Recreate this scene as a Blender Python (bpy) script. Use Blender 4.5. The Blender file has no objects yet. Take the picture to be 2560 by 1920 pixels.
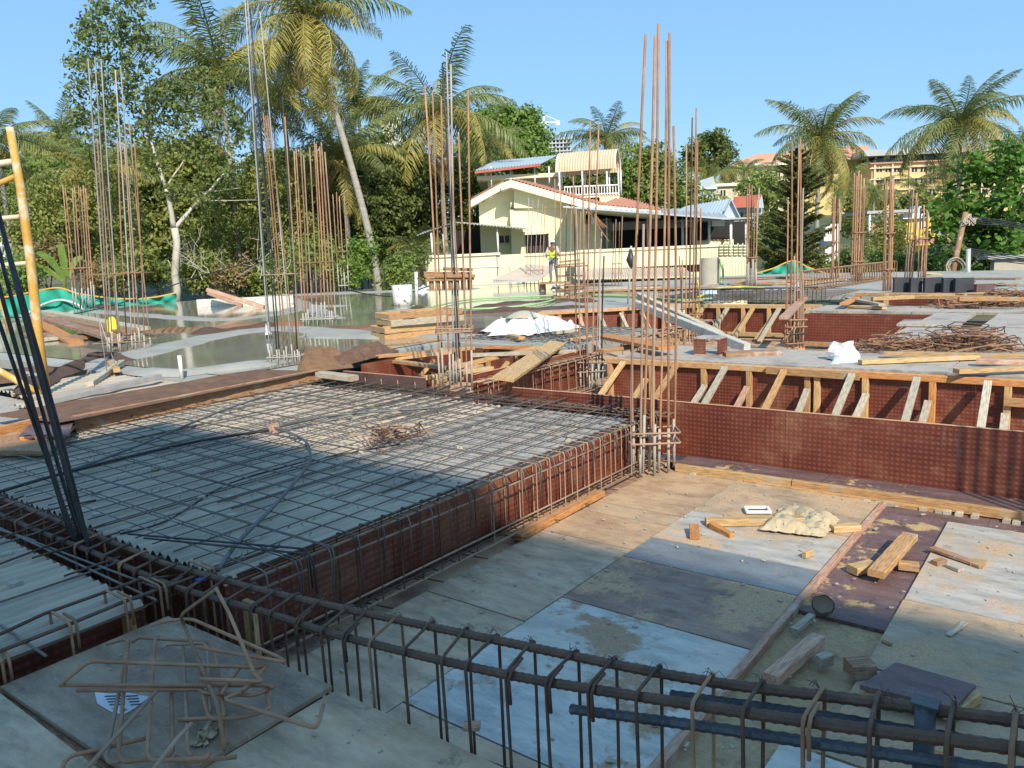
import bpy, math, random
import numpy as np
from mathutils import Vector, Matrix
random.seed(7); RS = np.random.RandomState(7)
S = bpy.context.scene
COL = S.collection
PI = math.pi; R = math.radians

# ---------------------------------------------------------------- camera
H = 2.1; F = 1945.0
def _cd(x, y): return Vector((x-1280, 960-y, -F)).normalized()
Yc = _cd(2796, 568); Xc = -_cd(-1270, 747); Xc = (Xc - Yc*Xc.dot(Yc)).normalized(); Zc = Xc.cross(Yc)
ROT = Matrix((Xc, Yc, Zc))                      # camera vector -> world vector
cam = bpy.data.cameras.new('camera'); cam.sensor_width = 36; cam.lens = F/2560*36
cam.clip_start = .05; cam.clip_end = 3000
co = bpy.data.objects.new('camera', cam); COL.objects.link(co)
co.matrix_world = Matrix.Translation((0, 0, H)) @ ROT.to_4x4()
S.camera = co
S.render.resolution_x = 1024; S.render.resolution_y = 768
# ---------------------------------------------------------------- world, sun, exposure
AZ, EL = R(142), R(38)                          # where the light travels to / sun height
w = bpy.data.worlds.new('World'); S.world = w; w.use_nodes = True
nt = w.node_tree; bg = nt.nodes['Background']
sky = nt.nodes.new('ShaderNodeTexSky'); sky.sky_type = 'NISHITA'; sky.sun_disc = False
sky.sun_elevation = EL; sky.sun_rotation = R(128); sky.altitude = 0; sky.air_density = 1.0; sky.dust_density = .25; sky.ozone_density = 1.3
hs_ = nt.nodes.new('ShaderNodeHueSaturation'); hs_.inputs['Saturation'].default_value = 1.0; nt.links.new(sky.outputs[0], hs_.inputs['Color']); mx_ = nt.nodes.new('ShaderNodeMix'); mx_.data_type = 'RGBA'; mx_.inputs[0].default_value = .84; mx_.inputs[7].default_value = (.66, 1.50, 2.50, 1); nt.links.new(hs_.outputs[0], mx_.inputs[6]); nt.links.new(mx_.outputs[2], bg.inputs[0]); bg.inputs[1].default_value = .15
sl = bpy.data.lights.new('sun', 'SUN'); sl.energy = 2.75; sl.angle = R(.55); sl.color = (1, .92, .78)
so = bpy.data.objects.new('sun', sl); COL.objects.link(so)
so.rotation_euler = Vector((math.cos(AZ)*math.cos(EL), math.sin(AZ)*math.cos(EL), -math.sin(EL))).to_track_quat('-Z', 'Y').to_euler()
S.view_settings.view_transform = 'Standard'; S.view_settings.look = 'None'; S.view_settings.exposure = 1.14; S.view_settings.gamma = 1

# ---------------------------------------------------------------- pixel helpers (2560 x 1920 photograph)
CAMP = Vector((0, 0, H))
def ray(px, py): return ROT @ Vector((px-1280, 960-py, -F))
FW = Vector((-Zc.x*0, 0, 0)); _f = ROT @ Vector((0, 0, -1)); FW = Vector((_f.x, _f.y, 0)).normalized(); RT = Vector((FW.y, -FW.x, 0))
def gz(px, py, z): r = ray(px, py); return CAMP + r*((z-H)/r.z)
def gy(px, py, y): r = ray(px, py); return CAMP + r*(y/r.y)
def gx(px, py, x): r = ray(px, py); return CAMP + r*(x/r.x)
def gd(px, py, d): r = ray(px, py); return CAMP + r*(d/(r.x*FW.x+r.y*FW.y))
def L(u, d, z): return RT*u + FW*d + Vector((0, 0, z))
def depth(p): return p.x*FW.x + p.y*FW.y

# ---------------------------------------------------------------- object helpers
WM = {}
def reg(o, parent=None, M=None):
    M = M or Matrix.Identity(4)
    COL.objects.link(o); WM[o.name] = M
    if parent is not None:
        o.parent = parent; o.matrix_basis = WM[parent.name].inverted() @ M
    else: o.matrix_basis = M
    return o
def tag(o, label=None, cat=None, group=None, kind=None):
    if label: o['label'] = label
    if cat: o['category'] = cat
    if group: o['group'] = group
    if kind: o['kind'] = kind
    return o
def thing(name, label, cat, loc=(0, 0, 0), group=None, kind=None):
    o = bpy.data.objects.new(name, None); o.empty_display_size = .1
    reg(o, None, Matrix.Translation(Vector(loc)))
    return tag(o, label, cat, group, kind)
class MB:
    def __init__(s): s.v = []; s.f = []
    def add(s, vs, fs):
        n = len(s.v); s.v += [tuple(q) for q in vs]; s.f += [tuple(i+n for i in q) for q in fs]; return s
    def box(s, c, sx, sy, sz, M=None):
        c = Vector(c); vs = [Vector((x*sx/2, y*sy/2, z*sz/2)) for x in (-1, 1) for y in (-1, 1) for z in (-1, 1)]
        if M: vs = [M @ q for q in vs]
        return s.add([c+q for q in vs], [(0, 1, 3, 2), (4, 6, 7, 5), (0, 4, 5, 1), (2, 3, 7, 6), (0, 2, 6, 4), (1, 5, 7, 3)])
    def quad(s, a, b, c, d): return s.add([a, b, c, d], [(0, 1, 2, 3)])
    def slab(s, pts, t):                         # polygon pts (any plane) given thickness along -normal
        pts = [Vector(p) for p in pts]; n = (pts[1]-pts[0]).cross(pts[2]-pts[0]).normalized()
        m = len(pts); lo = [p-n*t for p in pts]
        return s.add(pts+lo, [tuple(range(m)), tuple(range(2*m-1, m-1, -1))]+[(i, i+m, (i+1) % m+m, (i+1) % m) for i in range(m)])
    def tube(s, pts, r, n=6, close=False, cap=True):
        pts = [Vector(p) for p in pts]; m = len(pts); rr = r if isinstance(r, (list, tuple)) else [r]*m
        base = len(s.v); ref = None
        for i, p in enumerate(pts):
            if close: t = (pts[(i+1) % m]-pts[i-1])
            else: t = pts[min(i+1, m-1)]-pts[max(i-1, 0)]
            t.normalize()
            if ref is None:
                ref = Vector((0, 0, 1)) if abs(t.z) < .9 else Vector((1, 0, 0))
            a = (ref - t*ref.dot(t)).normalized(); ref = a; b = t.cross(a)
            for k in range(n):
                q = 2*PI*k/n; s.v.append(tuple(p + (a*math.cos(q)+b*math.sin(q))*rr[i]))
        for i in range(m if close else m-1):
            j = (i+1) % m
            for k in range(n):
                l = (k+1) % n; s.f.append((base+i*n+k, base+i*n+l, base+j*n+l, base+j*n+k))
        if cap and not close:
            s.f.append(tuple(base+k for k in range(n))[::-1]); s.f.append(tuple(base+(m-1)*n+k for k in range(n)))
        return s
    def mesh(s, name, mat, smooth=False):
        me = bpy.data.meshes.new(name); me.from_pydata(s.v, [], s.f); me.materials.append(mat)
        if smooth: me.polygons.foreach_set('use_smooth', [True]*len(me.polygons))
        me.update(); return me
    def build(s, name, mat, parent=None, M=None, smooth=False):
        # mesh data is given in world coordinates unless M says otherwise; origin moved to first vertex
        if M is None:
            o0 = Vector(s.v[0]); s.v = [tuple(Vector(q)-o0) for q in s.v]; M = Matrix.Translation(o0)
        return reg(bpy.data.objects.new(name, s.mesh(name, mat, smooth)), parent, M)
def frame(p0, p1, up=Vector((0, 0, 1)), roll=0):
    p0 = Vector(p0); p1 = Vector(p1); x = (p1-p0).normalized()
    if abs(x.dot(up)) > .97: up = Vector((0, 1, 0))
    y = up.cross(x).normalized(); z = x.cross(y)
    M = Matrix((x, y, z)).transposed().to_4x4(); M = M @ Matrix.Rotation(roll, 4, 'X'); M.translation = (p0+p1)/2; return M
def bevbox(l, b, h, e=.004):
    # box with chamfered long edges, length on X
    vs = []; fs = []
    prof = [(-b/2+e, -h/2), (b/2-e, -h/2), (b/2, -h/2+e), (b/2, h/2-e), (b/2-e, h/2), (-b/2+e, h/2), (-b/2, h/2-e), (-b/2, -h/2+e)]
    for x in (-l/2, l/2): vs += [(x, y, z) for y, z in prof]
    fs = [tuple(range(7, -1, -1)), tuple(range(8, 16))]+[(k, (k+1) % 8, (k+1) % 8+8, k+8) for k in range(8)]
    return vs, fs
def lumber(name, p0, p1, b, h, mat, parent=None, roll=0, up=Vector((0, 0, 1))):
    p0 = Vector(p0); p1 = Vector(p1); m = MB(); m.add(*bevbox((p1-p0).length, b, h, min(b, h)*.08))
    return m.build(name, mat, parent, frame(p0, p1, up, roll))
def rod(name, p0, p1, r, mat, parent=None, bow=0, n=6):
    p0 = Vector(p0); p1 = Vector(p1); k = 6 if bow else 1
    side = (p1-p0).cross(Vector((FW.x, FW.y, 0))).normalized()
    pts = [p0.lerp(p1, i/k) + side*bow*math.sin(PI*i/k) for i in range(k+1)]
    return MB().tube(pts, r, n).build(name, mat, parent, smooth=True)
def loop_pts(a, b, c, d, rad=.03, seg=3):
    # rounded closed quadrilateral
    P = [Vector(q) for q in (a, b, c, d)]; out = []
    for i in range(4):
        p = P[i]; q0 = P[i-1]; q1 = P[(i+1) % 4]
        e0 = p + (q0-p).normalized()*rad; e1 = p + (q1-p).normalized()*rad
        for k in range(seg+1):
            t = k/seg; out.append(e0*(1-t)**2 + p*2*t*(1-t) + e1*t*t)
    return out
def smooth_path(pts, n=6):
    P = [Vector(p) for p in pts]; out = []
    for i in range(len(P)-1):
        a = P[max(i-1, 0)]; b = P[i]; c = P[i+1]; d = P[min(i+2, len(P)-1)]
        for k in range(n):
            t = k/n; out.append(.5*((2*b)+(c-a)*t+(2*a-5*b+4*c-d)*t*t+(3*b-a-3*c+d)*t**3))
    out.append(P[-1]); return out

# ---------------------------------------------------------------- materials
def nodes(name):
    m = bpy.data.materials.new(name); m.use_nodes = True; t = m.node_tree
    return m, t, t.nodes['Principled BSDF']
def N(t, k, **kw):
    n = t.nodes.new('ShaderNode'+k)
    for a, b in kw.items():
        if a.startswith('_'): setattr(n, a[1:], b)
        else: n.inputs[a.replace('__', ' ')].default_value = b
    return n
def ln(t, a, b): t.links.new(a, b)
def ramp(t, fac, stops):
    r = t.nodes.new('ShaderNodeValToRGB'); e = r.color_ramp.elements
    while len(e) < len(stops): e.new(.5)
    for q, (p, c) in zip(e, stops): q.position = p; q.color = (*c, 1)
    ln(t, fac, r.inputs[0]); return r.outputs[0]
def mixc(t, fac, a, b, mode='MIX'):
    m = t.nodes.new('ShaderNodeMix'); m.data_type = 'RGBA'; m.blend_type = mode
    for s, v in ((m.inputs[0], fac), (m.inputs[6], a), (m.inputs[7], b)):
        if hasattr(v, 'is_linked') or hasattr(v, 'links'): ln(t, v, s)
        else: s.default_value = v if not isinstance(v, tuple) else (*v, 1)
    return m.outputs[2]
def math_(t, op, a, b=None):
    m = t.nodes.new('ShaderNodeMath'); m.operation = op
    for i, v in enumerate((a, b)):
        if v is None: continue
        if hasattr(v, 'links'): ln(t, v, m.inputs[i])
        else: m.inputs[i].default_value = v
    return m.outputs[0]
def noise(t, vec, scale, detail=4, rough=.6):
    n = N(t, 'TexNoise', Scale=scale, Detail=detail, Roughness=rough); ln(t, vec, n.inputs['Vector']); return n.outputs['Fac']
def coords(t, kind='pos', scale=None):
    if kind == 'pos': o = t.nodes.new('ShaderNodeNewGeometry').outputs['Position']
    else: o = t.nodes.new('ShaderNodeTexCoord').outputs['Object']
    if scale:
        m = N(t, 'Mapping'); m.inputs['Scale'].default_value = scale; ln(t, o, m.inputs['Vector']); o = m.outputs[0]
    return o
def bump(t, b, h, strength=.3, dist=.01):
    n = N(t, 'Bump', Strength=strength, Distance=dist); ln(t, h, n.inputs['Height']); ln(t, n.outputs[0], b.inputs['Normal'])
def mat(name, c1, c2=None, scale=3, rough=.7, metal=0, bumps=.2, kind='pos', stretch=None, rnd=0, spot=None, spots=(.6, .7), spotscale=2, bdist=.01, fine=None):
    m, t, b = nodes(name); c2 = c2 or c1
    v = coords(t, kind, stretch); f = noise(t, v, scale, 6)
    col = ramp(t, f, [(.3, c1), (.7, c2)])
    if fine: col = mixc(t, ramp(t, noise(t, v, fine[0], 3), [(.45, (0, 0, 0)), (.65, (1, 1, 1))]), col, fine[1])
    if spot:
        col = mixc(t, ramp(t, noise(t, coords(t, kind), spotscale, 8, .65), [(spots[0], (0, 0, 0)), (spots[1], (1, 1, 1))]), col, spot)
    if rnd:
        oi = t.nodes.new('ShaderNodeObjectInfo').outputs['Random']
        h = N(t, 'HueSaturation'); ln(t, col, h.inputs['Color'])
        mr = N(t, 'MapRange'); ln(t, oi, mr.inputs[0]); mr.inputs[3].default_value = 1-rnd; mr.inputs[4].default_value = 1+rnd
        ln(t, mr.outputs[0], h.inputs['Value']); col = h.outputs[0]
    ln(t, col, b.inputs['Base Color']); b.inputs['Roughness'].default_value = rough; b.inputs['Metallic'].default_value = metal
    if bumps: bump(t, b, noise(t, v, scale*6, 5), bumps, bdist)
    return m
def redply(name, cell=.042, dirt=(.22, .095, .05)):
    m, t, b = nodes(name); p = coords(t); sx = N(t, 'SeparateXYZ'); ln(t, p, sx.inputs[0])
    u = math_(t, 'DIVIDE', math_(t, 'ADD', sx.outputs[0], sx.outputs[1]), cell); v = math_(t, 'DIVIDE', sx.outputs[2], cell)
    fu = math_(t, 'FRACT', u); ch = math_(t, 'ABSOLUTE', math_(t, 'SUBTRACT', fu, .5))
    vv = math_(t, 'ADD', v, math_(t, 'MULTIPLY', ch, .3))
    fv = math_(t, 'FRACT', vv)
    ridge = math_(t, 'MULTIPLY', math_(t, 'PINGPONG', fv, .5), 2.0)
    edge = math_(t, 'GREATER_THAN', ch, .40)
    hu = math_(t, 'SUBTRACT', 1.0, math_(t, 'MULTIPLY', ch, 2.0)); hgt = math_(t, 'MULTIPLY', math_(t, 'POWER', ridge, 1.2), math_(t, 'POWER', hu, .7))
    n1 = noise(t, p, 1.6, 6)
    col = ramp(t, n1, [(.34, (.095, .021, .012)), (.52, (.15, .037, .020)), (.66, dirt)])
    col = mixc(t, math_(t, 'MULTIPLY', ramp(t, hgt, [(.25, (0, 0, 0)), (.7, (1, 1, 1))]), .5), col, (.30, .085, .045))
    cv = N(t, 'CombineXYZ'); ln(t, math_(t, 'FLOOR', u), cv.inputs[0]); ln(t, math_(t, 'FLOOR', vv), cv.inputs[1])
    wn = t.nodes.new('ShaderNodeTexWhiteNoise'); ln(t, cv.outputs[0], wn.inputs['Vector'])
    col = mixc(t, math_(t, 'MULTIPLY', wn.outputs['Value'], .35), col, (.09, .02, .012))
    rn = N(t, 'Mapping'); rn.inputs['Scale'].default_value = (5, 5, .5); ln(t, p, rn.inputs[0])
    col = mixc(t, ramp(t, noise(t, rn.outputs[0], 2.2, 5, .7), [(.58, (0, 0, 0)), (.80, (.45, .45, .45))]), col, (.36, .22, .14))
    col = mixc(t, ramp(t, noise(t, p, 2.6, 10, .72), [(.56, (0, 0, 0)), (.76, (.7, .7, .7))]), col, (.31, .16, .09))
    ln(t, col, b.inputs['Base Color']); b.inputs['Roughness'].default_value = .5
    bump(t, b, hgt, .6, .006); return m
def panelmat(name, c1, c2, dust, d0, d1, seed=0, rough=.55):
    # weathered shuttering board: base film, cement smears, scuffs, and sawdust lying in patches
    m, t, b = nodes(name); p = coords(t); mp = N(t, 'Mapping'); mp.inputs['Location'].default_value = (seed*3.7, seed*1.3, 0); ln(t, p, mp.inputs[0]); p = mp.outputs[0]
    st = N(t, 'Mapping'); st.inputs['Scale'].default_value = (1, 3, 1); st.inputs['Rotation'].default_value = (0, 0, .5+seed); ln(t, p, st.inputs[0])
    col = ramp(t, noise(t, st.outputs[0], 2.6, 9, .72), [(.34, tuple(q*.7 for q in c1)), (.5, tuple((a+q)/2 for a, q in zip(c1, c2))), (.64, tuple(min(q*1.15, .8) for q in c2))])
    g = ramp(t, noise(t, p, .9, 5), [(.40, (0, 0, 0)), (.62, (1, 1, 1))])
    col = mixc(t, math_(t, 'MULTIPLY', g, .4), col, tuple(q*k for q, k in zip(c2, (1.05, .85, .66))))
    sc = ramp(t, noise(t, p, 45, 4, .75), [(.62, (0, 0, 0)), (.68, (1, 1, 1))])
    col = mixc(t, math_(t, 'MULTIPLY', sc, .45), col, (.50, .46, .40))
    sc2 = ramp(t, noise(t, p, 6, 8, .75), [(.58, (0, 0, 0)), (.64, (1, 1, 1))])
    col = mixc(t, math_(t, 'MULTIPLY', sc2, .5), col, tuple(q*.42 for q in c1))
    scr = N(t, 'Mapping'); scr.inputs['Scale'].default_value = (2, 40, 1); scr.inputs['Rotation'].default_value = (0, 0, .9); ln(t, p, scr.inputs[0])
    col = mixc(t, math_(t, 'MULTIPLY', ramp(t, noise(t, scr.outputs[0], 1.5, 3), [(.66, (0, 0, 0)), (.72, (1, 1, 1))]), .35), col, (.5, .48, .44))
    dn = noise(t, p, 1.9, 12, .70)
    df = ramp(t, dn, [(d0, (0, 0, 0)), (d1, (1, 1, 1))])
    dcol = ramp(t, noise(t, p, 110, 2), [(.3, tuple(q*.6 for q in dust)), (.7, dust)])
    col = mixc(t, df, col, dcol)
    ln(t, col, b.inputs['Base Color'])
    ln(t, ramp(t, df, [(0, (rough,)*3), (1, (.95,)*3)]), b.inputs['Roughness'])
    bump(t, b, math_(t, 'ADD', math_(t, 'MULTIPLY', df, .5), math_(t, 'MULTIPLY', noise(t, p, 70, 3), .3)), .4, .012); return m
def leafmat(name, c1, c2, rough=.5, trans=.4):
    m, t, b = nodes(name); p = coords(t)
    col = ramp(t, noise(t, p, 1.1, 4), [(.3, c1), (.7, c2)])
    n2 = noise(t, p, 9, 2)
    col = mixc(t, math_(t, 'MULTIPLY', ramp(t, n2, [(.5, (0, 0, 0)), (.75, (1, 1, 1))]), .45), col, tuple(min(q*1.6, 1) for q in c2))
    ln(t, col, b.inputs['Base Color']); b.inputs['Roughness'].default_value = rough
    b.inputs['Specular IOR Level'].default_value = .3
    tr = N(t, 'BsdfTranslucent'); ln(t, col, tr.inputs['Color'])
    mx = N(t, 'MixShader', Fac=trans); ln(t, b.outputs[0], mx.inputs[1]); ln(t, tr.outputs[0], mx.inputs[2])
    ln(t, mx.outputs[0], t.nodes['Material Output'].inputs['Surface']); return m
def woodmat(name, c1, c2, rough=.7, rnd=.18, spot=None):
    return mat(name, c1, c2, scale=5, rough=rough, kind='obj', stretch=(1.2, 14, 14), bumps=.25, rnd=rnd, spot=spot, spots=(.54, .68), spotscale=4, bdist=.004, fine=(9, tuple(q*.62 for q in c1)))
K = {}
K['timber'] = woodmat('timber_new', (.42, .22, .085), (.57, .34, .15), spot=(.40, .30, .20))
K['timber_o'] = woodmat('timber_orange', (.47, .19, .06), (.60, .29, .10))
K['timber_y'] = woodmat('timber_yellow', (.48, .29, .12), (.62, .41, .19), spot=(.42, .33, .23))
K['timber_grey'] = woodmat('timber_cement_grey', (.42, .36, .27), (.56, .49, .37), spot=(.40, .27, .14))
K['timber_old'] = woodmat('timber_old', (.26, .13, .07), (.42, .25, .14), spot=(.45, .40, .34))
K['timber_brown'] = woodmat('timber_brown', (.30, .15, .07), (.42, .24, .12), spot=(.35, .28, .20))
K['timber_pink'] = woodmat('timber_pinkish', (.45, .24, .16), (.55, .34, .22), spot=(.50, .42, .34))
K['white_wood'] = woodmat('timber_whitewash', (.55, .52, .46), (.70, .66, .58), spot=(.45, .36, .26))
K['redply'] = redply('red_shuttering_ply'); K['redply_far'] = redply('red_shuttering_ply_far', .06, (.17, .05, .03))
K['plyedge'] = mat('ply_edge', (.55, .30, .17), (.62, .38, .22), 20)
K['darkply'] = mat('dark_brown_ply', (.085, .040, .036), (.15, .085, .075), 4, .55)
K['purpleply'] = panelmat('purple_brown_ply', (.10, .060, .058), (.16, .10, .10), (.55, .36, .17), .56, .60, 2)
K['rust'] = mat('rebar_rusty', (.27, .135, .07), (.42, .235, .135), 9, .75, .15, .3, rnd=.25)
K['rust_l'] = mat('rebar_pale_rust', (.30, .185, .12), (.40, .27, .19), 9, .75, .1, .3, rnd=.2)
K['rust_dark'] = mat('rebar_brown', (.085, .050, .036), (.17, .095, .06), 14, .6, .3, .35, rnd=.15)
K['steel'] = mat('rebar_grey_steel', (.27, .255, .24), (.37, .35, .33), 9, .6, .1, .3, rnd=.2)
K['steel_d'] = mat('rebar_dark_steel', (.035, .034, .036), (.075, .07, .07), 12, .45, .5, .35, rnd=.15)
K['steel_b'] = mat('rebar_blue_steel', (.055, .06, .07), (.11, .115, .125), 12, .42, .5, .35)
K['cemrod'] = mat('rebar_cement_coated', (.36, .32, .27), (.46, .42, .37), 30, .9, 0, .6)
K['bar_mesh'] = mat('mesh_rebar', (.115, .10, .088), (.20, .175, .15), 7, .6, .25, .3, rnd=.2)
K['corr'] = mat('corrugated_deck_sheet', (.28, .235, .18), (.54, .445, .34), 1.1, .5, .1, .15, stretch=(14, .8, 1), spot=(.50, .41, .31), spots=(.50, .66), spotscale=1.1)
K['cemdeck'] = mat('cement_smeared_deck', (.33, .29, .25), (.44, .38, .31), 2, .8, 0, .3, spot=(.52, .36, .22), spots=(.60, .70), spotscale=.9, fine=(40, (.26, .24, .22)))
K['greydeck'] = mat('grey_deck_ply', (.36, .32, .275), (.50, .45, .385), 2.2, .6, 0, .15, stretch=(1, 5, 1), spot=(.26, .215, .185), spots=(.52, .62), spotscale=2.5, fine=(14, (.33, .26, .19)))
K['concrete'] = mat('fresh_concrete', (.30, .29, .255), (.38, .37, .33), 1.2, .8, 0, .5, spot=(.25, .24, .20), spots=(.55, .65), spotscale=.8, bdist=.02)
K['wetcon'] = mat('damp_concrete_bund', (.27, .26, .225), (.37, .355, .31), 2, .6, 0, .6, bdist=.03)
K['concol'] = mat('concrete_column', (.36, .33, .26), (.46, .42, .34), 2, .85, 0, .3)
K['burlap'] = mat('brown_jute_cloth', (.15, .075, .045), (.25, .14, .085), 7, .95, 0, 1, bdist=.05, spot=(.12, .06, .06), spotscale=1.5)
K['burlap_d'] = mat('dark_wet_jute', (.085, .045, .032), (.15, .085, .06), 7, .95, 0, 1, bdist=.05)
K['burlap_o'] = mat('orange_jute_cloth', (.26, .125, .055), (.36, .20, .10), 7, .95, 0, 1, bdist=.05)
K['white'] = mat('white_plastic', (.72, .72, .70), (.80, .80, .78), 4, .5, 0, .1)
K['whitesheet'] = mat('white_tarpaulin', (.74, .73, .71), (.80, .79, .77), 3, .6, 0, .5, bdist=.03)
K['sand'] = mat('grey_sand', (.36, .33, .26), (.44, .41, .33), 20, .95, 0, .4)
K['sawdust'] = mat('sawdust', (.40, .27, .15), (.55, .39, .22), 40, .98, 0, .8, spot=(.27, .18, .11), spots=(.55, .7), spotscale=9)
K['paint_y'] = mat('pale_yellow_wall', (.70, .66, .40), (.76, .72, .47), .6, .85, 0, .1, spot=(.62, .60, .40), spots=(.55, .75), spotscale=.5)
K['paint_y2'] = mat('pale_green_yellow_wall', (.62, .63, .43), (.68, .69, .49), .6, .85, 0, .1, spot=(.50, .50, .36), spots=(.6, .75), spotscale=.7)
K['paint_cream'] = mat('cream_fascia', (.74, .68, .46), (.80, .74, .52), 1, .8, 0, .1)
K['tile'] = mat('red_roof_tile', (.40, .16, .10), (.52, .26, .18), 5, .8, 0, .4)
K['redsheet'] = mat('red_roof_sheet', (.40, .085, .055), (.48, .14, .09), 1, .6, 0, .1)
K['bluesheet'] = mat('blue_roof_sheet', (.32, .40, .44), (.42, .49, .53), .8, .5, .1, .1)
K['greysheet'] = mat('grey_roof_sheet', (.36, .37, .37), (.45, .45, .44), .8, .55, .2, .2)
K['pinksheet'] = mat('faded_roof_sheet', (.50, .41, .33), (.60, .51, .42), .8, .7, 0, .2)
K['creamsheet'] = mat('cream_canopy_sheet', (.52, .41, .27), (.60, .49, .34), 1, .6, 0, .1)
K['whitepaint'] = mat('white_painted_metal', (.70, .70, .68), (.78, .78, .76), 3, .5, 0, .05)
K['dark'] = mat('shade_black', (.012, .011, .010), (.022, .02, .018), 1, .8, 0, 0)  # near-black stands in for shade inside verandah, store and shed; also facial features
K['glass'] = mat('dark_window_glass', (.02, .022, .025), (.03, .035, .04), 1, .12, 0, 0)
K['net'] = mat('green_shade_net', (.015, .30, .21), (.03, .38, .27), 2, .8, 0, .3)
K['rope'] = mat('orange_rope', (.60, .33, .06), (.66, .4, .1), 5, .8)
K['pvc'] = mat('white_pvc', (.62, .60, .54), (.68, .66, .60), 5, .5, 0, .1, spot=(.10, .095, .09), spots=(.60, .64), spotscale=9)
K['conduit'] = mat('grey_conduit', (.06, .065, .07), (.12, .125, .13), 5, .45, 0, .1)
K['blackpipe'] = mat('black_conduit', (.012, .012, .013), (.02, .02, .022), 5, .4, 0, 0)
K['yellowpole'] = mat('yellow_painted_pole', (.50, .27, .045), (.60, .36, .09), 3, .6, 0, .2, spot=(.60, .50, .36), spots=(.50, .58), spotscale=3)
K['polewhite'] = mat('pale_worn_pole', (.55, .45, .30), (.66, .57, .42), 4, .7, 0, .2)
K['bark_w'] = mat('pale_bark', (.46, .42, .33), (.58, .54, .45), 2, .9, 0, .6, spot=(.30, .27, .20), spotscale=3, bdist=.03)
K['bark_p'] = mat('palm_bark', (.30, .27, .22), (.42, .38, .32), 1, .9, 0, .8, stretch=(1, 1, 9), bdist=.05)
K['bark_d'] = mat('dark_bark', (.07, .055, .04), (.12, .10, .075), 3, .9, 0, .8, bdist=.05)
K['leaf_d'] = leafmat('leaf_dark', (0.105, 0.15, 0.042), (0.215, 0.25, 0.075))
K['leaf_m'] = leafmat('leaf_mid', (0.14, 0.215, 0.045), (0.28, 0.33, 0.085))
K['leaf_o'] = leafmat('leaf_olive', (0.165, 0.205, 0.05), (0.33, 0.34, 0.09))
K['leaf_b'] = leafmat('leaf_bright', (0.125, 0.225, 0.04), (0.26, 0.36, 0.085))
K['leaf_big'] = leafmat('leaf_glossy', (0.07, 0.16, 0.026), (0.155, 0.285, 0.05), .35)
K['leaf_dry'] = leafmat('leaf_dry', (0.22, 0.17, 0.065), (0.33, 0.26, 0.11))
K['leaf_con'] = leafmat('conifer_needles', (0.1, 0.115, 0.036), (0.18, 0.19, 0.06))
K['frond_g'] = leafmat('frond_green', (0.115, 0.155, 0.045), (0.26, 0.28, 0.085), .4, .3)
K['frond_y'] = leafmat('frond_yellow', (0.27, 0.25, 0.06), (0.45, 0.38, 0.11), .45, .3)
K['frond_dry'] = leafmat('frond_dry', (.24, .15, .065), (.36, .24, .11), .7, .2)
K['coconut'] = mat('coconut_husk', (.42, .24, .03), (.52, .36, .07), 4, .6)
K['grass'] = mat('rough_ground', (.10, .085, .045), (.16, .13, .07), .2, .95, 0, .5, spot=(.06, .08, .025), spots=(.45, .55), spotscale=.15)
K['skin'] = mat('skin', (.22, .11, .07), (.25, .13, .08), 3, .6, 0, 0)
K['vest'] = mat('hivis_vest', (.55, .72, .04), (.62, .80, .06), 3, .7, 0, .2)
K['shirt'] = mat('worker_shirt', (.50, .42, .38), (.56, .48, .44), 6, .9, 0, .3)
K['trouser'] = mat('worker_trousers', (.16, .17, .19), (.22, .23, .25), 6, .9, 0, .3)
K['helmet'] = mat('white_helmet', (.78, .78, .78), (.82, .82, .82), 1, .3, 0, 0)
K['paper'] = mat('brown_paper', (.42, .32, .19), (.52, .42, .27), 6, .9, 0, .4)
K['whitepaper'] = mat('printed_white_paper', (.62, .66, .70), (.68, .72, .76), 6, .8, 0, .3)
K['blue'] = mat('blue_plastic', (.02, .10, .42), (.03, .14, .5), 3, .5)
K['bluelight'] = mat('pale_blue_plastic', (.45, .58, .68), (.62, .70, .76), 6, .5, 0, .3)
K['yellow'] = mat('yellow_plastic', (.75, .60, .02), (.8, .66, .04), 3, .5)
K['hosegreen'] = mat('green_hose', (.26, .48, .20), (.32, .55, .25), 3, .4)
K['hoseyellow'] = mat('yellow_hose', (.72, .62, .06), (.78, .68, .08), 3, .4)
K['blackboard'] = mat('black_board', (.026, .027, .032), (.045, .047, .055), 2, .5, 0, .15)
K['bond'] = mat('brass_plate', (.40, .36, .32), (.5, .46, .4), 3, .6)
K['ochre'] = mat('ochre_wall', (.62, .44, .18), (.68, .50, .23), .3, .9, 0, 0)
K['ochre2'] = mat('yellow_wall', (.72, .50, .07), (.78, .56, .10), .3, .9, 0, 0)
K['beige'] = mat('beige_wall', (.60, .47, .32), (.66, .53, .38), .3, .9, 0, 0)
K['greywall'] = mat('grey_blue_wall', (.38, .43, .48), (.45, .50, .55), .3, .9, 0, 0)
K['towerc'] = mat('bare_concrete_frame', (.42, .45, .47), (.50, .53, .55), .1, .9, 0, 0)
K['roofpink'] = mat('pink_roof', (.52, .27, .19), (.58, .32, .24), .3, .8, 0, 0)
K['coir'] = mat('coconut_shell', (.15, .10, .065), (.22, .15, .10), 20, .9, 0, .6)
K['shellin'] = mat('coconut_shell_inside', (.30, .22, .15), (.38, .28, .19), 12, .8, 0, .3)
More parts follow.
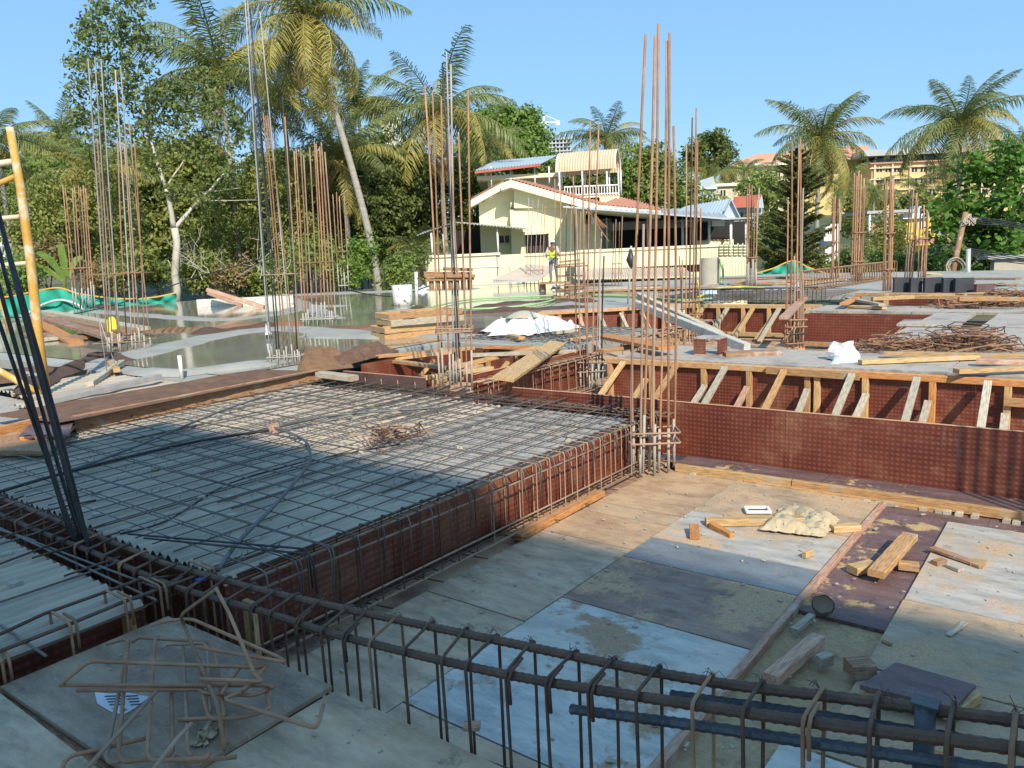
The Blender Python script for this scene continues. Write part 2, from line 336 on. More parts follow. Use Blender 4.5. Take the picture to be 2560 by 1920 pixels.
# floor boards
DUST = (.60, .40, .20)
K['pA'] = panelmat('board_grey_a', (0.33, 0.245, 0.165), (0.53, 0.405, 0.285), (0.4, 0.3, 0.2), 0.6, 0.68, 1)
K['pB'] = panelmat('board_grey_b', (0.35, 0.26, 0.175), (0.54, 0.405, 0.28), (0.44, 0.32, 0.2), 0.56, 0.63, 4)
K['pC'] = panelmat('board_tan', (0.3, 0.2, 0.125), (0.42, 0.29, 0.18), (.58, .385, .225), 0.47, 0.58, 6)
K['pD'] = panelmat('board_pale', (0.41, 0.41, 0.385), (0.54, 0.52, 0.47), (0.46, 0.31, 0.19), 0.52, 0.57, 8)
K['pE'] = panelmat('board_dusty_brown', (0.19, 0.122, 0.09), (0.32, 0.21, 0.155), (.58, .385, .225), 0.47, 0.53, 11)
K['pF'] = panelmat('board_blue', (0.11, 0.14, 0.165), (0.17, 0.2, 0.225), (.58, .385, .225), 0.62, 0.65, 13, .4)
K['pG'] = panelmat('board_white_dusty', (0.32, 0.305, 0.275), (0.44, 0.41, 0.365), (.58, .385, .225), 0.48, 0.6, 15)
K['pH'] = panelmat('board_tan_light', (0.3, 0.225, 0.15), (0.4, 0.31, 0.21), (.58, .385, .225), 0.44, 0.58, 17)
K['pK'] = panelmat('board_dark', (0.17, 0.13, 0.095), (0.36, 0.28, 0.205), (0.24, 0.19, 0.145), 0.58, 0.7, 19)
# water
m, t, b = nodes('curing_water'); p = coords(t)
col = ramp(t, noise(t, p, .5, 4), [(.35, (.22, .205, .165)), (.65, (.31, .295, .245))])
ln(t, col, b.inputs['Base Color']); b.inputs['Roughness'].default_value = .07; b.inputs['IOR'].default_value = 1.45
mp = N(t, 'Mapping'); mp.inputs['Scale'].default_value = (1, 1, 1); ln(t, p, mp.inputs[0])
bump(t, b, noise(t, mp.outputs[0], 5, 3), .035, .02); K['water'] = m

# ================================================================ THE SETTING
def sstep(a, b, x): t = min(max((x-a)/(b-a), 0), 1); return t*t*(3-2*t)
mb = MB(); us = [-420+i*14 for i in range(61)]; ds = [-70+i*9 for i in range(80)]
for d in ds:
    for u in us:
        z = -1.6 + sstep(62, 170, d)*9 + sstep(170, 500, d)*16 + (math.sin(u*.05)*math.cos(d*.04))*sstep(60, 120, d)*1.5
        mb.v.append(tuple(L(u, d, z)))
nu = len(us); mb.f = [(j*nu+i, j*nu+i+1, (j+1)*nu+i+1, (j+1)*nu+i) for j in range(len(ds)-1) for i in range(nu-1)]
tag(mb.build('ground', K['grass'], smooth=True), kind='structure')

ZS = .60
def poly_slab(mb, pts, top, t): return mb.slab([Vector((x, y, top)) for x, y in pts], t)
mb = MB()
for pts in ([(-34, 5.5), (-9.0, 5.5), (-9.0, 7.2), (-9.35, 7.2), (-9.35, 13.2), (-10.4, 13.6), (-12.35, 15.65), (-9.3, 18.85), (-8.8, 19.25), (-34, 19.25)],
            [(-34, 19.25), (-8.8, 19.25), (-8.8, 30), (-9.5, 37.5), (-12.5, 37.5), (-22, 32.8), (-31, 28.3), (-34, 20)],
            [(-9.35, 10.15), (-6.75, 10.15), (-6.75, 13.2), (-9.35, 13.2)],
            [(-8.8, 22.6), (6, 22.6), (6, 36), (-8.8, 37.5)]):
    poly_slab(mb, pts, ZS, .16)
tag(mb.build('concrete_slab', K['concrete']), kind='structure')

# shuttering floor at the low level: boards laid edge to edge
floor = tag(thing('shuttering_floor', None, None, (-3.4, 2.1, -.03)), kind='structure')
def board(x0, x1, y0, y1, z, m, parent=floor, t=.02, name='board', tilt=0):
    g = .006
    o = MB(); hx = (x1-x0)/2-g; hy = (y1-y0)/2-g
    o.add([(-hx, -hy, -t), (hx, -hy, -t), (hx, hy, -t), (-hx, hy, -t), (-hx, -hy, 0), (hx, -hy, 0), (hx, hy, 0), (-hx, hy, 0)],
          [(3, 2, 1, 0), (4, 5, 6, 7), (0, 1, 5, 4), (1, 2, 6, 5), (2, 3, 7, 6), (3, 0, 4, 7)])
    M = Matrix.Translation(((x0+x1)/2, (y0+y1)/2, z)) @ Matrix.Rotation(tilt + random.uniform(-.003, .003), 4, 'Z') @ Matrix.Rotation(random.uniform(-.002, .002), 4, 'X')
    return o.build(name, m, parent, M)
X0, X1, X2 = -3.36, -2.575, -1.375
for y0, y1, m_ in ((1.3, 2.2, 'pA'), (2.2, 3.34, 'pB'), (3.34, 4.62, 'pA'), (4.62, 5.18, 'pC'), (5.18, 5.42, 'pH'), (5.42, 6.62, 'pC')):
    board(X0, X1, y0, y1, 0, K[m_])
for y0, y1, m_ in ((1.3, 2.35, 'pB'), (2.35, 3.715, 'pD'), (3.715, 4.48, 'pE'), (4.48, 4.91, 'pF'), (4.91, 5.62, 'pG'), (5.62, 6.62, 'pH')):
    board(X1, X2, y0, y1, .004, K[m_])
XR = -.70                                              # right-hand run of boards
for x0, x1, y0, y1, z, m_ in ((X2+.02, -.62, 4.32, 6.62, -.012, 'purpleply'), (-.86, .42, 4.75, 6.30, .006, 'pG'), (-.86, .30, 3.86, 4.75, .006, 'pH'),
                              (-.62, 1.2, 6.30, 6.62, -.012, 'purpleply'), (-.86, .02, 3.05, 3.86, .004, 'pH'), (-1.0, .6, 2.05, 3.05, .0, 'pD'), (.30, 1.55, 3.45, 4.80, .012, 'pF'), (.42, 1.65, 4.80, 6.3, .004, 'pG'),
                              (1.65, 3.4, 3.4, 6.62, 0, 'pH'), (.02, 1.6, 2.05, 3.45, -.012, 'pF'), (1.6, 3.4, 1.3, 3.4, 0, 'pD')):
    board(x0, x1, y0, y1, z, K[m_], tilt=random.uniform(-.01, .01))
tag(MB().box((-.2, 3.95, -.05), 7.2, 5.4, .03).build('sawdust_layer', K['sawdust'], floor), kind='stuff')
lumber('batten', (X2+.015, 1.2, -.02), (X2+.03, 6.6, -.018), .045, .07, K['timber_pink'], floor)

# raised board platform the picture is taken from
plat = tag(thing('board_platform', None, None, (-3.7, 1.8, .34)), kind='structure')
def pxboard(pts, z, t, m, name='board'):
    return MB().slab([gz(x, y, z) for x, y in pts], t).build(name, m, plat)
cz = .37
A_l, A_t, A_r = gz(0, 1716, cz+.02), gz(420, 1540, cz+.02), gz(830, 1714, cz+.02)
mb = MB(); ex = (A_r-A_t); ey = (A_l-A_t)
pl = [A_t, A_t+ey, A_t+ey+ex, A_t+ex]; mb.slab(pl, .02); mb.build('board', K['pK'], plat)
board(-3.70, -1.95, -1.2, A_l.y-.01, cz+.012, K['pA'], plat)
board(A_r.x+.01, 1.2, -1.2, 1.852, cz, K['pB'], plat)
board(1.21, 3.4, -1.2, 1.85, cz, K['pA'], plat)
tag(MB().box((-.2, .3, cz-.03), 7.0, 3.0, .03).build('joist_layer', K['timber_old'], plat), kind='stuff')

# ---------------------------------------------------------------- corrugated decks
def corr_sheet(x0, x1, y0, y1, z, m, parent, amp=.018, pitch=.09, name='sheet', nx=6, sag=.004):
    o = MB(); n = int((x1-x0)/pitch*nx)+1; ny = max(2, int((y1-y0)/.5)+1)
    cx, cy = (x0+x1)/2, (y0+y1)/2
    for j in range(ny+1):
        y = y0+(y1-y0)*j/ny
        for i in range(n+1):
            x = x0+(x1-x0)*i/n
            o.v.append((x-cx, y-cy, amp*math.sin(2*PI*x/pitch)+sag*math.sin(x*2.1+y*1.3)))
    o.f = [(j*(n+1)+i, j*(n+1)+i+1, (j+1)*(n+1)+i+1, (j+1)*(n+1)+i) for j in range(ny) for i in range(n)]
    return o.build(name, m, parent, Matrix.Translation((cx, cy, z)) @ Matrix.Rotation(random.uniform(-.006, .006), 4, 'Z'), smooth=True)
ZD = .455
deck = tag(thing('deck_shuttering', None, None, (-8.7, 2.1, ZD-.05)), kind='structure')
k = 0
for i in range(5):
    x0 = -8.75+i*.72
    for (y0, y1) in ((2.13, 4.3), (4.26, 6.55)):
        corr_sheet(x0, x0+.75, y0+random.uniform(0, .03), y1, ZD+(k % 3)*.005, K['corr'], deck); k += 1
for i in range(2):
    x0 = -5.15+i*.78
    corr_sheet(x0, x0+.80, 2.13, 4.1, ZD+(i % 2)*.006, K['corr'], deck)
    board(x0, x0+.78, 4.1, 5.3, ZD+.008, K['cemdeck'], deck, name='sheet'); board(x0, x0+.78, 5.3, 6.55, ZD+.008, K['cemdeck'], deck, name='sheet')
for i in range(7):                                      # near bay, lower left of the picture
    x0 = -9.0+i*.755
    corr_sheet(x0, x0+.78, -1.4, 1.74-random.uniform(0, .04), ZD+.01+(i % 2)*.005, K['corr'], deck)
for x0, y0, y1 in ((-12.2, 4.0, 5.5), (-11.3, 3.9, 5.5), (-10.4, 3.6, 5.5)):
    corr_sheet(x0, x0+.92, y0, y1, ZS-.03, K['corr'], deck, .02, .14)
board(-13.6, -9.1, 2.0, 3.95, ZS-.08, K['cemdeck'], deck, name='sheet')
# grey board decks on the right, beyond the second wall
rdeck = tag(thing('board_deck', None, None, (-5.5, 9.5, ZS-.05)), kind='structure')
for x0, x1, y0, y1 in ((-5.55, -4.2, 9.58, 10.95), (-4.2, -2.75, 9.58, 11.05), (-2.75, -1.4, 9.58, 11.4), (-1.4, .2, 9.58, 11.4), (.2, 2.6, 9.58, 11.4),
                       (-2.72, -1.9, 11.42, 14.6), (-1.9, -.4, 11.42, 14.6), (-.4, 1.6, 11.42, 14.6), (-2.72, -2.05, 14.62, 17.2), (-1.68, -.3, 14.62, 17.2), (-.3, 1.8, 14.62, 17.2),
                       (-5.3, -3.2, 17.35, 18.95), (-3.2, -1.2, 17.35, 18.95), (-1.2, 1.8, 17.35, 18.95), (-4.4, -1.9, 20.7, 22.4), (-1.9, 2, 20.7, 22.4)):
    board(x0, x1, y0, y1, ZS+random.uniform(-.004, .006), K['greydeck'], rdeck, t=.05)
board(-2.9, -1.95, 14.4, 15.2, ZS+.05, K['greydeck'], rdeck, t=.04, tilt=.05)
# trench and pit bottoms
pit = tag(thing('trench_floor', None, None, (-5.5, 7, -.03)), kind='structure')
for x0, x1, y0, y1, z in ((-5.45, 3.4, 6.93, 9.45, -.01), (-6.35, -5.46, 6.93, 10.6, -.01), (-8.95, -6.5, 7.3, 9.8, -.01), (-12.6, -2.9, 11.2, 19.2, -.25), (-3.9, -3.38, 2.1, 6.85, -.02), (-9.0, 3.3, 1.76, 2.1, -.03), (-9, -3.4, 6.6, 6.88, -.02)):
    board(x0, x1, y0, y1, z, K['pE'], pit, name='soffit_board')

# ---------------------------------------------------------------- curing water and mortar bunds on the wet slab
mb = MB()
for pts in ([(-33.6, 6.0), (-9.6, 6.0), (-9.6, 12), (-13, 19), (-14, 27), (-21, 31.8), (-30.6, 27.8), (-33.6, 20)],):
    mb.v += [(x, y, ZS+.012) for x, y in pts]; mb.f.append(tuple(range(len(pts))))
tag(mb.build('water', K['water']), kind='structure')
def ridge(name, pts, width, height, m, z=ZS, n=9, wob=.25, seed=0, seg=.35, flat=False, parent=None):
    # lumpy strip following a ground path; pts are (x, y) metres
    rs = random.Random(seed); P = smooth_path([Vector((x, y, 0)) for x, y in pts], max(2, int(6)))
    Q = [P[0]]
    for p in P[1:]:
        while (p-Q[-1]).length > seg: Q.append(Q[-1]+(p-Q[-1]).normalized()*seg)
    Q.append(P[-1]); o = MB(); c = len(Q)
    for i, p in enumerate(Q):
        t = (Q[min(i+1, c-1)]-Q[max(i-1, 0)]).normalized(); s = Vector((-t.y, t.x, 0))
        e = min(1, i/1.5, (c-1-i)/1.5) if not flat else 1
        sf = lambda q, o_: math.sin(q*.55+o_)*.5+math.sin(q*1.3+2*o_)*.35+math.sin(q*2.9+o_*3)*.15
        wd = width*(1+wob*sf(i*seg/.3, seed+1)); hh = height*(1+wob*1.2*sf(i*seg/.3, seed+4))*(max(e, .05))
        for k in range(n):
            a = k/(n-1)*2-1
            prof = (1-abs(a)**2.2)
            o.v.append(tuple(p + s*(a*wd/2+rs.uniform(-.1, .1)*width*.06) + Vector((0, 0, z+hh*prof*(1+.45*wob*math.sin(a*5+i*seg*2.3+seed)+rs.uniform(-.06, .06))))))
    o.f = [(i*n+k, (i+1)*n+k, (i+1)*n+k+1, i*n+k+1) for i in range(c-1) for k in range(n-1)]
    return o.build(name, m, parent, smooth=True)
def pxy(*ps, z=ZS): return [tuple(gz(x, y, z)[:2]) for x, y in ps]
BN = 'mortar bunds that pond curing water'
for i, (ps, wd, h, lab) in enumerate((
    (((-20, 955), (140, 925), (300, 897), (420, 868), (560, 838), (700, 822), (840, 832), (980, 845)), 1.1, .05, 'wide pale mortar bund sweeping across the wet slab in front of the brown jute strip'),
    (((330, 925), (440, 938), (560, 925), (660, 912), (730, 900)), .55, .07, 'near mortar bund along the plank at the edge of the big pool'),
    (((230, 778), (400, 792), (560, 800), (700, 785), (760, 768), (860, 766)), .9, .04, 'thin mortar bund behind the jute strip below the pale trunked tree'),
    (((640, 742), (820, 735), (1010, 728), (1200, 722)), 1.2, .06, 'far mortar bund at the slab edge below the leaning palm'),
    (((760, 840), (900, 842), (1040, 838), (1180, 845), (1240, 838)), .9, .05, 'mortar bund running behind the stack of timber frames'),
    (((700, 740), (760, 762), (830, 800)), .8, .04, 'short cross bund beside the rust coloured column starters'),
    (((980, 775), (1100, 780), (1230, 770)), .8, .04, 'short bund beside the green hose'))):
    tag(ridge('mortar_bund', pxy(*ps), wd, h, K['wetcon'], ZS+.005, seed=i, wob=.2), lab, 'bund', BN)

# ================================================================ SHUTTERING WALLS
def wall_x(name, label, xs, y, z0, z1, m, t=.018, edge=True):
    # ply wall along x facing the camera, made of panels
    th = thing(name, label, 'shuttering wall', (xs[0], y, z0))
    for a, b_ in zip(xs[:-1], xs[1:]):
        dz = random.uniform(-.004, .004)
        MB().box(((a+b_)/2, y+t/2, (z0+z1)/2+dz), b_-a-.004, t, z1-z0).build('ply_panel', m, th)
        if edge: MB().box(((a+b_)/2, y+t/2, z1+dz+.003), b_-a-.004, t*.98, .006).build('ply_edge', K['plyedge'], th)
    return th
def wall_y(name, label, ys, x, z0, z1, m, t=.018, edge=True):
    th = thing(name, label, 'shuttering wall', (x, ys[0], z0))
    for a, b_ in zip(ys[:-1], ys[1:]):
        dz = random.uniform(-.004, .004)
        MB().box((x-t/2, (a+b_)/2, (z0+z1)/2+dz), t, b_-a-.004, z1-z0).build('ply_panel', m, th)
        if edge: MB().box((x-t/2, (a+b_)/2, z1+dz+.003), t*.98, b_-a-.004, .006).build('ply_edge', K['plyedge'], th)
    return th
xj = gy(1963, 1100, 6.9).x
w1 = wall_x('shuttering_wall', 'long low wall of red patterned ply in front of the strutted trench', [-5.36, xj-2.44, xj, xj+2.44, xj+5.6], 6.9, .05, .60, K['redply'])
# ledge and battens at its foot
board(-3.2, xj+.4, 6.6, 6.895, .075, K['purpleply'], w1, name='ledge_board'); board(xj+.4, 3.4, 6.58, 6.895, .072, K['purpleply'], w1, name='ledge_board')
lumber('batten', (-3.18, 6.575, .035), (-2.1, 6.585, .035), .05, .075, K['timber_y'], w1)
lumber('batten', (-2.09, 6.585, .035), (3.4, 6.57, .035), .05, .075, K['timber'], w1)
lumber('batten', (-2.5, 6.545, -.005), (-.9, 6.53, -.005), .04, .05, K['timber'], w1)
for px in (1735, 2170, 2200, 2225, 2310, 2350, 2370, 2400, 2440, 2520, 2545):
    p = gy(px, 1260, 6.55); lumber('packer', (p.x, 6.5, -.005), (p.x, 6.7, -.005), .05, .04, K['timber_grey'], w1)
# second wall with studs and raking struts
YW = 9.5
w2 = wall_x('strutted_wall', 'red ply wall with yellow studs and raking struts behind the low wall', [-5.62, -4.2, -2.6, -1.1, .6, 2.6], YW, .0, .52, K['redply'], edge=False)
lumber('top_plate', (-5.62, YW-.03, .555), (-2.3, YW-.03, .555), .08, .075, K['timber'], w2)
lumber('top_plate', (-2.3, YW-.031, .553), (2.6, YW-.031, .553), .08, .075, K['timber_o'], w2)
xa, xb = gy(1917, 925, YW-.08).x, gy(2150, 938, YW-.08).x
lumber('splice_batten', (xa, YW-.095, .55), (xb, YW-.095, .535), .04, .085, K['timber'], w2)
for px, m_ in ((1527, 'timber'), (1630, 'timber_y'), (1760, 'timber_y'), (1873, 'timber'), (2019, 'timber'), (2043, 'timber_y'), (2163, 'timber_y'), (2331, 'timber_o'), (2520, 'timber_y')):
    p = gy(px, 980, YW-.04); lumber('stud', (p.x, YW-.037, .02), (p.x, YW-.037, .517), .07, .07, K[m_], w2)
for px, py, h0, m_ in ((1558, 898, .55, 'timber_y'), (1690, 905, .55, 'timber'), (1813, 912, .56, 'timber_grey'), (1960, 922, .56, 'timber'), (2130, 932, .56, 'timber_grey'), (2293, 940, .56, 'timber_grey'), (2470, 950, .56, 'timber_grey'),
                       (1615, 960, .33, 'timber_y'), (1762, 960, .30, 'timber_grey'), (1868, 968, .32, 'timber_pink'), (2018, 978, .34, 'timber_grey'), (2165, 985, .33, 'timber_grey'), (2320, 1000, .30, 'timber_grey'), (2512, 1040, .22, 'timber_grey')):
    yb = YW-.115 if h0 > .5 else YW-.10
    p = gy(px, py, yb); fy = .95 if h0 > .5 else .62
    lumber('strut', (p.x, yb, h0), (p.x+random.uniform(-.02, .05), yb-fy, .02), .075, .045, K[m_], w2)
p = gy(2545, 995, YW-.1); lumber('brace', (p.x-.12, YW-.10, .36), (p.x+.6, YW-.10, .36), .03, .09, K['timber'], w2)

# side form of the lower bay, behind the beam cage
wall_y('edge_form', 'red ply edge form under the rebar mat beside the board floor', [2.1, 3.3, 4.4, 5.5, 6.6], -3.60, .02, .44, K['redply'])
wall_y('edge_form', 'dark red ply edge form at lower left under the near corrugated deck', [-1.4, .2, 1.72], -3.80, .02, .44, K['redply'])
wall_x('trench_form', 'ply form on the camera side of the dark front trench', [-9, -6.4, -3.8], 1.745, -.02, .44, K['redply'], edge=False)
wall_x('trench_form', 'ply form on the far side of the dark front trench under the mat', [-9, -6.2, -3.62], 2.115, -.02, .44, K['redply'], edge=False)
for x, y, z0, z1 in ((-3.75, 1.66, .1, .42), (-3.50, 2.17, .03, .36)):
    o = lumber('packing_post', (x, y, z0), (x, y, z1), .09, .03, K['timber_y']); tag(o, 'yellow wooden post in the trench corner %s' % ('left of the loose stirrups' if y < 2 else 'behind the loose stirrups'), 'timber post')
# centre pit forms
wall_x('pit_form', 'dark scuffed ply board at the front of the centre pit', [-8.75, -7.0], 7.18, .05, .56, K['darkply'])
wall_y('pit_form', 'bright red ply form on the right side of the centre pit', [7.45, 8.6, 10.2], -6.40, .0, .60, K['redply'])
cb = thing('pit_back_form', 'timber framed red ply form at the back of the centre pit', 'shuttering wall', (-9, 9.95, 0))
MB().box((-7.7, 9.96, .25), 2.5, .018, .62).build('ply_panel', K['redply'], cb)
MB().box((-8.98, 8.9, .25), .018, 2.1, .60).build('ply_panel', K['redply'], cb)
for i in range(4): lumber('stud', (-8.8+i*.62, 9.91, .0), (-8.8+i*.62, 9.91, .54), .07, .06, K['timber'], cb)
for a, b_, m_ in (((920, 893), (1185, 870), 'timber'), ((918, 905), (1130, 880), 'timber'), ((1210, 868), (1330, 868), 'timber_o'), ((985, 903), (1120, 920), 'timber_y'), ((1120, 922), (1345, 868), 'timber'), ((1180, 888), (1440, 878), 'timber_grey'), ((1090, 955), (1200, 915), 'timber'), ((1060, 945), (1230, 920), 'timber_y')):
    za = .60 if a[1] < 900 else .50
    lumber('rail', gz(*a, za), gz(*b_, .60 if b_[1] < 900 else .52), .12, .05, K[m_], cb)
for px, py in ((1085, 900), (1180, 905), (1270, 905), (1150, 895)):
    p = gz(px, py, .5); lumber('strut', p, p+Vector((-.15, -.5, -.45)), .07, .045, K['timber'], cb)
o = lumber('loose_plank', gz(1258, 948, .66), gz(1395, 857, .70), .26, .04, K['timber_y'], roll=.15); tag(o, 'wide pale plank laid slanting across the pit beam cage', 'plank')
# far strutted wall and red deck front
w3 = wall_x('strutted_wall', 'distant red ply wall with leaning struts across the far pit', [-8.9, -7.6, -6.4, -5.4], 19.0, -.15, .52, K['redply_far'], edge=False)
lumber('top_plate', (-8.9, 18.95, .56), (-5.4, 18.95, .56), .1, .1, K['timber_y'], w3)
lumber('bottom_plate', (-8.9, 18.6, -.1), (-5.4, 18.6, -.1), .12, .1, K['timber_y'], w3)
for i, x in enumerate((-8.6, -7.95, -7.3, -6.65, -5.95)):
    lumber('stud', (x, 18.94, -.1), (x, 18.94, .52), .09, .08, K['timber_y'], w3)
    lumber('strut', (x+.28, 18.85, .52), (x+.1, 18.0, -.2), .1, .06, K['timber_grey' if i % 2 else 'timber_y'], w3)
    lumber('strut', (x+.05, 18.85, .2), (x-.1, 18.3, -.2), .1, .06, K['timber_y'], w3)
pa, pb = Vector((-12.3, 15.7, 0)), Vector((-9.2, 18.9, 0)); dv = (pb-pa).normalized()
w3b = thing('strutted_wall', 'red ply wall with struts leaning right behind the white sheet heap', 'shuttering wall', (pa.x, pa.y, -.1))
M = frame(pa+Vector((0, 0, .2)), pb+Vector((0, 0, .2)))
MB().add(*bevbox((pb-pa).length, .018, .66, .002)).build('ply_panel', K['redply_far'], w3b, M)
lumber('top_plate', pa+Vector((.05, -.08, .56)), pb+Vector((.05, -.08, .56)), .1, .09, K['timber'], w3b)
for i in range(8):
    q = pa.lerp(pb, (i+.5)/8)+Vector((.05, -.07, 0))
    lumber('stud', q+Vector((0, 0, -.1)), q+Vector((0, 0, .51)), .09, .08, K['timber'], w3b)
    lumber('strut', q+Vector((.0, -.08, .45)), q+Vector((.62, -.62, -.1)), .09, .06, K['timber_grey' if i % 3 else 'timber_pink'], w3b)
w4 = wall_x('deck_form', 'plain red ply front under the grey board deck on the right', [-5.36, -4.1, -2.75], 17.33, -.05, .54, K['redply_far'], edge=False)
lumber('ledger', (-5.4, 17.2, -.10), (-2.8, 17.1, -.10), .08, .1, K['timber'], w4)
for x in (-5.3, -4.6, -3.9): lumber('joist', (x, 17.2, -.2), (x-.1, 16.2, -.22), .12, .1, K['timber_pink'], w4)
wall_y('deck_form', 'red ply side under the right board deck facing the far pit', [11.1, 14, 17.3], -2.74, -.05, .54, K['redply_far'], edge=False)
wall_x('deck_form', 'red ply face at the far side of the pit behind wall two', [-5.6, -2.75], 11.12, -.05, .54, K['redply_far'], edge=False)
w5 = wall_x('upstand_form', 'low red ply upstand below the row of black boards', [-4.6, -2.2, 1.5], 20.6, .45, .78, K['redply_far'], edge=False)
for a, b_, m_ in (((2140, 735), (2360, 738), 'timber_y'), ((2250, 742), (2500, 745), 'timber'), ((2180, 747), (2460, 735), 'timber_y'), ((2340, 737), (2520, 741), 'timber'), ((2400, 748), (2560, 748), 'timber')):
    lumber('rail', gz(*a, .8), gz(*b_, .8), .12, .08, K[m_], w5)
for px in (2215, 2330, 2410, 2478): p = gz(px, 745, .75); lumber('post', p+Vector((0, 0, -.2)), p+Vector((0, 0, .1)), .1, .1, K['timber_y'], w5)

# ================================================================ REBAR
# ---- mat over the middle deck
mat_ = thing('rebar_mat', 'grid of slab reinforcement bars tied over the middle corrugated deck', 'rebar mat', (-3.4, 2.2, ZD))
ZM = ZD+.035
def hook_bar(y, x0, x1, z, drop, r=.0047, m='bar_mesh', bowz=.0):
    rr = .035
    pts = [Vector((x0, y, z)), Vector((x0*.6+x1*.4, y+random.uniform(-.02, .02), z+random.uniform(-.006, .01))), Vector((x1-rr-.02, y, z))]
    if drop:
        pts += [Vector((x1-rr*.35, y, z-rr*.25)), Vector((x1, y, z-rr*1.1)), Vector((x1+random.uniform(-.01, .015), y+random.uniform(-.02, .02), z-drop))]
    return MB().tube(pts, r, 5).build('bar', K[m], mat_, smooth=True)
y = 2.22
while y < 6.6:
    x0 = -8.6+random.uniform(-.1, .3)
    hook_bar(y, x0, -3.385+random.uniform(-.01, .02), ZM+.03+random.uniform(0, .012), random.choice((.30, .34, .22, .26)))
    if random.random() < .55: hook_bar(y+random.uniform(.02, .045), -8.4, random.choice((-3.39, -4.4, -4.9, -3.39)), ZM+.028, .0 if random.random() < .4 else .2)
    y += .20+random.uniform(-.025, .025)
x = -8.5
while x < -3.65:
    dx = random.uniform(-.03, .03)
    MB().tube([(x, 2.16, ZM), (x+dx, 4.2, ZM+.008), (x+random.uniform(-.03, .03), 6.75, ZM)], .0047, 5).build('bar', K['bar_mesh'], mat_, smooth=True)
    if random.random() < .65 and x > -8:
        MB().tube([(x+.03, 2.8+random.random(), ZM), (x+.05+dx, 6.7, ZM+.004)], .0055, 5).build('bar', K['bar_mesh'], mat_, smooth=True)
    x += .205+random.uniform(-.03, .03)
for i in range(16):                                     # extra top bars over the far beam
    x = -8.3+i*.31
    MB().tube([(x, 5.3+random.uniform(-.3, .3), ZM+.06), (x+random.uniform(-.05, .05), 6.95, ZM+.055)], .006, 5).build('bar', K['bar_mesh'], mat_, smooth=True)
    MB().tube([(x+.1, 6.95, ZM+.06), (x+.1, 6.97, ZM-.2)], .006, 5).build('bar', K['rust_l'], mat_, smooth=True)
ties = MB()                                             # wire ties at crossings
for i in range(420):
    c = Vector((-8.5+random.random()*4.9, 2.25+random.random()*4.3, ZM+.03)); a = random.random()*PI
    ties.tube([c, c+Vector((math.cos(a)*.02, math.sin(a)*.02, .022))], .0022, 3)
tag(ties.build('tie_wire', K['steel_d'], mat_), kind='stuff')
# ---- mat on the near left deck
mat2 = thing('rebar_mat', 'few thin bars laid on the corrugated deck at the lower left corner', 'rebar mat', (-5, 1.2, ZD))
for a, b_ in (((0, 1320), (390, 1500)), ((0, 1325), (90, 1352)), ((0, 1505), (330, 1395)), ((0, 1360), (200, 1300)), ((60, 1345), (420, 1480)), ((0, 1562), (115, 1640))):
    rod('bar', gz(*a, ZD+.035), gz(*b_, ZD+.035), .0065, K['bar_mesh'], mat2)

def ribbed(name, pts, r, m, parent, pitch=.03, n=8):
    # deformed bar: real ribs as raised rings
    P = smooth_path(pts, 10); Q = []; rr = []; acc = 0; ph = 0
    dense = []
    for a, b_ in zip(P[:-1], P[1:]):
        k = max(1, int((b_-a).length/(pitch/3)))
        dense += [a.lerp(b_, i/k) for i in range(k)]
    dense.append(P[-1])
    for i, p in enumerate(dense): Q.append(p); rr.append(r*(1.10 if i % 3 == 0 else .96))
    return MB().tube(Q, rr, n).build(name, m, parent, smooth=False)
# ---- front beam cage: heavy bars lifted on the right
fc = thing('beam_cage', 'heavy beam cage of thick bars and stirrups crossing the foreground', 'rebar cage', (-2, 1.95, .4))
YN, YR = 1.90, 2.02
near_px = [(-40, 1268), (73, 1319), (134, 1343), (224, 1378), (351, 1432), (447, 1470), (559, 1502), (671, 1533), (850, 1589), (1240, 1681), (1700, 1757), (2100, 1815), (2620, 1880)]
rear_px = [(-40, 1232), (54, 1266), (153, 1306), (236, 1339), (345, 1381), (415, 1410), (543, 1445), (639, 1472), (856, 1521), (1200, 1592), (1700, 1692), (2130, 1748), (2620, 1812)]
nb = [gy(x, y, YN) for x, y in near_px]; rb = [gy(x, y, YR) for x, y in rear_px]
ribbed('main_bar', nb, .0165, K['rust_dark'], fc); ribbed('main_bar', rb, .0165, K['rust_dark'], fc)
for px0, yy, m_ in (([(1430, 1773), (1750, 1815), (2000, 1852), (2400, 1912), (2620, 1945)], 1.915, 'steel_b'), ([(1680, 1738), (2000, 1782), (2300, 1832), (2620, 1885)], 2.005, 'steel_b')):
    ribbed('main_bar', [gy(x, y, yy) for x, y in px0], .0165, K[m_], fc)
for q, yy in ((nb, YN), (rb, YR)):
    ribbed('main_bar', [Vector((p.x, yy, p.z-.52)) for p in q], .014, K['rust_dark'], fc)
def at(poly, x):
    for a, b_ in zip(poly[:-1], poly[1:]):
        if a.x <= x <= b_.x: t_ = (x-a.x)/(b_.x-a.x); return a.z+(b_.z-a.z)*t_
    return poly[-1].z if x > poly[-1].x else poly[0].z
st_px = [870, 935, 1020, 1115, 1175, 1275, 1375, 1480, 1600, 1740, 1865, 2015, 2180, 2370, 2530]
xs = [gy(px, 1600+(px-870)*.17, YN).x for px in st_px]
x = xs[0]-.14
while x > -6.4: xs.append(x); x -= .17+random.uniform(-.03, .03)
sp = smooth_path(nb, 4); sr = smooth_path(rb, 4)
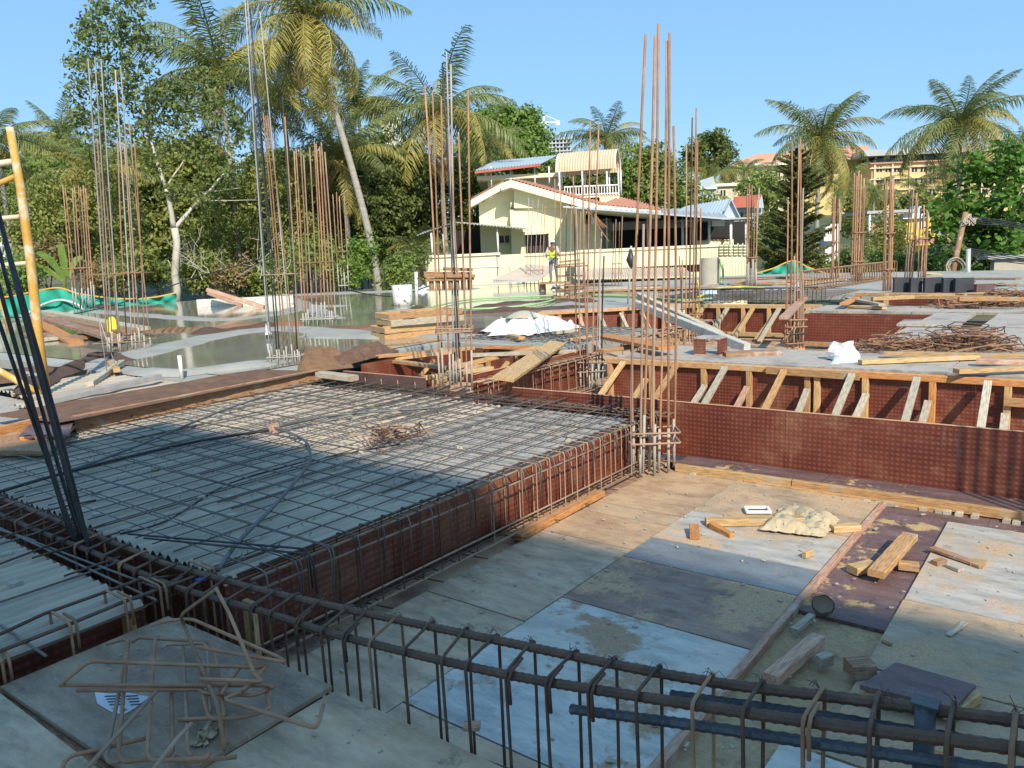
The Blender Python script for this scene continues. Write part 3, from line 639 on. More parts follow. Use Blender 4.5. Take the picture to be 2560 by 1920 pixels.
for x in xs:
    zn, zr = at(sp, x)+.022, at(sr, x-.01)+.022; m_ = K[random.choice(('rust_dark', 'rust_dark', 'rust_dark', 'rust'))]; sl_ = random.uniform(-.02, .02)
    P = loop_pts((x, YN-.026, zn), (x+sl_, YR+.026, zr), (x+sl_, YR+.024, zr-.56), (x+.01, YN-.024, zn-.56), .022)
    o = MB().tube(P, .0062, 6, close=True).build('stirrup', m_, fc, smooth=True)
    if random.random() < .55:                           # doubled hook end
        MB().tube([(x+.016, YN+.05, (zn+zr)/2), (x+.016, YN-.012, zn+.004), (x+.016, YN-.03, zn-.02), (x+.018, YN-.028, zn-.11)], .006, 6).build('hook', m_, fc, smooth=True)
    c = Vector((x, YR, zr)); w_ = MB()
    for j in range(4):
        a = random.random()*2*PI; w_.tube([c, c+Vector((math.cos(a)*.02, math.sin(a)*.015, .016)), c+Vector((math.cos(a)*.036, math.sin(a)*.03, random.uniform(-.03, .03)))], .0011, 3)
    tag(w_.build('tie_wire', K['steel_d'], fc), kind='stuff')
# cross bars through the left part of the trench
for i, (a, b_) in enumerate((((0, 1410), (260, 1310)), ((0, 1345), (190, 1282)), ((0, 1300), (240, 1250)), ((80, 1395), (300, 1330)), ((160, 1440), (300, 1392)), ((0, 1275), (130, 1245)), ((0, 1260), (60, 1240)))):
    o = rod('cross_bar', gz(*a, .50), gz(*b_, .50), .0065, K['rust_dark'], fc)
# prop carrying the lifted cage
pp = gy(2315, 1745, 1.99)
o = thing('steel_prop', 'short grey steel prop holding up the foreground beam cage', 'prop', (pp.x, 1.99, .0))
MB().tube([(pp.x, 1.99, .0), (pp.x, 1.99, pp.z-.01)],   .024, 12).build('tube', K['steel_b'], o, smooth=True)
MB().box((pp.x, 1.99, pp.z-.012), .06, .05, .008).build('head_plate', K['steel_b'], o)
# ---- edge beam cage beside the board floor
ec = thing('beam_cage', 'beam cage with bent bars along the edge of the rebar mat', 'rebar cage', (-3.45, 2.2, .05))
for xx, zz, r_, m_ in ((-3.43, .50, .010, 'rust_l'), (-3.55, .50, .010, 'rust_dark'), (-3.43, .43, .008, 'rust_l'), (-3.41, .06, .010, 'rust_l'), (-3.53, .06, .010, 'rust_dark'), (-3.47, .06, .008, 'rust_dark'), (-3.41, .14, .007, 'rust_l')):
    MB().tube([(xx, 2.15, zz), (xx+random.uniform(-.01, .01), 4.0, zz+random.uniform(-.01, .01)), (xx, 6.7, zz)], r_, 6).build('main_bar', K[m_], ec, smooth=True)
y = 2.3
while y < 6.6:
    P = loop_pts((-3.40, y, .515), (-3.57, y, .515), (-3.57, y, .045), (-3.40, y, .045), .02)
    MB().tube(P, .0048, 5, close=True).build('stirrup', K['rust_l' if y > 4 else 'rust_dark'], ec, smooth=True); y += .185+random.uniform(-.02, .02)
for i in range(9): MB().tube([(-3.55, 2.5+i*.45, .035), (-3.30, 2.5+i*.45+.04, .035)], .005, 5).build('cross_bar', K['rust_dark'], ec)
# ---- left near edge cage
lc = thing('beam_cage', 'beam cage along the edge of the near left deck', 'rebar cage', (-3.7, 1.0, .45))
XL = -3.715
for pl_, xx, r_ in ((((-20, 1636), (175, 1560), (307, 1505), (583, 1408), (700, 1365)), XL, .010), (((-20, 1595), (109, 1535), (241, 1488), (342, 1451), (470, 1436)), XL-.17, .009), (((-20, 1665), (200, 1580), (450, 1480)), XL+.01, .006)):
    MB().tube([gx(x, y, xx) for x, y in pl_], r_, 6).build('main_bar', K['rust_dark'], lc, smooth=True)
for px, py in ((0, 1650), (170, 1562), (308, 1505), (395, 1470), (520, 1428)):
    p = gx(px, py, XL)
    P = loop_pts((XL+.02, p.y, p.z+.015), (XL-.19, p.y, p.z+.02), (XL-.19, p.y, p.z-.48), (XL+.02, p.y, p.z-.48), .025)
    MB().tube(P, .007, 6, close=True).build('stirrup', K['rust'], lc, smooth=True)
    MB().tube([(XL-.1, p.y+.025, p.z+.02), (XL+.01, p.y+.025, p.z+.018), (XL+.028, p.y+.025, p.z-.01), (XL+.028, p.y+.025, p.z-.12)], .007, 6).build('hook', K['rust'], lc, smooth=True)
# ---- beam cage in the centre pit and far beam behind the mat
pc = thing('beam_cage', 'beam cage with rounded stirrups on the right of the centre pit', 'rebar cage', (-6.3, 7.4, .05))
for xx, zz in ((-6.3, .53), (-6.22, .54), (-6.12, .53), (-6.3, .07), (-6.2, .06), (-6.1, .07), (-6.02, .06)):
    MB().tube([(xx, 7.3, zz), (xx, 10.1, zz)], .012, 6).build('main_bar', K['rust_l'], pc, smooth=True)
for i in range(13):
    y = 7.45+i*.21; P = loop_pts((-6.08, y, .56), (-6.34, y, .56), (-6.34, y, .05), (-6.08, y, .05), .04)
    MB().tube(P, .006, 5, close=True).build('stirrup', K['rust_l'], pc, smooth=True)
bc = thing('beam_cage', 'beam cage along the far side of the rebar mat below the low wall', 'rebar cage', (-6, 6.72, .05))
for yy, zz in ((6.65, .50), (6.82, .50), (6.74, .505), (6.65, .08), (6.82, .08)):
    MB().tube([(-8.6, yy, zz), (-3.3, yy, zz)], .010, 6).build('main_bar', K['rust_dark'], bc, smooth=True)
for i in range(24):
    x = -8.4+i*.21; P = loop_pts((x, 6.62, .52), (x, 6.85, .52), (x, 6.85, .06), (x, 6.62, .06), .025)
    MB().tube(P, .005, 5, close=True).build('stirrup', K['rust_dark'], bc, smooth=True)
# far cages seen end on
fcg = thing('beam_cage', 'long rusty beam cage behind the right column starters', 'rebar cage', (-6, 21, .6))
A_, B_ = gz(1975, 735, ZS), gz(2215, 697, ZS)
for s_ in (0, .35):
    for zz in (.05, .62): MB().tube([A_+Vector((s_, 0, zz)), B_+Vector((s_, 0, zz))], .016, 5).build('main_bar', K['rust_dark'], fcg)
for i in range(34):
    p = A_.lerp(B_, i/33); P = loop_pts(p+Vector((0, 0, .04)), p+Vector((.35, 0, .04)), p+Vector((.35, 0, .64)), p+Vector((0, 0, .64)), .03, 2)
    MB().tube(P, .011, 4, close=True).build('stirrup', K['rust'], fcg)
fm = thing('rebar_mat', 'distant rebar mat with edge cage above the far strutted wall', 'rebar mat', (-8, 20, .6))
for i in range(16): x = -10.4+i*.3; rod('bar', (x, 19.3, ZS+.06), (x+.2, 23.5, ZS+.06), .009, K['bar_mesh'], fm)
for i in range(13): y = 19.4+i*.33; rod('bar', (-10.5, y, ZS+.08), (-5.6, y+.05, ZS+.08), .009, K['bar_mesh'], fm)
for i in range(22):
    x = -9.9+i*.21; P = loop_pts((x, 19.2, .62), (x, 19.5, .62), (x, 19.5, .95), (x, 19.2, .95), .03, 2); MB().tube(P, .008, 4, close=True).build('stirrup', K['steel_d'], fm)
rod('edge_bar', (-10.6, 19.2, .95), (-5.6, 19.25, 1.0), .02, K['steel_d'], fm)
mc = thing('beam_cage', 'tangled cage of pale stirrups between the column starters left of the far pit', 'rebar cage', (-8, 14, .3))
A_, B_ = gz(1560, 850, .55), gz(1735, 800, .55)
for i in range(15):
    p = A_.lerp(B_, i/14)+Vector((random.uniform(-.05, .05), 0, random.uniform(-.03, .03))); P = loop_pts(p, p+Vector((.42, .12, 0)), p+Vector((.42, .12, -.5)), p+Vector((0, 0, -.5)), .05, 2)
    MB().tube(P, .012, 5, close=True).build('stirrup', K['rust_l'], mc, smooth=True)
for s_ in (0, .2, .42): rod('main_bar', A_+Vector((s_, s_*.3, 0)), B_+Vector((s_, s_*.3, 0)), .013, K['rust_l'], mc)
m3 = thing('rebar_mat', 'dusty rebar mat in front of the white sheet heap', 'rebar mat', (-8, 11, .6))
for i in range(11): x = -9.1+i*.22; rod('bar', (x, 10.3, ZS+.05), (x+random.uniform(-.1, .1), 12.9, ZS+.05), .008, K['bar_mesh'], m3)
for i in range(12): y = 10.4+i*.21; rod('bar', (-9.2, y, ZS+.06), (-6.6, y+random.uniform(-.05, .05), ZS+.06), .008, K['bar_mesh'], m3)

# ---- column starter bars
def column(label, rods, zb, r, stirrups=(), group='column starter bars rising from the slab', extra=None, coat=.0, bow=.02):
    B = [gz(a, b_, zb) for a, b_, *_ in rods]; D0 = sum(map(depth, B))/len(B); W0 = (max(r_[0] for r_ in rods)-min(r_[0] for r_ in rods))*D0/F
    B = [gd(r_[0], r_[1], D0+max(-W0*.3, min(W0*.3, depth(p)-D0))) for r_, p in zip(rods, B)]
    for p in B: p.z = zb
    c = sum(B, Vector())/len(B)
    th = thing('column_rebar', label, 'column rebar', c, group)
    tops = []
    for (a, b_, c_, d_, m_), p in zip(rods, B):
        q = gd(c_, d_, depth(p)); tops.append(q)
        o = rod('rod', p, q, r*random.uniform(.9, 1.1), K[m_], th, bow=random.uniform(-bow, bow))
        if coat: rod('cement_coat', p, p.lerp(q, coat*random.uniform(.6, 1.2)/max((q-p).length, .1)), r*1.22, K['cemrod'], o)
    dmin = min(map(depth, B)); dd = max(map(depth, B))-dmin
    for zz, m_ in stirrups:
        ps = [p.lerp(q, (zz-zb)/(q.z-p.z)) for p, q in zip(B, tops)]
        u0, u1 = min(q.dot(RT) for q in ps)-r, max(q.dot(RT) for q in ps)+r; d0, d1 = min(map(depth, ps))-r*2, max(map(depth, ps))+r*2
        P = loop_pts(L(u0, d0, zz), L(u1, d0, zz+random.uniform(-.02, .02)), L(u1, d1, zz), L(u0, d1, zz+random.uniform(-.02, .02)), r*2, 2)
        MB().tube(P, r*.8, 5, close=True).build('stirrup', K[m_], th, smooth=True)
    return th
CL = 'rods of the '
column('tall grey and rust rods standing in the pool behind the plank pile', [(269, 872, 220, 146, 'steel'), (275, 884, 243, 346, 'rust'), (282, 880, 237, 142, 'steel'), (298, 878, 249, 338, 'rust'), (302, 884, 253, 152, 'steel'), (318, 872, 294, 350, 'rust'), (331, 875, 288, 175, 'steel'), (340, 880, 311, 362, 'rust'), (350, 870, 301, 163, 'steel'), (362, 878, 336, 352, 'rust'), (377, 868, 322, 300, 'rust_l')], ZS, .0125, ((.78, 'rust_l'), (2.05, 'rust')), coat=.35)
column('short rusty rods in front of the green net on the left', [(185, 770, 157, 463, 'rust'), (193, 774, 163, 470, 'rust'), (201, 768, 181, 470, 'rust_l'), (208, 774, 186, 466, 'rust'), (216, 768, 196, 463, 'rust'), (224, 773, 201, 468, 'rust_l'), (231, 768, 208, 463, 'rust'), (238, 772, 214, 472, 'rust')], ZS, .024, ((2.3, 'rust'),), coat=1.0)
column('tall mixed rods rising past the top edge beside the jute covered plank', [(677, 918, 612, -5, 'steel'), (681, 905, 619, 2, 'steel'), (695, 918, 625, 20, 'steel_d'), (700, 906, 640, 200, 'steel_d'), (711, 900, 658, 282, 'rust'), (719, 916, 664, 290, 'rust'), (732, 903, 650, 29, 'steel'), (740, 912, 669, 288, 'rust'), (745, 905, 706, 240, 'steel_d'), (750, 915, 712, 292, 'rust')], ZS, .0095, ((.72, 'cemrod'), (1.95, 'rust_l')), coat=.3)
column('dense rusty rods behind the tall mixed rods', [(759, 819, 735, 377, 'rust'), (766, 812, 740, 372, 'rust'), (772, 820, 751, 367, 'rust'), (783, 812, 759, 390, 'rust_l'), (794, 820, 774, 369, 'rust'), (805, 812, 786, 354, 'rust'), (815, 820, 790, 360, 'rust'), (825, 812, 799, 366, 'rust'), (832, 820, 803, 356, 'rust'), (840, 814, 812, 380, 'rust_l')], ZS, .016, ((.8, 'cemrod'), (2.1, 'rust')), coat=.5)
column('thin far rods standing in the pool left of the leaning palm', [(848, 731, 832, 486, 'rust'), (855, 727, 841, 480, 'rust'), (863, 731, 848, 490, 'rust_l'), (872, 728, 860, 480, 'rust')], ZS, .026, ((2.6, 'rust'), (.9, 'cemrod')), coat=1.2)
cc = column('tall rods with loose stirrups slung round them at the centre pit corner', [(1100, 967, 1062, 214, 'rust'), (1108, 963, 1081, 227, 'rust'), (1126, 970, 1103, 241, 'rust'), (1134, 962, 1116, 130, 'steel'), (1142, 961, 1127, 161, 'steel'), (1152, 961, 1124, 346, 'rust'), (1153, 966, 1106, 157, 'steel_d'), (1168, 968, 1146, 330, 'rust'), (1180, 969, 1170, 226, 'rust')], .5, .0115, ((1.18, 'rust_l'), (1.24, 'rust_l'), (1.21, 'rust_l')), coat=.45)
ct = gz(1142, 966, .5); dC = depth(ct)
for i, (a, b_) in enumerate((((1062, 690), (1188, 690)), ((1064, 700), (1185, 696)), ((1060, 683), (1180, 684)), ((1108, 672), (1182, 674)))):
    lumber('tied_batten', gd(*a, dC+.02*i), gd(*b_, dC+.03*i), .05, .04, K['timber_brown'], cc)
for i in range(7):
    p = gd(1078+i*16, 700, dC+.05); lumber('tied_block', p, p-Vector((0, 0, .12)), .05, .04, K['timber_brown'], cc)
column('nearest tall column rods standing at the corner of the board floor', [(1572, 1180, 1614, 86, 'rust'), (1583, 1186, 1585, 640, 'rust_l'), (1600, 1188, 1609, 560, 'rust_l'), (1607, 1184, 1638, 88, 'rust'), (1623, 1179, 1646, 59, 'rust'), (1636, 1186, 1640, 690, 'rust_l'), (1647, 1178, 1667, 102, 'rust'), (1671, 1179, 1674, 82, 'rust'), (1685, 1162, 1684, 315, 'rust')], .02, .0125, ((.42, 'rust_l'), (.32, 'rust_l')), coat=.5)
column('tall rods with a hanging wire tangle at the back right of the centre pit', [(1440, 968, 1433, 440, 'rust'), (1452, 976, 1440, 520, 'rust_l'), (1466, 975, 1476, 303, 'rust'), (1474, 982, 1457, 463, 'rust'), (1480, 980, 1497, 307, 'rust'), (1488, 972, 1505, 560, 'rust_l'), (1496, 978, 1500, 620, 'cemrod'), (1506, 970, 1510, 640, 'steel_d')], .0, .013, ((.45, 'rust_l'), (.30, 'rust_l')), coat=.4)
tg = MB(); pA = gd(1468, 520, depth(gz(1474, 975, 0)))
for i in range(5):
    tg.tube(smooth_path([pA+Vector((random.uniform(-.05, .05), 0, random.uniform(-.03, .05))), pA+L(.15, 0, -.15+random.uniform(-.05, .05)), pA+L(.26+random.uniform(-.04, .04), .03, -.3), pA+L(.12, 0, -.2), pA+L(.31, 0, -.5)], 4), .006, 4)
tag(tg.build('hanging_wire', K['rust'], None), 'tangle of bent rusty wire hanging on the rods in front of the house', 'wire')
column('rods with yellow hose beside the far strutted wall', [(1706, 852, 1698, 640, 'rust'), (1714, 858, 1716, 360, 'rust'), (1722, 852, 1731, 294, 'rust'), (1730, 858, 1741, 270, 'rust'), (1738, 852, 1744, 350, 'rust'), (1745, 857, 1752, 520, 'rust'), (1710, 858, 1706, 650, 'rust'), (1748, 850, 1750, 660, 'rust_l')], .0, .018, ((.5, 'rust'), (.62, 'rust'), (.9, 'rust')))
column('grey green rods between the far strutted wall and the red deck front', [(1961, 866, 1970, 500, 'rust'), (1968, 872, 1966, 690, 'rust'), (1976, 866, 1980, 352, 'rust'), (1984, 872, 1986, 640, 'rust_l'), (1992, 866, 1998, 360, 'rust'), (1999, 872, 2001, 346, 'rust'), (2005, 866, 2008, 470, 'steel'), (2007, 872, 2006, 680, 'rust')], -.1, .017, ((.0, 'rust'), (.35, 'rust'), (.5, 'rust'), (.2, 'steel_d')))
column('far rods with cement coated feet beside the round concrete column', [(1866, 714, 1868, 470, 'rust'), (1871, 717, 1874, 458, 'rust'), (1876, 714, 1880, 462, 'rust'), (1881, 717, 1886, 490, 'rust'), (1886, 714, 1898, 470, 'steel'), (1890, 717, 1893, 500, 'rust')], ZS, .024, ((1.6, 'rust'),), coat=1.0)
column('far rods right of the green net peak', [(2078, 694, 2083, 495, 'rust'), (2083, 696, 2088, 490, 'rust'), (2089, 694, 2092, 505, 'rust'), (2095, 696, 2098, 498, 'rust')], ZS, .028, ((2.0, 'rust'),))
column('far dense rods in front of the ochre building', [(2128, 702, 2136, 432, 'rust'), (2134, 705, 2142, 440, 'rust'), (2139, 702, 2147, 428, 'rust'), (2144, 705, 2153, 436, 'rust'), (2150, 702, 2160, 445, 'rust'), (2155, 705, 2162, 470, 'rust')], ZS, .028, ((2.3, 'rust'), (1.3, 'rust')))
column('far rods just left of the row of black boards', [(2208, 726, 2212, 443, 'rust'), (2213, 729, 2218, 452, 'rust'), (2218, 726, 2226, 440, 'rust'), (2223, 729, 2231, 456, 'rust'), (2227, 726, 2234, 448, 'rust')], ZS, .022, ((2.2, 'rust'), (1.2, 'rust')))
column('pale far rods above the left black boards', [(2262, 694, 2276, 478, 'rust_l'), (2268, 696, 2284, 470, 'rust_l'), (2274, 694, 2292, 482, 'rust'), (2280, 696, 2294, 500, 'rust_l')], ZS, .028, ((2.0, 'rust_l'),))
column('short pale far rods above the middle black boards', [(2296, 694, 2302, 520, 'rust_l'), (2302, 696, 2310, 512, 'rust'), (2308, 694, 2318, 525, 'rust_l'), (2313, 696, 2320, 530, 'rust')], ZS, .028, ((2.0, 'rust_l'),))
column('thin pale rods in front of the yellow gable wall', [(1316, 712, 1322, 494, 'steel'), (1326, 715, 1332, 500, 'rust_l'), (1336, 712, 1346, 496, 'steel'), (1346, 715, 1356, 510, 'rust_l'), (1356, 712, 1363, 515, 'rust')], ZS, .019, ((1.3, 'rust_l'),))
wk = column('rods with a wooden platform beside the worker in the yellow vest', [(1392, 742, 1387, 447, 'rust'), (1400, 746, 1402, 463, 'rust'), (1412, 742, 1416, 520, 'rust'), (1424, 746, 1429, 500, 'rust'), (1436, 742, 1440, 540, 'rust_l'), (1448, 746, 1452, 530, 'rust_l'), (1458, 742, 1462, 560, 'rust')], ZS, .018, ((1.0, 'rust'), (1.3, 'rust')))
dW = depth(gz(1425, 744, ZS))
for a, b_ in (((1385, 664), (1462, 658)), ((1388, 640), (1460, 632)), ((1392, 668), (1470, 664)), ((1400, 655), (1450, 650))):
    lumber('platform_board', gd(*a, dW), gd(*b_, dW+.1), .22, .05, K['timber_old'], wk)
column('thin far rods before the dark verandah', [(1530, 712, 1534, 560, 'rust_l'), (1538, 715, 1540, 548, 'rust'), (1546, 712, 1549, 555, 'rust_l'), (1553, 715, 1556, 540, 'rust')], ZS, .02, ((1.5, 'rust_l'), (1.1, 'rust_l')))
# starter rods just outside the right edge of the picture: their shadow falls on the low wall
th = thing('column_rebar', 'column rods just beyond the right edge of the picture', 'column rebar', (1.9, 5.0, 0), 'column starter bars rising from the slab')
for i in range(8):
    a = (1.75+.1*(i % 4), 4.85+.3*(i//4), .02); rod('rod', a, (a[0]+.02*i, a[1], 4.6+.2*(i % 3)), .016, K['rust'], th)
for i in range(11):
    z = .2+i*.2; MB().tube(loop_pts((1.72, 4.82, z), (2.08, 4.82, z), (2.08, 5.18, z), (1.72, 5.18, z), .03, 2), .008, 5, close=True).build('stirrup', K['rust'], th)
# leaning dark bundle at the left edge
th = thing('column_rebar', 'bundle of dark rods leaning left out of the front trench', 'column rebar', gz(215, 1375, .15))
for a, b_ in (((192, 1385), (-60, 500)), ((200, 1390), (-45, 560)), ((207, 1392), (-85, 560)), ((213, 1392), (-20, 470)), ((219, 1395), (-30, 520)), ((226, 1395), (2, 560)), ((232, 1390), (12, 600))):
    p = gy(*a, 1.97+random.uniform(-.04, .04)); q = gd(*b_, depth(p)-.15); rod('rod', p-(q-p).normalized()*.3, q, .0115, K['steel_d'], th, bow=random.uniform(-.02, .02), n=7)

# ================================================================ BUILDINGS
def wedge_face(name, pts, t, m, parent): return MB().slab(pts, t).build(name, m, parent)
class Face:
    # helper for things that face the camera roughly square on: px -> metres at a depth
    def __init__(s, d): s.d = d
    def p(s, px, py, dd=0): return gd(px, py, s.d+dd)
    def uz(s, px, py, dd=0): q = s.p(px, py, dd); return q.dot(RT), q.z
    def box(s, name, x0, y0, x1, y1, m, parent, d0=0, d1=.3):
        # box whose front face spans px rectangle at depth d+d0, reaching back to d+d1
        u0, z0 = s.uz((x0), (y1), d0); u1, _ = s.uz(x1, y1, d0); _, z1 = s.uz((x0+x1)/2, y0, d0); _, z0 = s.uz((x0+x1)/2, y1, d0)
        mb = MB(); v = [L(u, s.d+dd, z) for u in (u0, u1) for dd in (d0, d1) for z in (z0, z1)]
        mb.add(v, [(0, 1, 3, 2), (4, 6, 7, 5), (0, 4, 5, 1), (2, 3, 7, 6), (0, 2, 6, 4), (1, 5, 7, 3)])
        return mb.build(name, m, parent)
    def poly(s, name, pts, t, m, parent, dd=0):
        return MB().slab([s.p(x, y, dd) for x, y in pts], t).build(name, m, parent)
    def post(s, name, px, y0, y1, r, m, parent, dd=0):
        a = s.p(px, y1, dd); z1 = s.uz(px, y0, dd)[1]; return MB().tube([a, Vector((a.x, a.y, z1))], r, 8).build(name, m, parent, smooth=True)
def corr_quad(name, a, b, c, d, m, parent, waves=20, amp=.03):
    # corrugated sheet on quad a-b (eave) d-c (ridge); corrugations run from eave to ridge
    a, b, c, d = map(Vector, (a, b, c, d)); n = (b-a).cross(d-a).normalized(); k = waves*4; mb = MB()
    for j, (p, q) in enumerate(((a, b), (d, c))):
        for i in range(k+1): mb.v.append(tuple(p.lerp(q, i/k)+n*amp*math.sin(2*PI*waves*i/k)))
    mb.f = [(i, i+1, k+1+i+1, k+1+i) for i in range(k)]; return mb.build(name, m, parent, smooth=True)
def window(f, x0, y0, x1, y1, parent, dd=0, bars=2, frame_m=None):
    w_ = f.box('window', x0, y0, x1, y1, K['glass'], parent, dd-.02, dd+.06)
    mw = f.d/F
    for i in range(bars+1):
        x = x0+(x1-x0)*i/bars; f.box('window_frame', x-1.0, y0, x+1.0, y1, frame_m or K['paint_cream'], w_, dd-.06, dd-.02)
    f.box('window_frame', x0-1, y0-1.2, x1+1, y0, frame_m or K['paint_cream'], w_, dd-.065, dd-.02)
    return w_
# ---- the pale yellow house
D = 44.0; f = Face(D)
hs = thing('house', 'pale yellow gabled house with red tiles and dark verandah behind the slab', 'house', L(f.uz(1300, 700)[0], D, -1.6))
f.box('wall', 1209, 505, 1287, 760, K['paint_y'], hs, .8, 8)
f.poly('gable_wall', [(1209, 506), (1287, 506), (1287, 470), (1262, 474)][::-1], .2, K['paint_y'], hs, .8)
f.box('wall', 1285, 520, 1470, 760, K['paint_y'], hs, 0, 8)
f.poly('gable_wall', [(1285, 521), (1470, 521), (1470, 516), (1290, 462), (1285, 462)][::-1], .2, K['paint_y'], hs, 0)
f.box('side_wall', 1440, 560, 1502, 640, K['paint_y2'], hs, .3, 3)
# fascia and eaves
def band(name, pts, th_px, m, parent, d0, d1):
    for (x0, y0), (x1, y1) in zip(pts[:-1], pts[1:]):
        a, b_, c_, e_ = f.p(x0, y0, d0), f.p(x1, y1, d0), f.p(x1, y1+th_px, d0), f.p(x0, y0+th_px, d0)
        dv = FW*(d1-d0); mb = MB()
        mb.add([a, b_, c_, e_, a+dv, b_+dv, c_+dv, e_+dv], [(3, 2, 1, 0), (4, 5, 6, 7), (0, 1, 5, 4), (2, 3, 7, 6), (1, 2, 6, 5), (0, 4, 7, 3)])
        mb.build(name, m, parent)
band('fascia', [(1177, 500), (1252, 459)], 17, K['paint_cream'], hs, -.2, .8)
band('fascia', [(1253, 458), (1277, 450), (1500, 513), (1652, 527)], 18, K['paint_cream'], hs, -1.0, 1.0)
rf = corr_quad('roof', f.p(1279, 449, -1.0), f.p(1503, 513, -1.0), f.p(1528, 503, 7), f.p(1296, 449, 7), K['tile'], hs, 26, .06)
corr_quad('roof', f.p(1503, 512, -1), f.p(1655, 527, -1), f.p(1650, 518, 4), f.p(1548, 492, 4), K['tile'], hs, 16, .06)
corr_quad('roof', f.p(1177, 499, -.2), f.p(1252, 458, -.2), f.p(1262, 452, 6), f.p(1190, 490, 6), K['tile'], hs, 14, .06)
window(f, 1248, 589, 1275, 607, hs, .78, 2); f.box('ledge', 1242, 609, 1269, 612, K['paint_y2'], hs, .6, .8)
f.box('awning', 1307, 578, 1365, 586, K['paint_cream'], hs, -.8, 0); window(f, 1316, 586, 1372, 632, hs, -.0, 6, K['rust_dark'])
f.box('air_conditioner', 1478, 538, 1492, 560, K['whitepaint'], hs, -.3, .0)
# back block with blue roof
f.box('upper_wall', 1222, 440, 1400, 520, K['paint_y2'], hs, 8, 14)
f.box('roof_slab', 1192, 436, 1402, 446, K['paint_cream'], hs, 7, 14.5)
corr_quad('sheet_roof', f.p(1187, 427, 6.5), f.p(1352, 409, 6.5), f.p(1394, 388, 13), f.p(1236, 403, 13), K['bluesheet'], hs, 22, .05)
band('roof_edge', [(1187, 428), (1352, 409)], 6, K['redsheet'], hs, 6.4, 6.6)
for px in (1229, 1278, 1338, 1374): f.post('post', px, 416, 470, .05, K['whitepaint'], hs, 7)
# barrel canopy over the roof terrace
mb = MB(); n = 14; m_ = 44; c0_ = f.p(1390, 431, 4.2); c0_z = c0_.z; axv = (RT*math.cos(.27)-FW*math.sin(.27)); crv = (RT*math.sin(.27)+FW*math.cos(.27)); ln_ = 3.55
for j in range(m_+1):
    for i in range(n+1):
        a = PI*i/n; rr_ = 1+(.035 if j % 2 else 0)
        mb.v.append(tuple(Vector((c0_.x, c0_.y, c0_z))+axv*(ln_*j/m_)+crv*(1.3-1.3*math.cos(a)*rr_)+Vector((0, 0, math.sin(a)*1.22*rr_))))
mb.f = [(j*(n+1)+i, j*(n+1)+i+1, (j+1)*(n+1)+i+1, (j+1)*(n+1)+i) for j in range(m_) for i in range(n)]
for q in (0, ln_): MB().tube([Vector((c0_.x, c0_.y, c0_z))+axv*q+crv*(1.3-1.3*math.cos(PI*i/n))+Vector((0, 0, math.sin(PI*i/n)*1.2)) for i in range(n+1)], .04, 6).build('canopy_hoop', K['whitepaint'], hs)
mb.build('barrel_canopy', K['creamsheet'], hs)
for px in (1400, 1457, 1518, 1547):
    f.post('post', px, 428, 490, .05, K['whitepaint'], hs, 3.1); f.post('post', px+6, 425, 488, .05, K['whitepaint'], hs, 6.3)
f.box('terrace_block', 1500, 488, 1549, 530, K['paint_y'], hs, 3, 7); f.box('terrace_slab', 1395, 488, 1549, 494, K['paint_cream'], hs, 3, 7)
rl = f.box('railing', 1410, 463, 1548, 466, K['whitepaint'], hs, 2.9, 3.0)
for i in range(20): f.box('baluster', 1411+i*7.1, 466, 1413+i*7.1, 488, K['whitepaint'], rl, 2.93, 2.97)
f.box('baluster_rail', 1410, 484, 1548, 486.5, K['whitepaint'], rl, 2.92, 2.98)
f.box('arch_window', 1527, 511, 1541, 526, K['greywall'], hs, 2.95, 3.05)
# verandah on the right
f.box('verandah_shade_sheet', 1450, 530, 1795, 700, K['dark'], hs, 5, 5.4)  # black sheet paints the deep shade at the back of the verandah
corr_quad('verandah_roof', f.p(1408, 517, -3), f.p(1820, 546, -3), f.p(1800, 526, 4.6), f.p(1440, 512, 4.6), K['greysheet'], hs, 30, .04)
band('verandah_edge', [(1408, 515), (1640, 532), (1820, 545)], 4, K['bluesheet'], hs, -3.1, -2.9)
f.box('ceiling_beam', 1500, 552, 1740, 572, K['greysheet'], hs, 3.4, 4.5)
f.box('verandah_floor', 1445, 640, 1795, 700, K['paint_y2'], hs, -.5, 5)
for px in (1479, 1518, 1620, 1707, 1733, 1773): f.post('post', px, 545, 640, .06, K['whitepaint'], hs, 1.0)
f.box('back_wall', 1455, 548, 1530, 640, K['paint_y2'], hs, 4.6, 5)
window(f, 1468, 565, 1500, 632, hs, 4.5, 3, K['whitepaint'])
# garden walls
gw = thing('garden_wall', 'streaked pale green wall left of the house with capping ledge', 'wall', L(f.uz(1150, 720)[0], D-3, -1.6))
f.box('wall', 1072, 640, 1248, 790, K['paint_y2'], gw, -3, -2.6); f.box('coping', 1069, 635, 1251, 641, K['paint_cream'], gw, -3.1, -2.5); f.box('string_course', 1072, 669, 1249, 671, K['paint_y2'], gw, -3.04, -2.9)
gw = thing('garden_wall', 'sunlit yellow return wall beside the low tin roof', 'wall', L(f.uz(1300, 720)[0], D-3, -1.6))
f.box('wall', 1250, 636, 1316, 790, K['paint_y'], gw, -2.95, -2.6); f.box('coping', 1252, 633, 1440, 638, K['paint_cream'], gw, -2.7, -2.4); f.box('wall', 1316, 638, 1440, 790, K['paint_y'], gw, -2.6, -2.3)
gw = thing('garden_wall', 'long pale yellow parapet below the dark verandah', 'wall', L(f.uz(1600, 720)[0], D-4, -1.6))
f.box('wall', 1438, 622, 1795, 666, K['paint_y'], gw, -4, -3.7); f.box('coping', 1436, 618, 1797, 624, K['paint_cream'], gw, -4.1, -3.6); f.box('shadow_band', 1440, 667, 1795, 684, K['timber_brown'], gw, -3.4, -3.2)
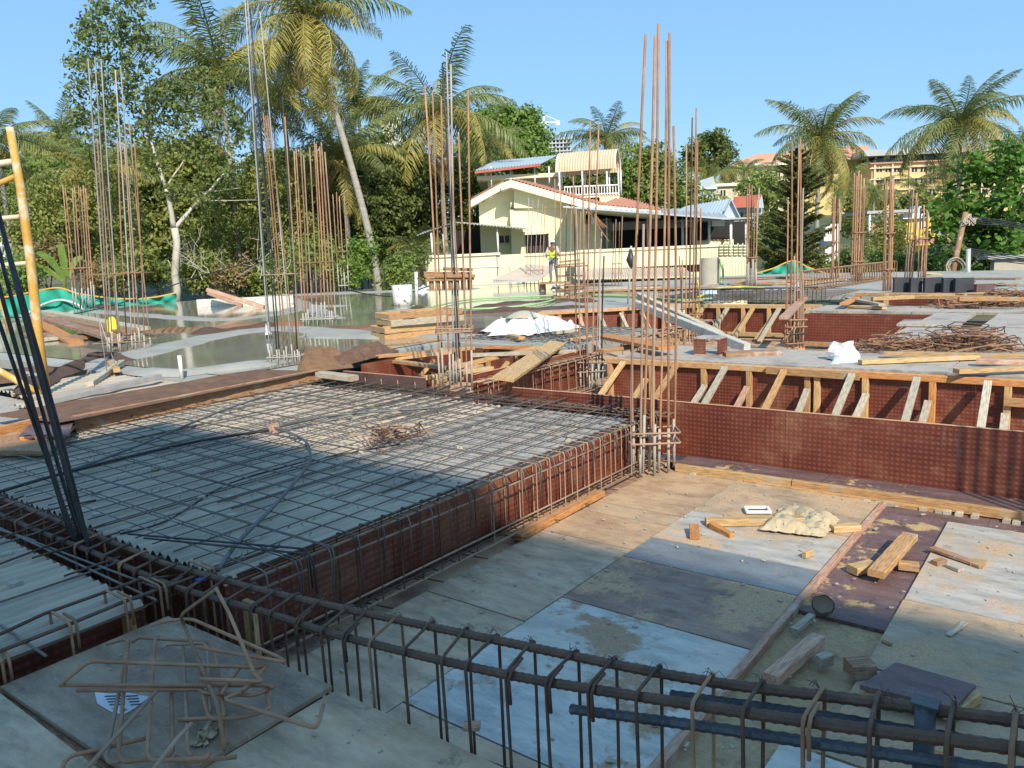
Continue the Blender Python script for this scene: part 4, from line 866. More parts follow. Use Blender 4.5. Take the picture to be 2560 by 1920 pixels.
f.box('wall', 1440, 684, 1795, 790, K['paint_y2'], gw, -3.5, -3.3)
for i in range(7): f.box('vertical_slot', 1744+i*7, 626, 1747+i*7, 650, K['paint_y2'], gw, -4.04, -3.99)
gw = thing('louvred_fence', 'yellow louvred fence right of the house parapet', 'fence', L(f.uz(1825, 720)[0], D-4, -1.6))
f.box('lower_wall', 1797, 640, 1868, 790, K['paint_y'], gw, -4, -3.8)
for j in range(4):
    for i in range(6): f.box('louvre', 1799+i*12, 612+j*7.4, 1808+i*12, 616+j*7.4, K['paint_y'], gw, -4.1, -3.8)
for i in range(7): f.box('louvre_post', 1797+i*12-1, 608, 1797+i*12+1, 641, K['paint_y2'], gw, -3.95, -3.85)
for i in range(9): f.box('vertical_slot', 1801+i*7.5, 650, 1803+i*7.5, 690, K['paint_y2'], gw, -4.04, -3.99)
# left canopy
lcn = thing('sheet_canopy', 'grey sheet canopy on thin white posts left of the house', 'canopy', L(f.uz(1180, 640)[0], D-2, .5))
corr_quad('sheet', f.p(1130, 556, -2.4), f.p(1325, 574, -2.4), f.p(1300, 566, 1.5), f.p(1160, 556, 1.5), K['greysheet'], lcn, 24, .03)
corr_quad('sheet', f.p(1040, 590, -2), f.p(1130, 557, -2.4), f.p(1150, 556, 1.5), f.p(1060, 580, 1.5), K['greysheet'], lcn, 14, .03)
for px, y0, y1 in ((1246, 570, 640), (1082, 582, 650), (1112, 585, 650), (1136, 580, 645)): f.post('post', px, y0, y1, .05, K['whitepaint'], lcn, -2)
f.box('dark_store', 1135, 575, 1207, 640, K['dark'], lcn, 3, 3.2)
tr = thing('tin_roof', 'low faded corrugated roof in front of the house wall', 'roof', f.p(1290, 705, -8))
corr_quad('sheet', f.p(1230, 701, -9), f.p(1345, 702, -9), f.p(1390, 668, -4), f.p(1320, 662, -4), K['pinksheet'], tr, 22, .04)
f.box('gutter', 1231, 701, 1345, 706, K['greysheet'], tr, -9.1, -8.9)
tr = thing('tin_roof', 'long faded corrugated roof strip below the house parapet', 'roof', f.p(1560, 690, -7))
corr_quad('sheet', f.p(1432, 696, -8), f.p(1735, 690, -8), f.p(1710, 668, -4.2), f.p(1440, 672, -4.2), K['pinksheet'], tr, 50, .04)
# blue gable shed
sh = thing('open_shed', 'open shed with pale blue sheet gable roof right of the house', 'shed', f.p(1780, 640, 1))
corr_quad('roof_sheet', f.p(1690, 527, 1), f.p(1806, 548, 1), f.p(1829, 496, 3), f.p(1715, 515, 6), K['bluesheet'], sh, 16, .03)
f.poly('gable_infill', [(1806, 546), (1851, 546), (1829, 498)], .1, K['greywall'], sh, 1.05)
band('gable_edge', [(1805, 546), (1828, 495), (1853, 546)], 5, K['bluesheet'], sh, .8, 1.0)
f.box('eave_sheet', 1700, 546, 1900, 550, K['greysheet'], sh, .2, 3)
for px in (1707, 1773, 1827, 1865): f.post('post', px, 548, 640, .08, K['whitepaint'], sh, .6)
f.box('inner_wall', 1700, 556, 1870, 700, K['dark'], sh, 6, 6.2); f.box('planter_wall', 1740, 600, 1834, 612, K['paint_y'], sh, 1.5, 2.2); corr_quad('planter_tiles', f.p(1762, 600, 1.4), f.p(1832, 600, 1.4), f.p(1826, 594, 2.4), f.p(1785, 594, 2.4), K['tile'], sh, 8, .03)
f.box('signboard', 1780, 548, 1812, 565, K['whitepaint'], sh, .9, 1.2)
# ---- far buildings
f = Face(150.0)
hb = thing('building', 'long ochre institutional block with many windows on the right hill', 'building', L(f.uz(2200, 560)[0], 150, 3))
f.box('wall', 2175, 398, 2560, 560, K['ochre'], hb, 0, 14); f.box('wing_wall', 2000, 392, 2180, 560, K['ochre'], hb, 6, 20)
f.box('window_band', 2188, 381, 2560, 396, K['glass'], hb, .5, 14); f.box('roof', 2160, 366, 2600, 381, K['greysheet'], hb, -2, 16); f.box('cornice', 2170, 396, 2600, 401, K['roofpink'], hb, -.6, 1)
for i in range(13): f.box('roof_post', 2190+i*30, 381, 2193+i*30, 397, K['beige'], hb, .1, .5)
for j in range(4):
    f.box('string_course', 2175, 411+j*28, 2560, 414+j*28, K['beige'], hb, -.5, 0)
    for i in range(17):
        if i % 4 == 3: continue
        window(f, 2190+i*22, 416+j*28, 2206+i*22, 430+j*28, hb, 0, 2, K['beige'])
for i in range(9): f.box('pilaster', 2181+i*44, 400, 2185+i*44, 560, K['beige'], hb, -.4, 0)
f.poly('gable_roof', [(1995, 396), (2185, 400), (2170, 362), (2010, 372)], .5, K['roofpink'], hb, 3)
hb = thing('building', 'cream wing with pink sloping roof left of the tall palm', 'building', L(f.uz(1900, 500)[0], 158, 3))
f.box('wall', 1835, 412, 2000, 540, K['beige'], hb, 6, 16); f.box('cornice', 1825, 408, 2005, 414, K['paint_cream'], hb, 5, 17)
f.poly('roof', [(1820, 410), (2005, 402), (1990, 380), (1896, 384)], .6, K['roofpink'], hb, 6)
for i in range(6): window(f, 1850+i*22, 425, 1864+i*22, 440, hb, 6, 2)
f.box('balcony_band', 1830, 452, 2000, 456, K['paint_cream'], hb, 5, 6)
f = Face(95.0)
hb = thing('house', 'grey blue gabled house beyond the shed', 'house', L(f.uz(1765, 540)[0], 95, 2))
f.box('wall', 1744, 470, 1792, 560, K['greywall'], hb, 0, 8); f.poly('gable', [(1770, 471), (1792, 471), (1783, 442)], .3, K['greywall'], hb, 0); f.poly('roof', [(1740, 472), (1774, 470), (1785, 440), (1748, 452)], .3, K['bluesheet'], hb, -.2)
f.box('cornice', 1742, 469, 1793, 473, K['whitepaint'], hb, -.3, .2)
hb = thing('house', 'beige flat roofed house with cornice beyond the shed', 'house', L(f.uz(1820, 540)[0], 100, 2))
f.box('wall', 1790, 464, 1848, 560, K['beige'], hb, 5, 13); f.box('cornice', 1788, 458, 1852, 465, K['paint_cream'], hb, 4.6, 13.3); window(f, 1800, 475, 1815, 490, hb, 5, 2)
f = Face(70.0)
hb = thing('house', 'house with red sheet roof behind the conifer', 'house', L(f.uz(1870, 580)[0], 70, 0))
f.poly('roof', [(1826, 520), (1890, 518), (1906, 486), (1838, 492)], .2, K['redsheet'], hb, 0); f.box('wall', 1835, 518, 1905, 600, K['greywall'], hb, 1, 7); f.poly('gable', [(1888, 520), (1910, 520), (1905, 487)], .2, K['greywall'], hb, .5); window(f, 1850, 530, 1870, 548, hb, 1, 2)
hb = thing('house', 'small bright yellow house with flat canopy below the ochre block', 'house', L(f.uz(2300, 600)[0], 70, 0))
f.box('wall', 2264, 545, 2324, 640, K['ochre2'], hb, 0, 6); f.box('roof', 2258, 533, 2328, 546, K['whitepaint'], hb, -.4, 6.5); window(f, 2296, 548, 2311, 572, hb, 0, 2); f.box('canopy', 2168, 525, 2292, 532, K['greysheet'], hb, -1, 4); f.box('tank', 2285, 515, 2303, 533, K['bluesheet'], hb, 1, 2)
for px in (2172, 2215): f.post('post', px, 532, 620, .1, K['whitepaint'], hb, -.8)
f.box('terrace_wall', 2262, 585, 2370, 596, K['ochre2'], hb, -1.5, -1.2); f.poly('tile_apron', [(2165, 585), (2230, 575), (2225, 560), (2180, 562)], .1, K['tile'], hb, -.5)
f.poly('tile_apron', [(2270, 612), (2380, 606), (2370, 590), (2290, 594)], .1, K['tile'], hb, -1.8)
hb = thing('house', 'low white plastered house with balustrade seen behind far rods', 'house', L(f.uz(2075, 600)[0], 60, 0))
f.box('wall', 2062, 560, 2095, 660, K['whitepaint'], hb, -8, -4); f.box('balustrade', 2060, 590, 2098, 602, K['whitepaint'], hb, -8.5, -8.2); window(f, 2068, 570, 2080, 585, hb, -8, 2)
hb = thing('shed_wall', 'pale plastered wall half hidden by the broad leaved tree at far right', 'wall', L(f.uz(2530, 680)[0], 36, -1.6))
ff = Face(36.0); ff.box('wall', 2480, 645, 2600, 760, K['concol'], hb, 0, .3); ff.box('coping', 2470, 638, 2600, 646, K['greysheet'], hb, -.2, .5)
f = Face(24.0)
f = Face(60.0); hb = thing('house', 'small red roofed house glimpsed at the far left edge', 'house', L(f.uz(10, 600)[0], 60, 0))
f.poly('roof', [(-60, 580), (40, 572), (28, 560), (-50, 564)], .2, K['redsheet'], hb, 0); f.box('wall', -60, 578, 34, 680, K['whitepaint'], hb, .5, 5); window(f, 5, 590, 18, 608, hb, .5, 2)
f = Face(420.0)
tw = thing('unfinished_tower', 'bare concrete tower frame under construction on the skyline', 'tower', L(f.uz(1392, 420)[0], 420, 20))
for j in range(7): f.box('floor_plate', 1362, 346+j*10, 1428, 349+j*10, K['towerc'], tw, 0, 14)
for i in range(8): f.box('frame_column', 1363+i*9.1, 340, 1366+i*9.1, 420, K['towerc'], tw, .5, 2)
f.box('core', 1366, 350, 1380, 420, K['towerc'], tw, 3, 12); f.box('core', 1398, 349, 1412, 420, K['greywall'], tw, 6, 12)
for i in range(12): f.box('starter', 1364+i*5.5, 332, 1365+i*5.5, 346, K['towerc'], tw, 2, 2.3)
cr = thing('tower_crane', 'white tower crane above the unfinished tower', 'crane', L(f.uz(1364, 400)[0], 422, 20))
f.box('mast', 1362, 290, 1366, 400, K['whitepaint'], cr, 2, 2.8); f.box('jib', 1352, 304, 1400, 307, K['whitepaint'], cr, 1.8, 2.6); f.box('counterweight', 1390, 302, 1400, 313, K['whitepaint'], cr, 1.6, 2.8); f.box('cab', 1360, 306, 1370, 312, K['whitepaint'], cr, 1.4, 2.6)
MB().tube([f.p(1364, 289, 2), f.p(1398, 304, 2)], .25, 4).build('tie_rod', K['whitepaint'], cr); MB().tube([f.p(1364, 289, 2), f.p(1353, 304, 2)], .25, 4).build('tie_rod', K['whitepaint'], cr)
f = Face(200.0); hb = thing('building', 'white rooftop box showing above the bright green tree', 'building', L(f.uz(1225, 420)[0], 200, 12))
f.box('wall', 1211, 278, 1244, 420, K['beige'], hb, 0, 8); f.box('roof', 1209, 272, 1247, 279, K['whitepaint'], hb, -.5, 8.5); f.box('canopy', 1246, 285, 1283, 288, K['greysheet'], hb, 0, 6); f.post('post', 1280, 287, 400, .2, K['whitepaint'], hb, 0)
f.box('lower_block', 960, 295, 1010, 420, K['whitepaint'], hb, 0, 8)
# ---- unseen block added behind the viewer to shade the near bays, white for bounce
nb_ = thing('building', 'tall unseen shade casting block behind the viewpoint on the right', 'building', (17, -14, -1.6))
MB().box((14.0, -10.5, 6.9), 13, 5, 17.0).build('wall', K['whitepaint'], nb_)
MB().box((14.0, -10.5, 15.56), 13.4, 5.4, .3).build('roof_slab', K['paint_cream'], nb_)
for j in range(4):
    for i in range(4):
        w_ = MB().box((9.2+i*3.2, -7.99, 1.5+j*3.6), 1.4, .06, 1.5).build('window', K['glass'], nb_); MB().box((9.2+i*3.2, -7.94, .70+j*3.6), 1.7, .2, .1).build('sill', K['paint_cream'], w_)

# ================================================================ VEGETATION
def npmesh(name, V, n_per, m):
    # V: (k, n_per, 3) polygons
    k = V.shape[0]; me = bpy.data.meshes.new(name)
    me.vertices.add(k*n_per); me.vertices.foreach_set('co', V.reshape(-1).astype(np.float32))
    me.loops.add(k*n_per); me.loops.foreach_set('vertex_index', np.arange(k*n_per, dtype=np.int32))
    me.polygons.add(k); me.polygons.foreach_set('loop_start', np.arange(0, k*n_per, n_per, dtype=np.int32))
    me.materials.append(m); me.update(calc_edges=True); return me
def leaf_cloud(clumps, per, size, seed, aspect=.5, flat=0.0, droop=.0):
    # clumps: (x, y, z, rx, rz); leaves are 4-point rhombs, gathered in twigs so that the crown breaks up
    rs = np.random.RandomState(seed); out = []
    for cx, cy, cz, rx, rz in clumps:
        n = int(per*rx*rx*1.7); tw = max(6, n//12)
        d = rs.normal(size=(tw, 3)); d /= np.linalg.norm(d, axis=1)[:, None]
        rad = rs.uniform(.35, 1.05, tw)**.7
        T = d*rad[:, None]*np.array([rx, rx, rz])
        idx = rs.randint(0, tw, n); P = T[idx] + rs.normal(size=(n, 3))*size*np.array([1.5, 1.5, 1.1])
        nrm = d[idx]*.6 + rs.normal(size=(n, 3))*.6 + np.array([0, 0, .35+flat]); nrm /= np.linalg.norm(nrm, axis=1)[:, None]
        a = rs.normal(size=(n, 3)); a[:, 2] -= droop; a -= nrm*(a*nrm).sum(1)[:, None]; a /= np.linalg.norm(a, axis=1)[:, None]; b = np.cross(nrm, a)
        s = size*rs.uniform(.6, 1.3, n)[:, None]; P += np.array([cx, cy, cz])
        V = np.stack([P-a*s, P+b*s*aspect, P+a*s, P-b*s*aspect], 1); out.append(V)
    return np.concatenate(out)
def limb(mb, a, b_, r0, r1, wob=.08, n=6):
    a, b_ = Vector(a), Vector(b_); l = (b_-a).length; k = 5
    pts = [a.lerp(b_, i/k)+Vector((random.uniform(-1, 1), random.uniform(-1, 1), random.uniform(-.5, .5)))*wob*l*.3*(0 < i < k) for i in range(k+1)]
    mb.tube(pts, [r0+(r1-r0)*i/k for i in range(k+1)], n)
ZG = -1.6
def tree(label, d, base_px, clumps, m, per=260, size=.13, bark='bark_d', tr=.18, cat='tree', name='leafy_tree', group=None, seed=0, aspect=.5, zb=None, limbs=None, spread=1.0, flat=0, droop=0):
    ub = gd(base_px, 640, d).dot(RT); zb = (ZG if zb is None else zb)
    th = thing(name, label, cat, L(ub, d, zb), group)
    C = []
    for i, (px, py, rp, *q) in enumerate(clumps):
        dd = d + (q[0] if q else random.uniform(-.35, .35)*rp*d/F*spread*2); p = gd(px, py, dd); rx = rp*d/F; C.append((p.x, p.y, p.z, rx, rx*(q[1] if len(q) > 1 else .85)))
    V = leaf_cloud(C, per, size, seed, aspect, flat, droop); o0 = V.reshape(-1, 3).mean(0)
    reg(bpy.data.objects.new('crown', npmesh('crown', V-o0, 4, K[m])), th, Matrix.Translation(Vector(o0)))
    mb = MB(); B = L(ub, d, zb)
    if limbs:
        for (x0, y0, x1, y1, r0, r1) in limbs: limb(mb, gd(x0, y0, d), gd(x1, y1, d+random.uniform(-.6, .6)), r0, r1)
    else:
        ctr = Vector(o0); fork = B.lerp(ctr, .55); limb(mb, B, fork, tr, tr*.7, .04, 8)
        for c in C[:9]: limb(mb, fork, Vector(c[:3]), tr*.5, tr*.12)
    mb.build('trunk', K[bark], th, smooth=True); return th
tree('tall sparse tree with pale forked trunk rising beside the green net', 40, 440,
     [(300, 40, 75), (250, 90, 60), (345, 110, 60), (220, 160, 60), (290, 190, 70), (360, 215, 60), (250, 250, 70), (320, 290, 70), (230, 330, 55), (400, 300, 60), (440, 250, 55), (480, 235, 55), (530, 220, 60), (560, 280, 45), (500, 300, 55), (440, 350, 55), (520, 370, 60), (600, 330, 45), (590, 390, 50), (540, 440, 50), (420, 470, 40), (480, 480, 45), (390, 400, 35), (280, 0, 50), (335, -20, 45), (215, 60, 35), (185, 230, 30), (200, 280, 30)],
     'leaf_d', 170, .125, 'bark_w', seed=1, limbs=[(444, 760, 436, 570, .21, .17), (436, 572, 415, 470, .14, .11), (415, 470, 375, 350, .10, .07), (375, 350, 330, 180, .06, .02), (436, 572, 480, 520, .12, .09), (480, 520, 560, 435, .08, .05), (560, 435, 625, 385, .05, .02), (415, 470, 460, 400, .06, .03), (375, 350, 300, 300, .04, .02), (520, 480, 600, 470, .03, .01), (500, 500, 640, 500, .03, .01), (443, 700, 420, 650, .04, .015)])
tree('dense dark evergreen mass between the leaning palm and the house', 54, 930, [(870, 400, 75), (930, 380, 70), (980, 440, 65), (900, 480, 80), (850, 520, 60), (960, 530, 70), (1010, 500, 50), (920, 570, 70), (1030, 430, 45), (840, 600, 55), (990, 590, 55), (1040, 390, 40)], 'leaf_d', 300, .16, seed=2)
tree('dark tree behind the roof terrace of the house', 64, 1470, [(1400, 440, 45), (1450, 450, 45), (1500, 440, 45), (1540, 460, 45), (1430, 490, 45), (1490, 490, 45), (1550, 500, 40), (1380, 480, 40), (1470, 410, 30), (1520, 410, 30)], 'leaf_d', 260, .17, seed=33)
tree('dark tree behind the pale house on its left', 60, 1090, [(1170, 520, 45), (1200, 545, 45), (1215, 450, 40), (1150, 560, 45), (1190, 590, 40), (1060, 460, 60), (1110, 430, 55), (1160, 440, 55), (1040, 520, 60), (1100, 500, 55), (1180, 480, 40), (1030, 570, 60), (1080, 560, 50)], 'leaf_d', 300, .16, seed=3)
tree('bright green tree below the rooftop box', 80, 1270, [(1200, 310, 50), (1250, 300, 50), (1300, 315, 50), (1340, 345, 40), (1230, 360, 55), (1290, 370, 55), (1340, 395, 40), (1180, 370, 45), (1320, 290, 25), (1210, 410, 45), (1290, 410, 45), (1350, 420, 40)], 'leaf_b', 240, .22, seed=4)
tree('mid green tree just right of the roof terrace canopy', 62, 1640, [(1590, 400, 45), (1630, 420, 50), (1680, 440, 45), (1600, 460, 50), (1660, 490, 45), (1710, 470, 35), (1570, 430, 35), (1580, 490, 35), (1640, 380, 28), (1700, 510, 35), (1620, 510, 40)], 'leaf_m', 280, .17, seed=5)
tree('flat topped dark tree on the skyline right of centre', 110, 1770, [(1740, 375, 28), (1785, 345, 26), (1805, 365, 24), (1760, 355, 24), (1730, 395, 22), (1800, 395, 24), (1770, 415, 26), (1820, 385, 18), (1745, 415, 20)], 'leaf_d', 160, .28, seed=6)
tree('shady mixed tree behind the rusty rods on the left', 47, 640, [(620, 480, 60), (690, 460, 55), (560, 520, 60), (650, 560, 60), (720, 520, 50), (600, 610, 55), (520, 600, 55), (690, 620, 55), (760, 560, 50), (740, 640, 50), (560, 670, 45), (640, 420, 45), (700, 400, 40)], 'leaf_o', 300, .125, seed=7)
tree('olive scrubby tree behind the short rusty rods', 46, 180, [(120, 480, 60), (190, 500, 60), (80, 540, 60), (150, 560, 65), (230, 540, 55), (260, 600, 55), (60, 620, 55), (130, 640, 60), (210, 640, 55), (290, 480, 45), (320, 560, 50), (330, 630, 50), (30, 560, 45), (250, 440, 40)], 'leaf_o', 280, .125, seed=8)
tree('pale green tree behind the yellow pole', 62, 60, [(30, 470, 55), (90, 440, 50), (0, 530, 55), (70, 520, 50), (140, 430, 45), (-30, 450, 50), (30, 600, 50)], 'leaf_m', 220, .17, seed=9)
tree('vine hung dark tree behind the tall mixed rods', 52, 760, [(760, 440, 55), (790, 500, 55), (730, 490, 45), (810, 430, 45), (780, 570, 50), (720, 580, 45), (820, 600, 45), (690, 520, 45)], 'leaf_m', 280, .13, seed=10)
tree('broad leaved tree with big glossy leaves at the right edge', 38, 2460, [(2400, 500, 45), (2450, 450, 48), (2500, 430, 50), (2550, 400, 50), (2380, 545, 38), (2440, 540, 48), (2510, 510, 55), (2560, 480, 50), (2350, 580, 32), (2420, 600, 45), (2490, 590, 50), (2550, 570, 50), (2470, 650, 45), (2540, 640, 45), (2370, 630, 35), (2600, 520, 50), (2590, 430, 45), (2340, 520, 22), (2520, 385, 35), (2430, 410, 30), (2420, 660, 40)], 'leaf_big', 130, .20, 'bark_d', tr=.22, seed=11, aspect=.6, flat=.35)
tree('feathery pale tree between the far rods', 60, 2210, [(2200, 590, 35), (2240, 570, 32), (2180, 630, 35), (2230, 630, 38), (2260, 610, 28), (2210, 550, 24)], 'leaf_o', 300, .12, seed=12)
tree('hazy tree row below the ochre block', 92, 2350, [(2120, 500, 35), (2160, 530, 40), (2200, 500, 30), (2340, 540, 40), (2380, 500, 40), (2300, 500, 30), (2420, 520, 40), (2260, 510, 30), (2130, 560, 40)], 'leaf_o', 160, .24, seed=13)
tree('dark tree behind the blue shed', 66, 1880, [(1890, 560, 40), (1850, 590, 40), (1930, 560, 40), (1900, 610, 40), (1960, 600, 40), (1800, 600, 40), (1760, 610, 40)], 'leaf_d', 240, .17, seed=14)
tree('green trees under the beige wing', 88, 1790, [(1760, 500, 30), (1800, 520, 30), (1840, 540, 30), (1870, 470, 30), (1910, 450, 35), (1940, 490, 40), (1890, 510, 35), (1750, 545, 35)], 'leaf_m', 170, .22, seed=15)
for i_, (px_, lab_) in enumerate(((60, 'hazy background tree behind the pale distant palm'), (250, 'background tree behind the sparse tree on the left'), (420, 'background tree behind the pale forked trunk'), (600, 'background tree behind the shady mixed tree'), (770, 'background tree behind the vine hung tree'), (920, 'background tree behind the dense evergreen mass'))):
    tree(lab_, 70+i_ % 2*6, px_, [(px_+random.uniform(-95, 95), random.uniform(400, 640), random.uniform(55, 75)) for _ in range(13)], ('leaf_o', 'leaf_m')[i_ % 2], 150, .24, seed=200+i_)
# shrubs along the slab edge
def shrub(label, d, px, py, rp, m, n=6, size=.11, per=330, seed=0, sq=.7):
    cl = [(px+random.uniform(-1, 1)*rp*.7, py+random.uniform(-.5, .5)*rp, rp*random.uniform(.5, .8)) for _ in range(n)]
    return tree(label, d, px, cl, m, per, size, 'bark_d', .05, 'shrub', 'shrub', 'shrubs along the slab edge', seed, zb=ZG)
SH = [(40, 690, 60, 'leaf_b', 'bright shrub behind the green net by the yellow pole'), (110, 640, 50, 'leaf_dry', 'dry brown shrub left of the short rusty rods'), (270, 690, 55, 'leaf_dry', 'yellowing shrub behind the short rusty rods'), (330, 660, 55, 'leaf_o', 'olive shrub left of the pale forked trunk'), (400, 690, 45, 'leaf_m', 'shrub at the foot of the pale forked trunk'),
      (500, 680, 60, 'leaf_o', 'thorny shrub right of the pale forked trunk'), (580, 690, 55, 'leaf_dry', 'dry shrub behind the propped planks'), (650, 700, 50, 'leaf_m', 'shrub behind the tall mixed rods'), (720, 680, 50, 'leaf_b', 'light shrub between the two rod groups on the left'), (800, 640, 60, 'leaf_b', 'leafy shrub left of the leaning palm'), (860, 690, 50, 'leaf_b', 'bright shrub at the foot of the leaning palm'),
      (900, 640, 55, 'leaf_b', 'sunlit shrub behind the leaning palm trunk'), (985, 680, 50, 'leaf_m', 'shrub between leaning palm and house'), (1030, 650, 40, 'leaf_d', 'dark shrub beside the garden wall'), (1100, 690, 28, 'leaf_o', 'small shrub before the streaked garden wall'),
      (1930, 660, 45, 'leaf_m', 'shrub behind the green net peak'), (2040, 660, 40, 'leaf_m', 'shrub right of the conifer'), (2120, 655, 45, 'leaf_d', 'dark shrub behind the far dense rods'), (2185, 660, 35, 'leaf_b', 'yellow flowering shrub between far rods'), (2260, 665, 40, 'leaf_o', 'dull shrub left of the black boards'), (2330, 650, 45, 'leaf_d', 'dark shrub under the utility pole'), (2400, 690, 45, 'leaf_d', 'dark shrub behind the cable coil'), (2500, 690, 45, 'leaf_d', 'dark shrub at the far right behind the net')]
for i, (px, py, rp, m_, lab) in enumerate(SH): shrub(lab, 39+(i % 3)*1.5 if px < 1100 else 43+(i % 3), px, py, rp, m_, seed=50+i)
# bare branching scrub
mb = MB()
for i in range(12):
    a = gd(470+random.uniform(0, 260), 700+random.uniform(-20, 20), 38.5); b_ = a+L(random.uniform(-2, 2), random.uniform(-.5, .5), random.uniform(.6, 2.6)); limb(mb, a, b_, .022, .006, .25, 4)
    for k in range(3): limb(mb, a.lerp(b_, .4+.2*k), a.lerp(b_, .4+.2*k)+L(random.uniform(-.7, .7), 0, random.uniform(.1, .8)), .012, .004, .2, 3)
sc = thing('bare_scrub', 'leafless grey branches right of the pale forked trunk', 'shrub', gd(600, 720, 38.5)); mb.build('branch', K['concol'], sc)

# palms -----------------------------------------------------------------
def frond_mesh(name, m, droop, seed, nl=62, length=1.0, dry=False):
    rs = random.Random(seed); mb = MB(); P = []
    for i in range(nl+1):
        t = i/nl; ang = droop[0]+(droop[1]-droop[0])*t**1.2
        if i == 0: p = Vector((0, 0, 0))
        else: p = P[-1]+Vector((math.cos(ang), 0, math.sin(ang)))*(length/nl)
        P.append(p)
    mb.tube(P[::3], [.012*(1-.85*k/len(P[::3])) for k in range(len(P[::3]))], 4)
    for i in range(4, nl+1):
        t = i/nl; l = .27*math.sin(PI*(.12+.83*t))**.7*(1 if not dry else .8)
        tang = (P[i]-P[i-1]).normalized()
        for s in (-1, 1):
            for h_ in range(1):
                fold = rs.uniform(.15, .75)+(.5 if dry else 0); d_ = (Vector((0, s, 0))*math.cos(fold)+Vector((0, 0, -1))*math.sin(fold)+tang*rs.uniform(.45, .75)).normalized()
                ll = l*rs.uniform(.8, 1.1); a = P[i]-tang*length/nl*rs.random(); mid = a+d_*ll*.5; d2 = (d_+Vector((0, 0, -.75-rs.random()*.5))).normalized(); end = mid+d2*ll*.5; w_ = tang*.0062
                mb.add([a-w_*.6, a+w_*.6, mid+w_, mid-w_], [(0, 1, 2, 3)]); mb.add([mid-w_, mid+w_, end], [(0, 1, 2)])
    return mb.mesh(name, m)
FR = {k: [frond_mesh('frond_%s' % k, K['frond_'+k], dr, s, dry=(k == 'dry')) for s, dr in enumerate(drs)] for k, drs in
      {'g': [(.5, -.3), (.6, -.7), (.35, -.9), (.2, -1.1), (.75, -.35)], 'y': [(.3, -1.15), (.1, -1.35), (.45, -1.0)], 'dry': [(-.6, -1.5), (-.3, -1.45)]}.items()}
COCO = None
def palm(label, d, crown_px, base, flen, n=22, lean=None, zb=ZG, yellow=.3, dry=3, tr=.14, seed=0, nuts=True, rise=0, fall=1.65):
    rs = random.Random(seed); C = gd(*crown_px, d)
    B = L(base, d, zb) if base is not None else L(C.dot(RT), d, zb)
    th = thing('coconut_palm', label, 'palm', B, 'coconut palms around the site')
    if lean: mids = [gd(x, y, d) for x, y in lean]
    else: mids = [B.lerp(C, .5)+RT*rs.uniform(-.25, .25)]
    pts = smooth_path([B]+mids+[C], 10); k = len(pts); T = []
    for i in range(k): T.append(tr*(1.15-.45*i/k)*(1+.05*(i % 2)))
    MB().tube(pts, T, 9).build('trunk', K['bark_p'], th, smooth=False)
    for i in range(n):
        az = i*2.39996+rs.uniform(-.25, .25); e = 1.35-fall*(i/n)**.9+rs.uniform(-.12, .12); old = i/n
        kind = 'y' if rs.random() < yellow*(0.3+1.2*old) else 'g'
        me = rs.choice(FR[kind]); s = flen*rs.uniform(.85, 1.1)*(.8 if i < 3 else 1)
        M = Matrix.Translation(C) @ Matrix.Rotation(az, 4, 'Z') @ Matrix.Rotation(-(e-.45), 4, 'Y') @ Matrix.Rotation(rs.uniform(-.5, .5), 4, 'X') @ Matrix.Scale(s, 4)
        o = bpy.data.objects.new('frond', me); reg(o, th, M)
    for i in range(dry):
        M = Matrix.Translation(C-Vector((0, 0, .2))) @ Matrix.Rotation(rs.random()*6.28, 4, 'Z') @ Matrix.Rotation(.35, 4, 'Y') @ Matrix.Scale(flen*.75, 4)
        reg(bpy.data.objects.new('dry_frond', rs.choice(FR['dry'])), th, M)
    if nuts:
        mb = MB()
        for i in range(14):
            c = C+Vector((rs.uniform(-1, 1)*.4, rs.uniform(-1, 1)*.4, -.15-rs.random()*.55)); r_ = .13
            vs = [c+Vector((0, 0, r_*1.15))]+[c+Vector((math.cos(a)*r_*math.cos(q), math.sin(a)*r_*math.cos(q), r_*1.15*math.sin(q))) for q in (.5, -.5) for a in [j*PI/3 for j in range(6)]]+[c-Vector((0, 0, r_*1.15))]
            mb.add(vs, [(0, 1+j, 1+(j+1) % 6) for j in range(6)]+[(1+j, 7+j, 7+(j+1) % 6, 1+(j+1) % 6) for j in range(6)]+[(13, 7+(j+1) % 6, 7+j) for j in range(6)])
        mb.build('coconuts', K['coconut'], th, smooth=True)
    return th
palm('tall leaning coconut palm with yellowing drooping fronds at the top centre left', 42, (765, 40), gd(955, 716, 42).dot(RT), 5.3, 36, [(930, 620), (885, 440), (835, 270), (795, 140)], -1.6, .7, 6, .17, 1, fall=2.2)
palm('palm with upright green fronds behind the sparse tree top', 47, (545, 175), None, 6.2, 24, None, ZG, .2, 3, .15, 2)
palm('palm partly hidden by the tall mixed rods', 49, (700, 240), gd(716, 640, 49).dot(RT), 4.6, 20, [(722, 420)], ZG, .45, 4, .15, 3)
palm('large palm left of the house with brown hanging fronds', 55, (1100, 285), None, 6.2, 26, None, ZG, .35, 6, .16, 4)
palm('palm behind the leaning trunk, left of the large palm', 62, (895, 265), None, 5.2, 22, None, ZG, .4, 3, .15, 5)
palm('low drooping palm right behind the leaning trunk', 50, (850, 400), None, 4.6, 20, None, ZG, .35, 5, .16, 6)
palm('palm with tall spear fronds above the barrel canopy', 72, (1515, 345), None, 4.6, 22, None, 0, .3, 2, .15, 7)
palm('slender palm rising out of the conifer on the right', 50, (2052, 345), None, 4.2, 30, None, ZG, .4, 4, .14, 8, fall=1.95)
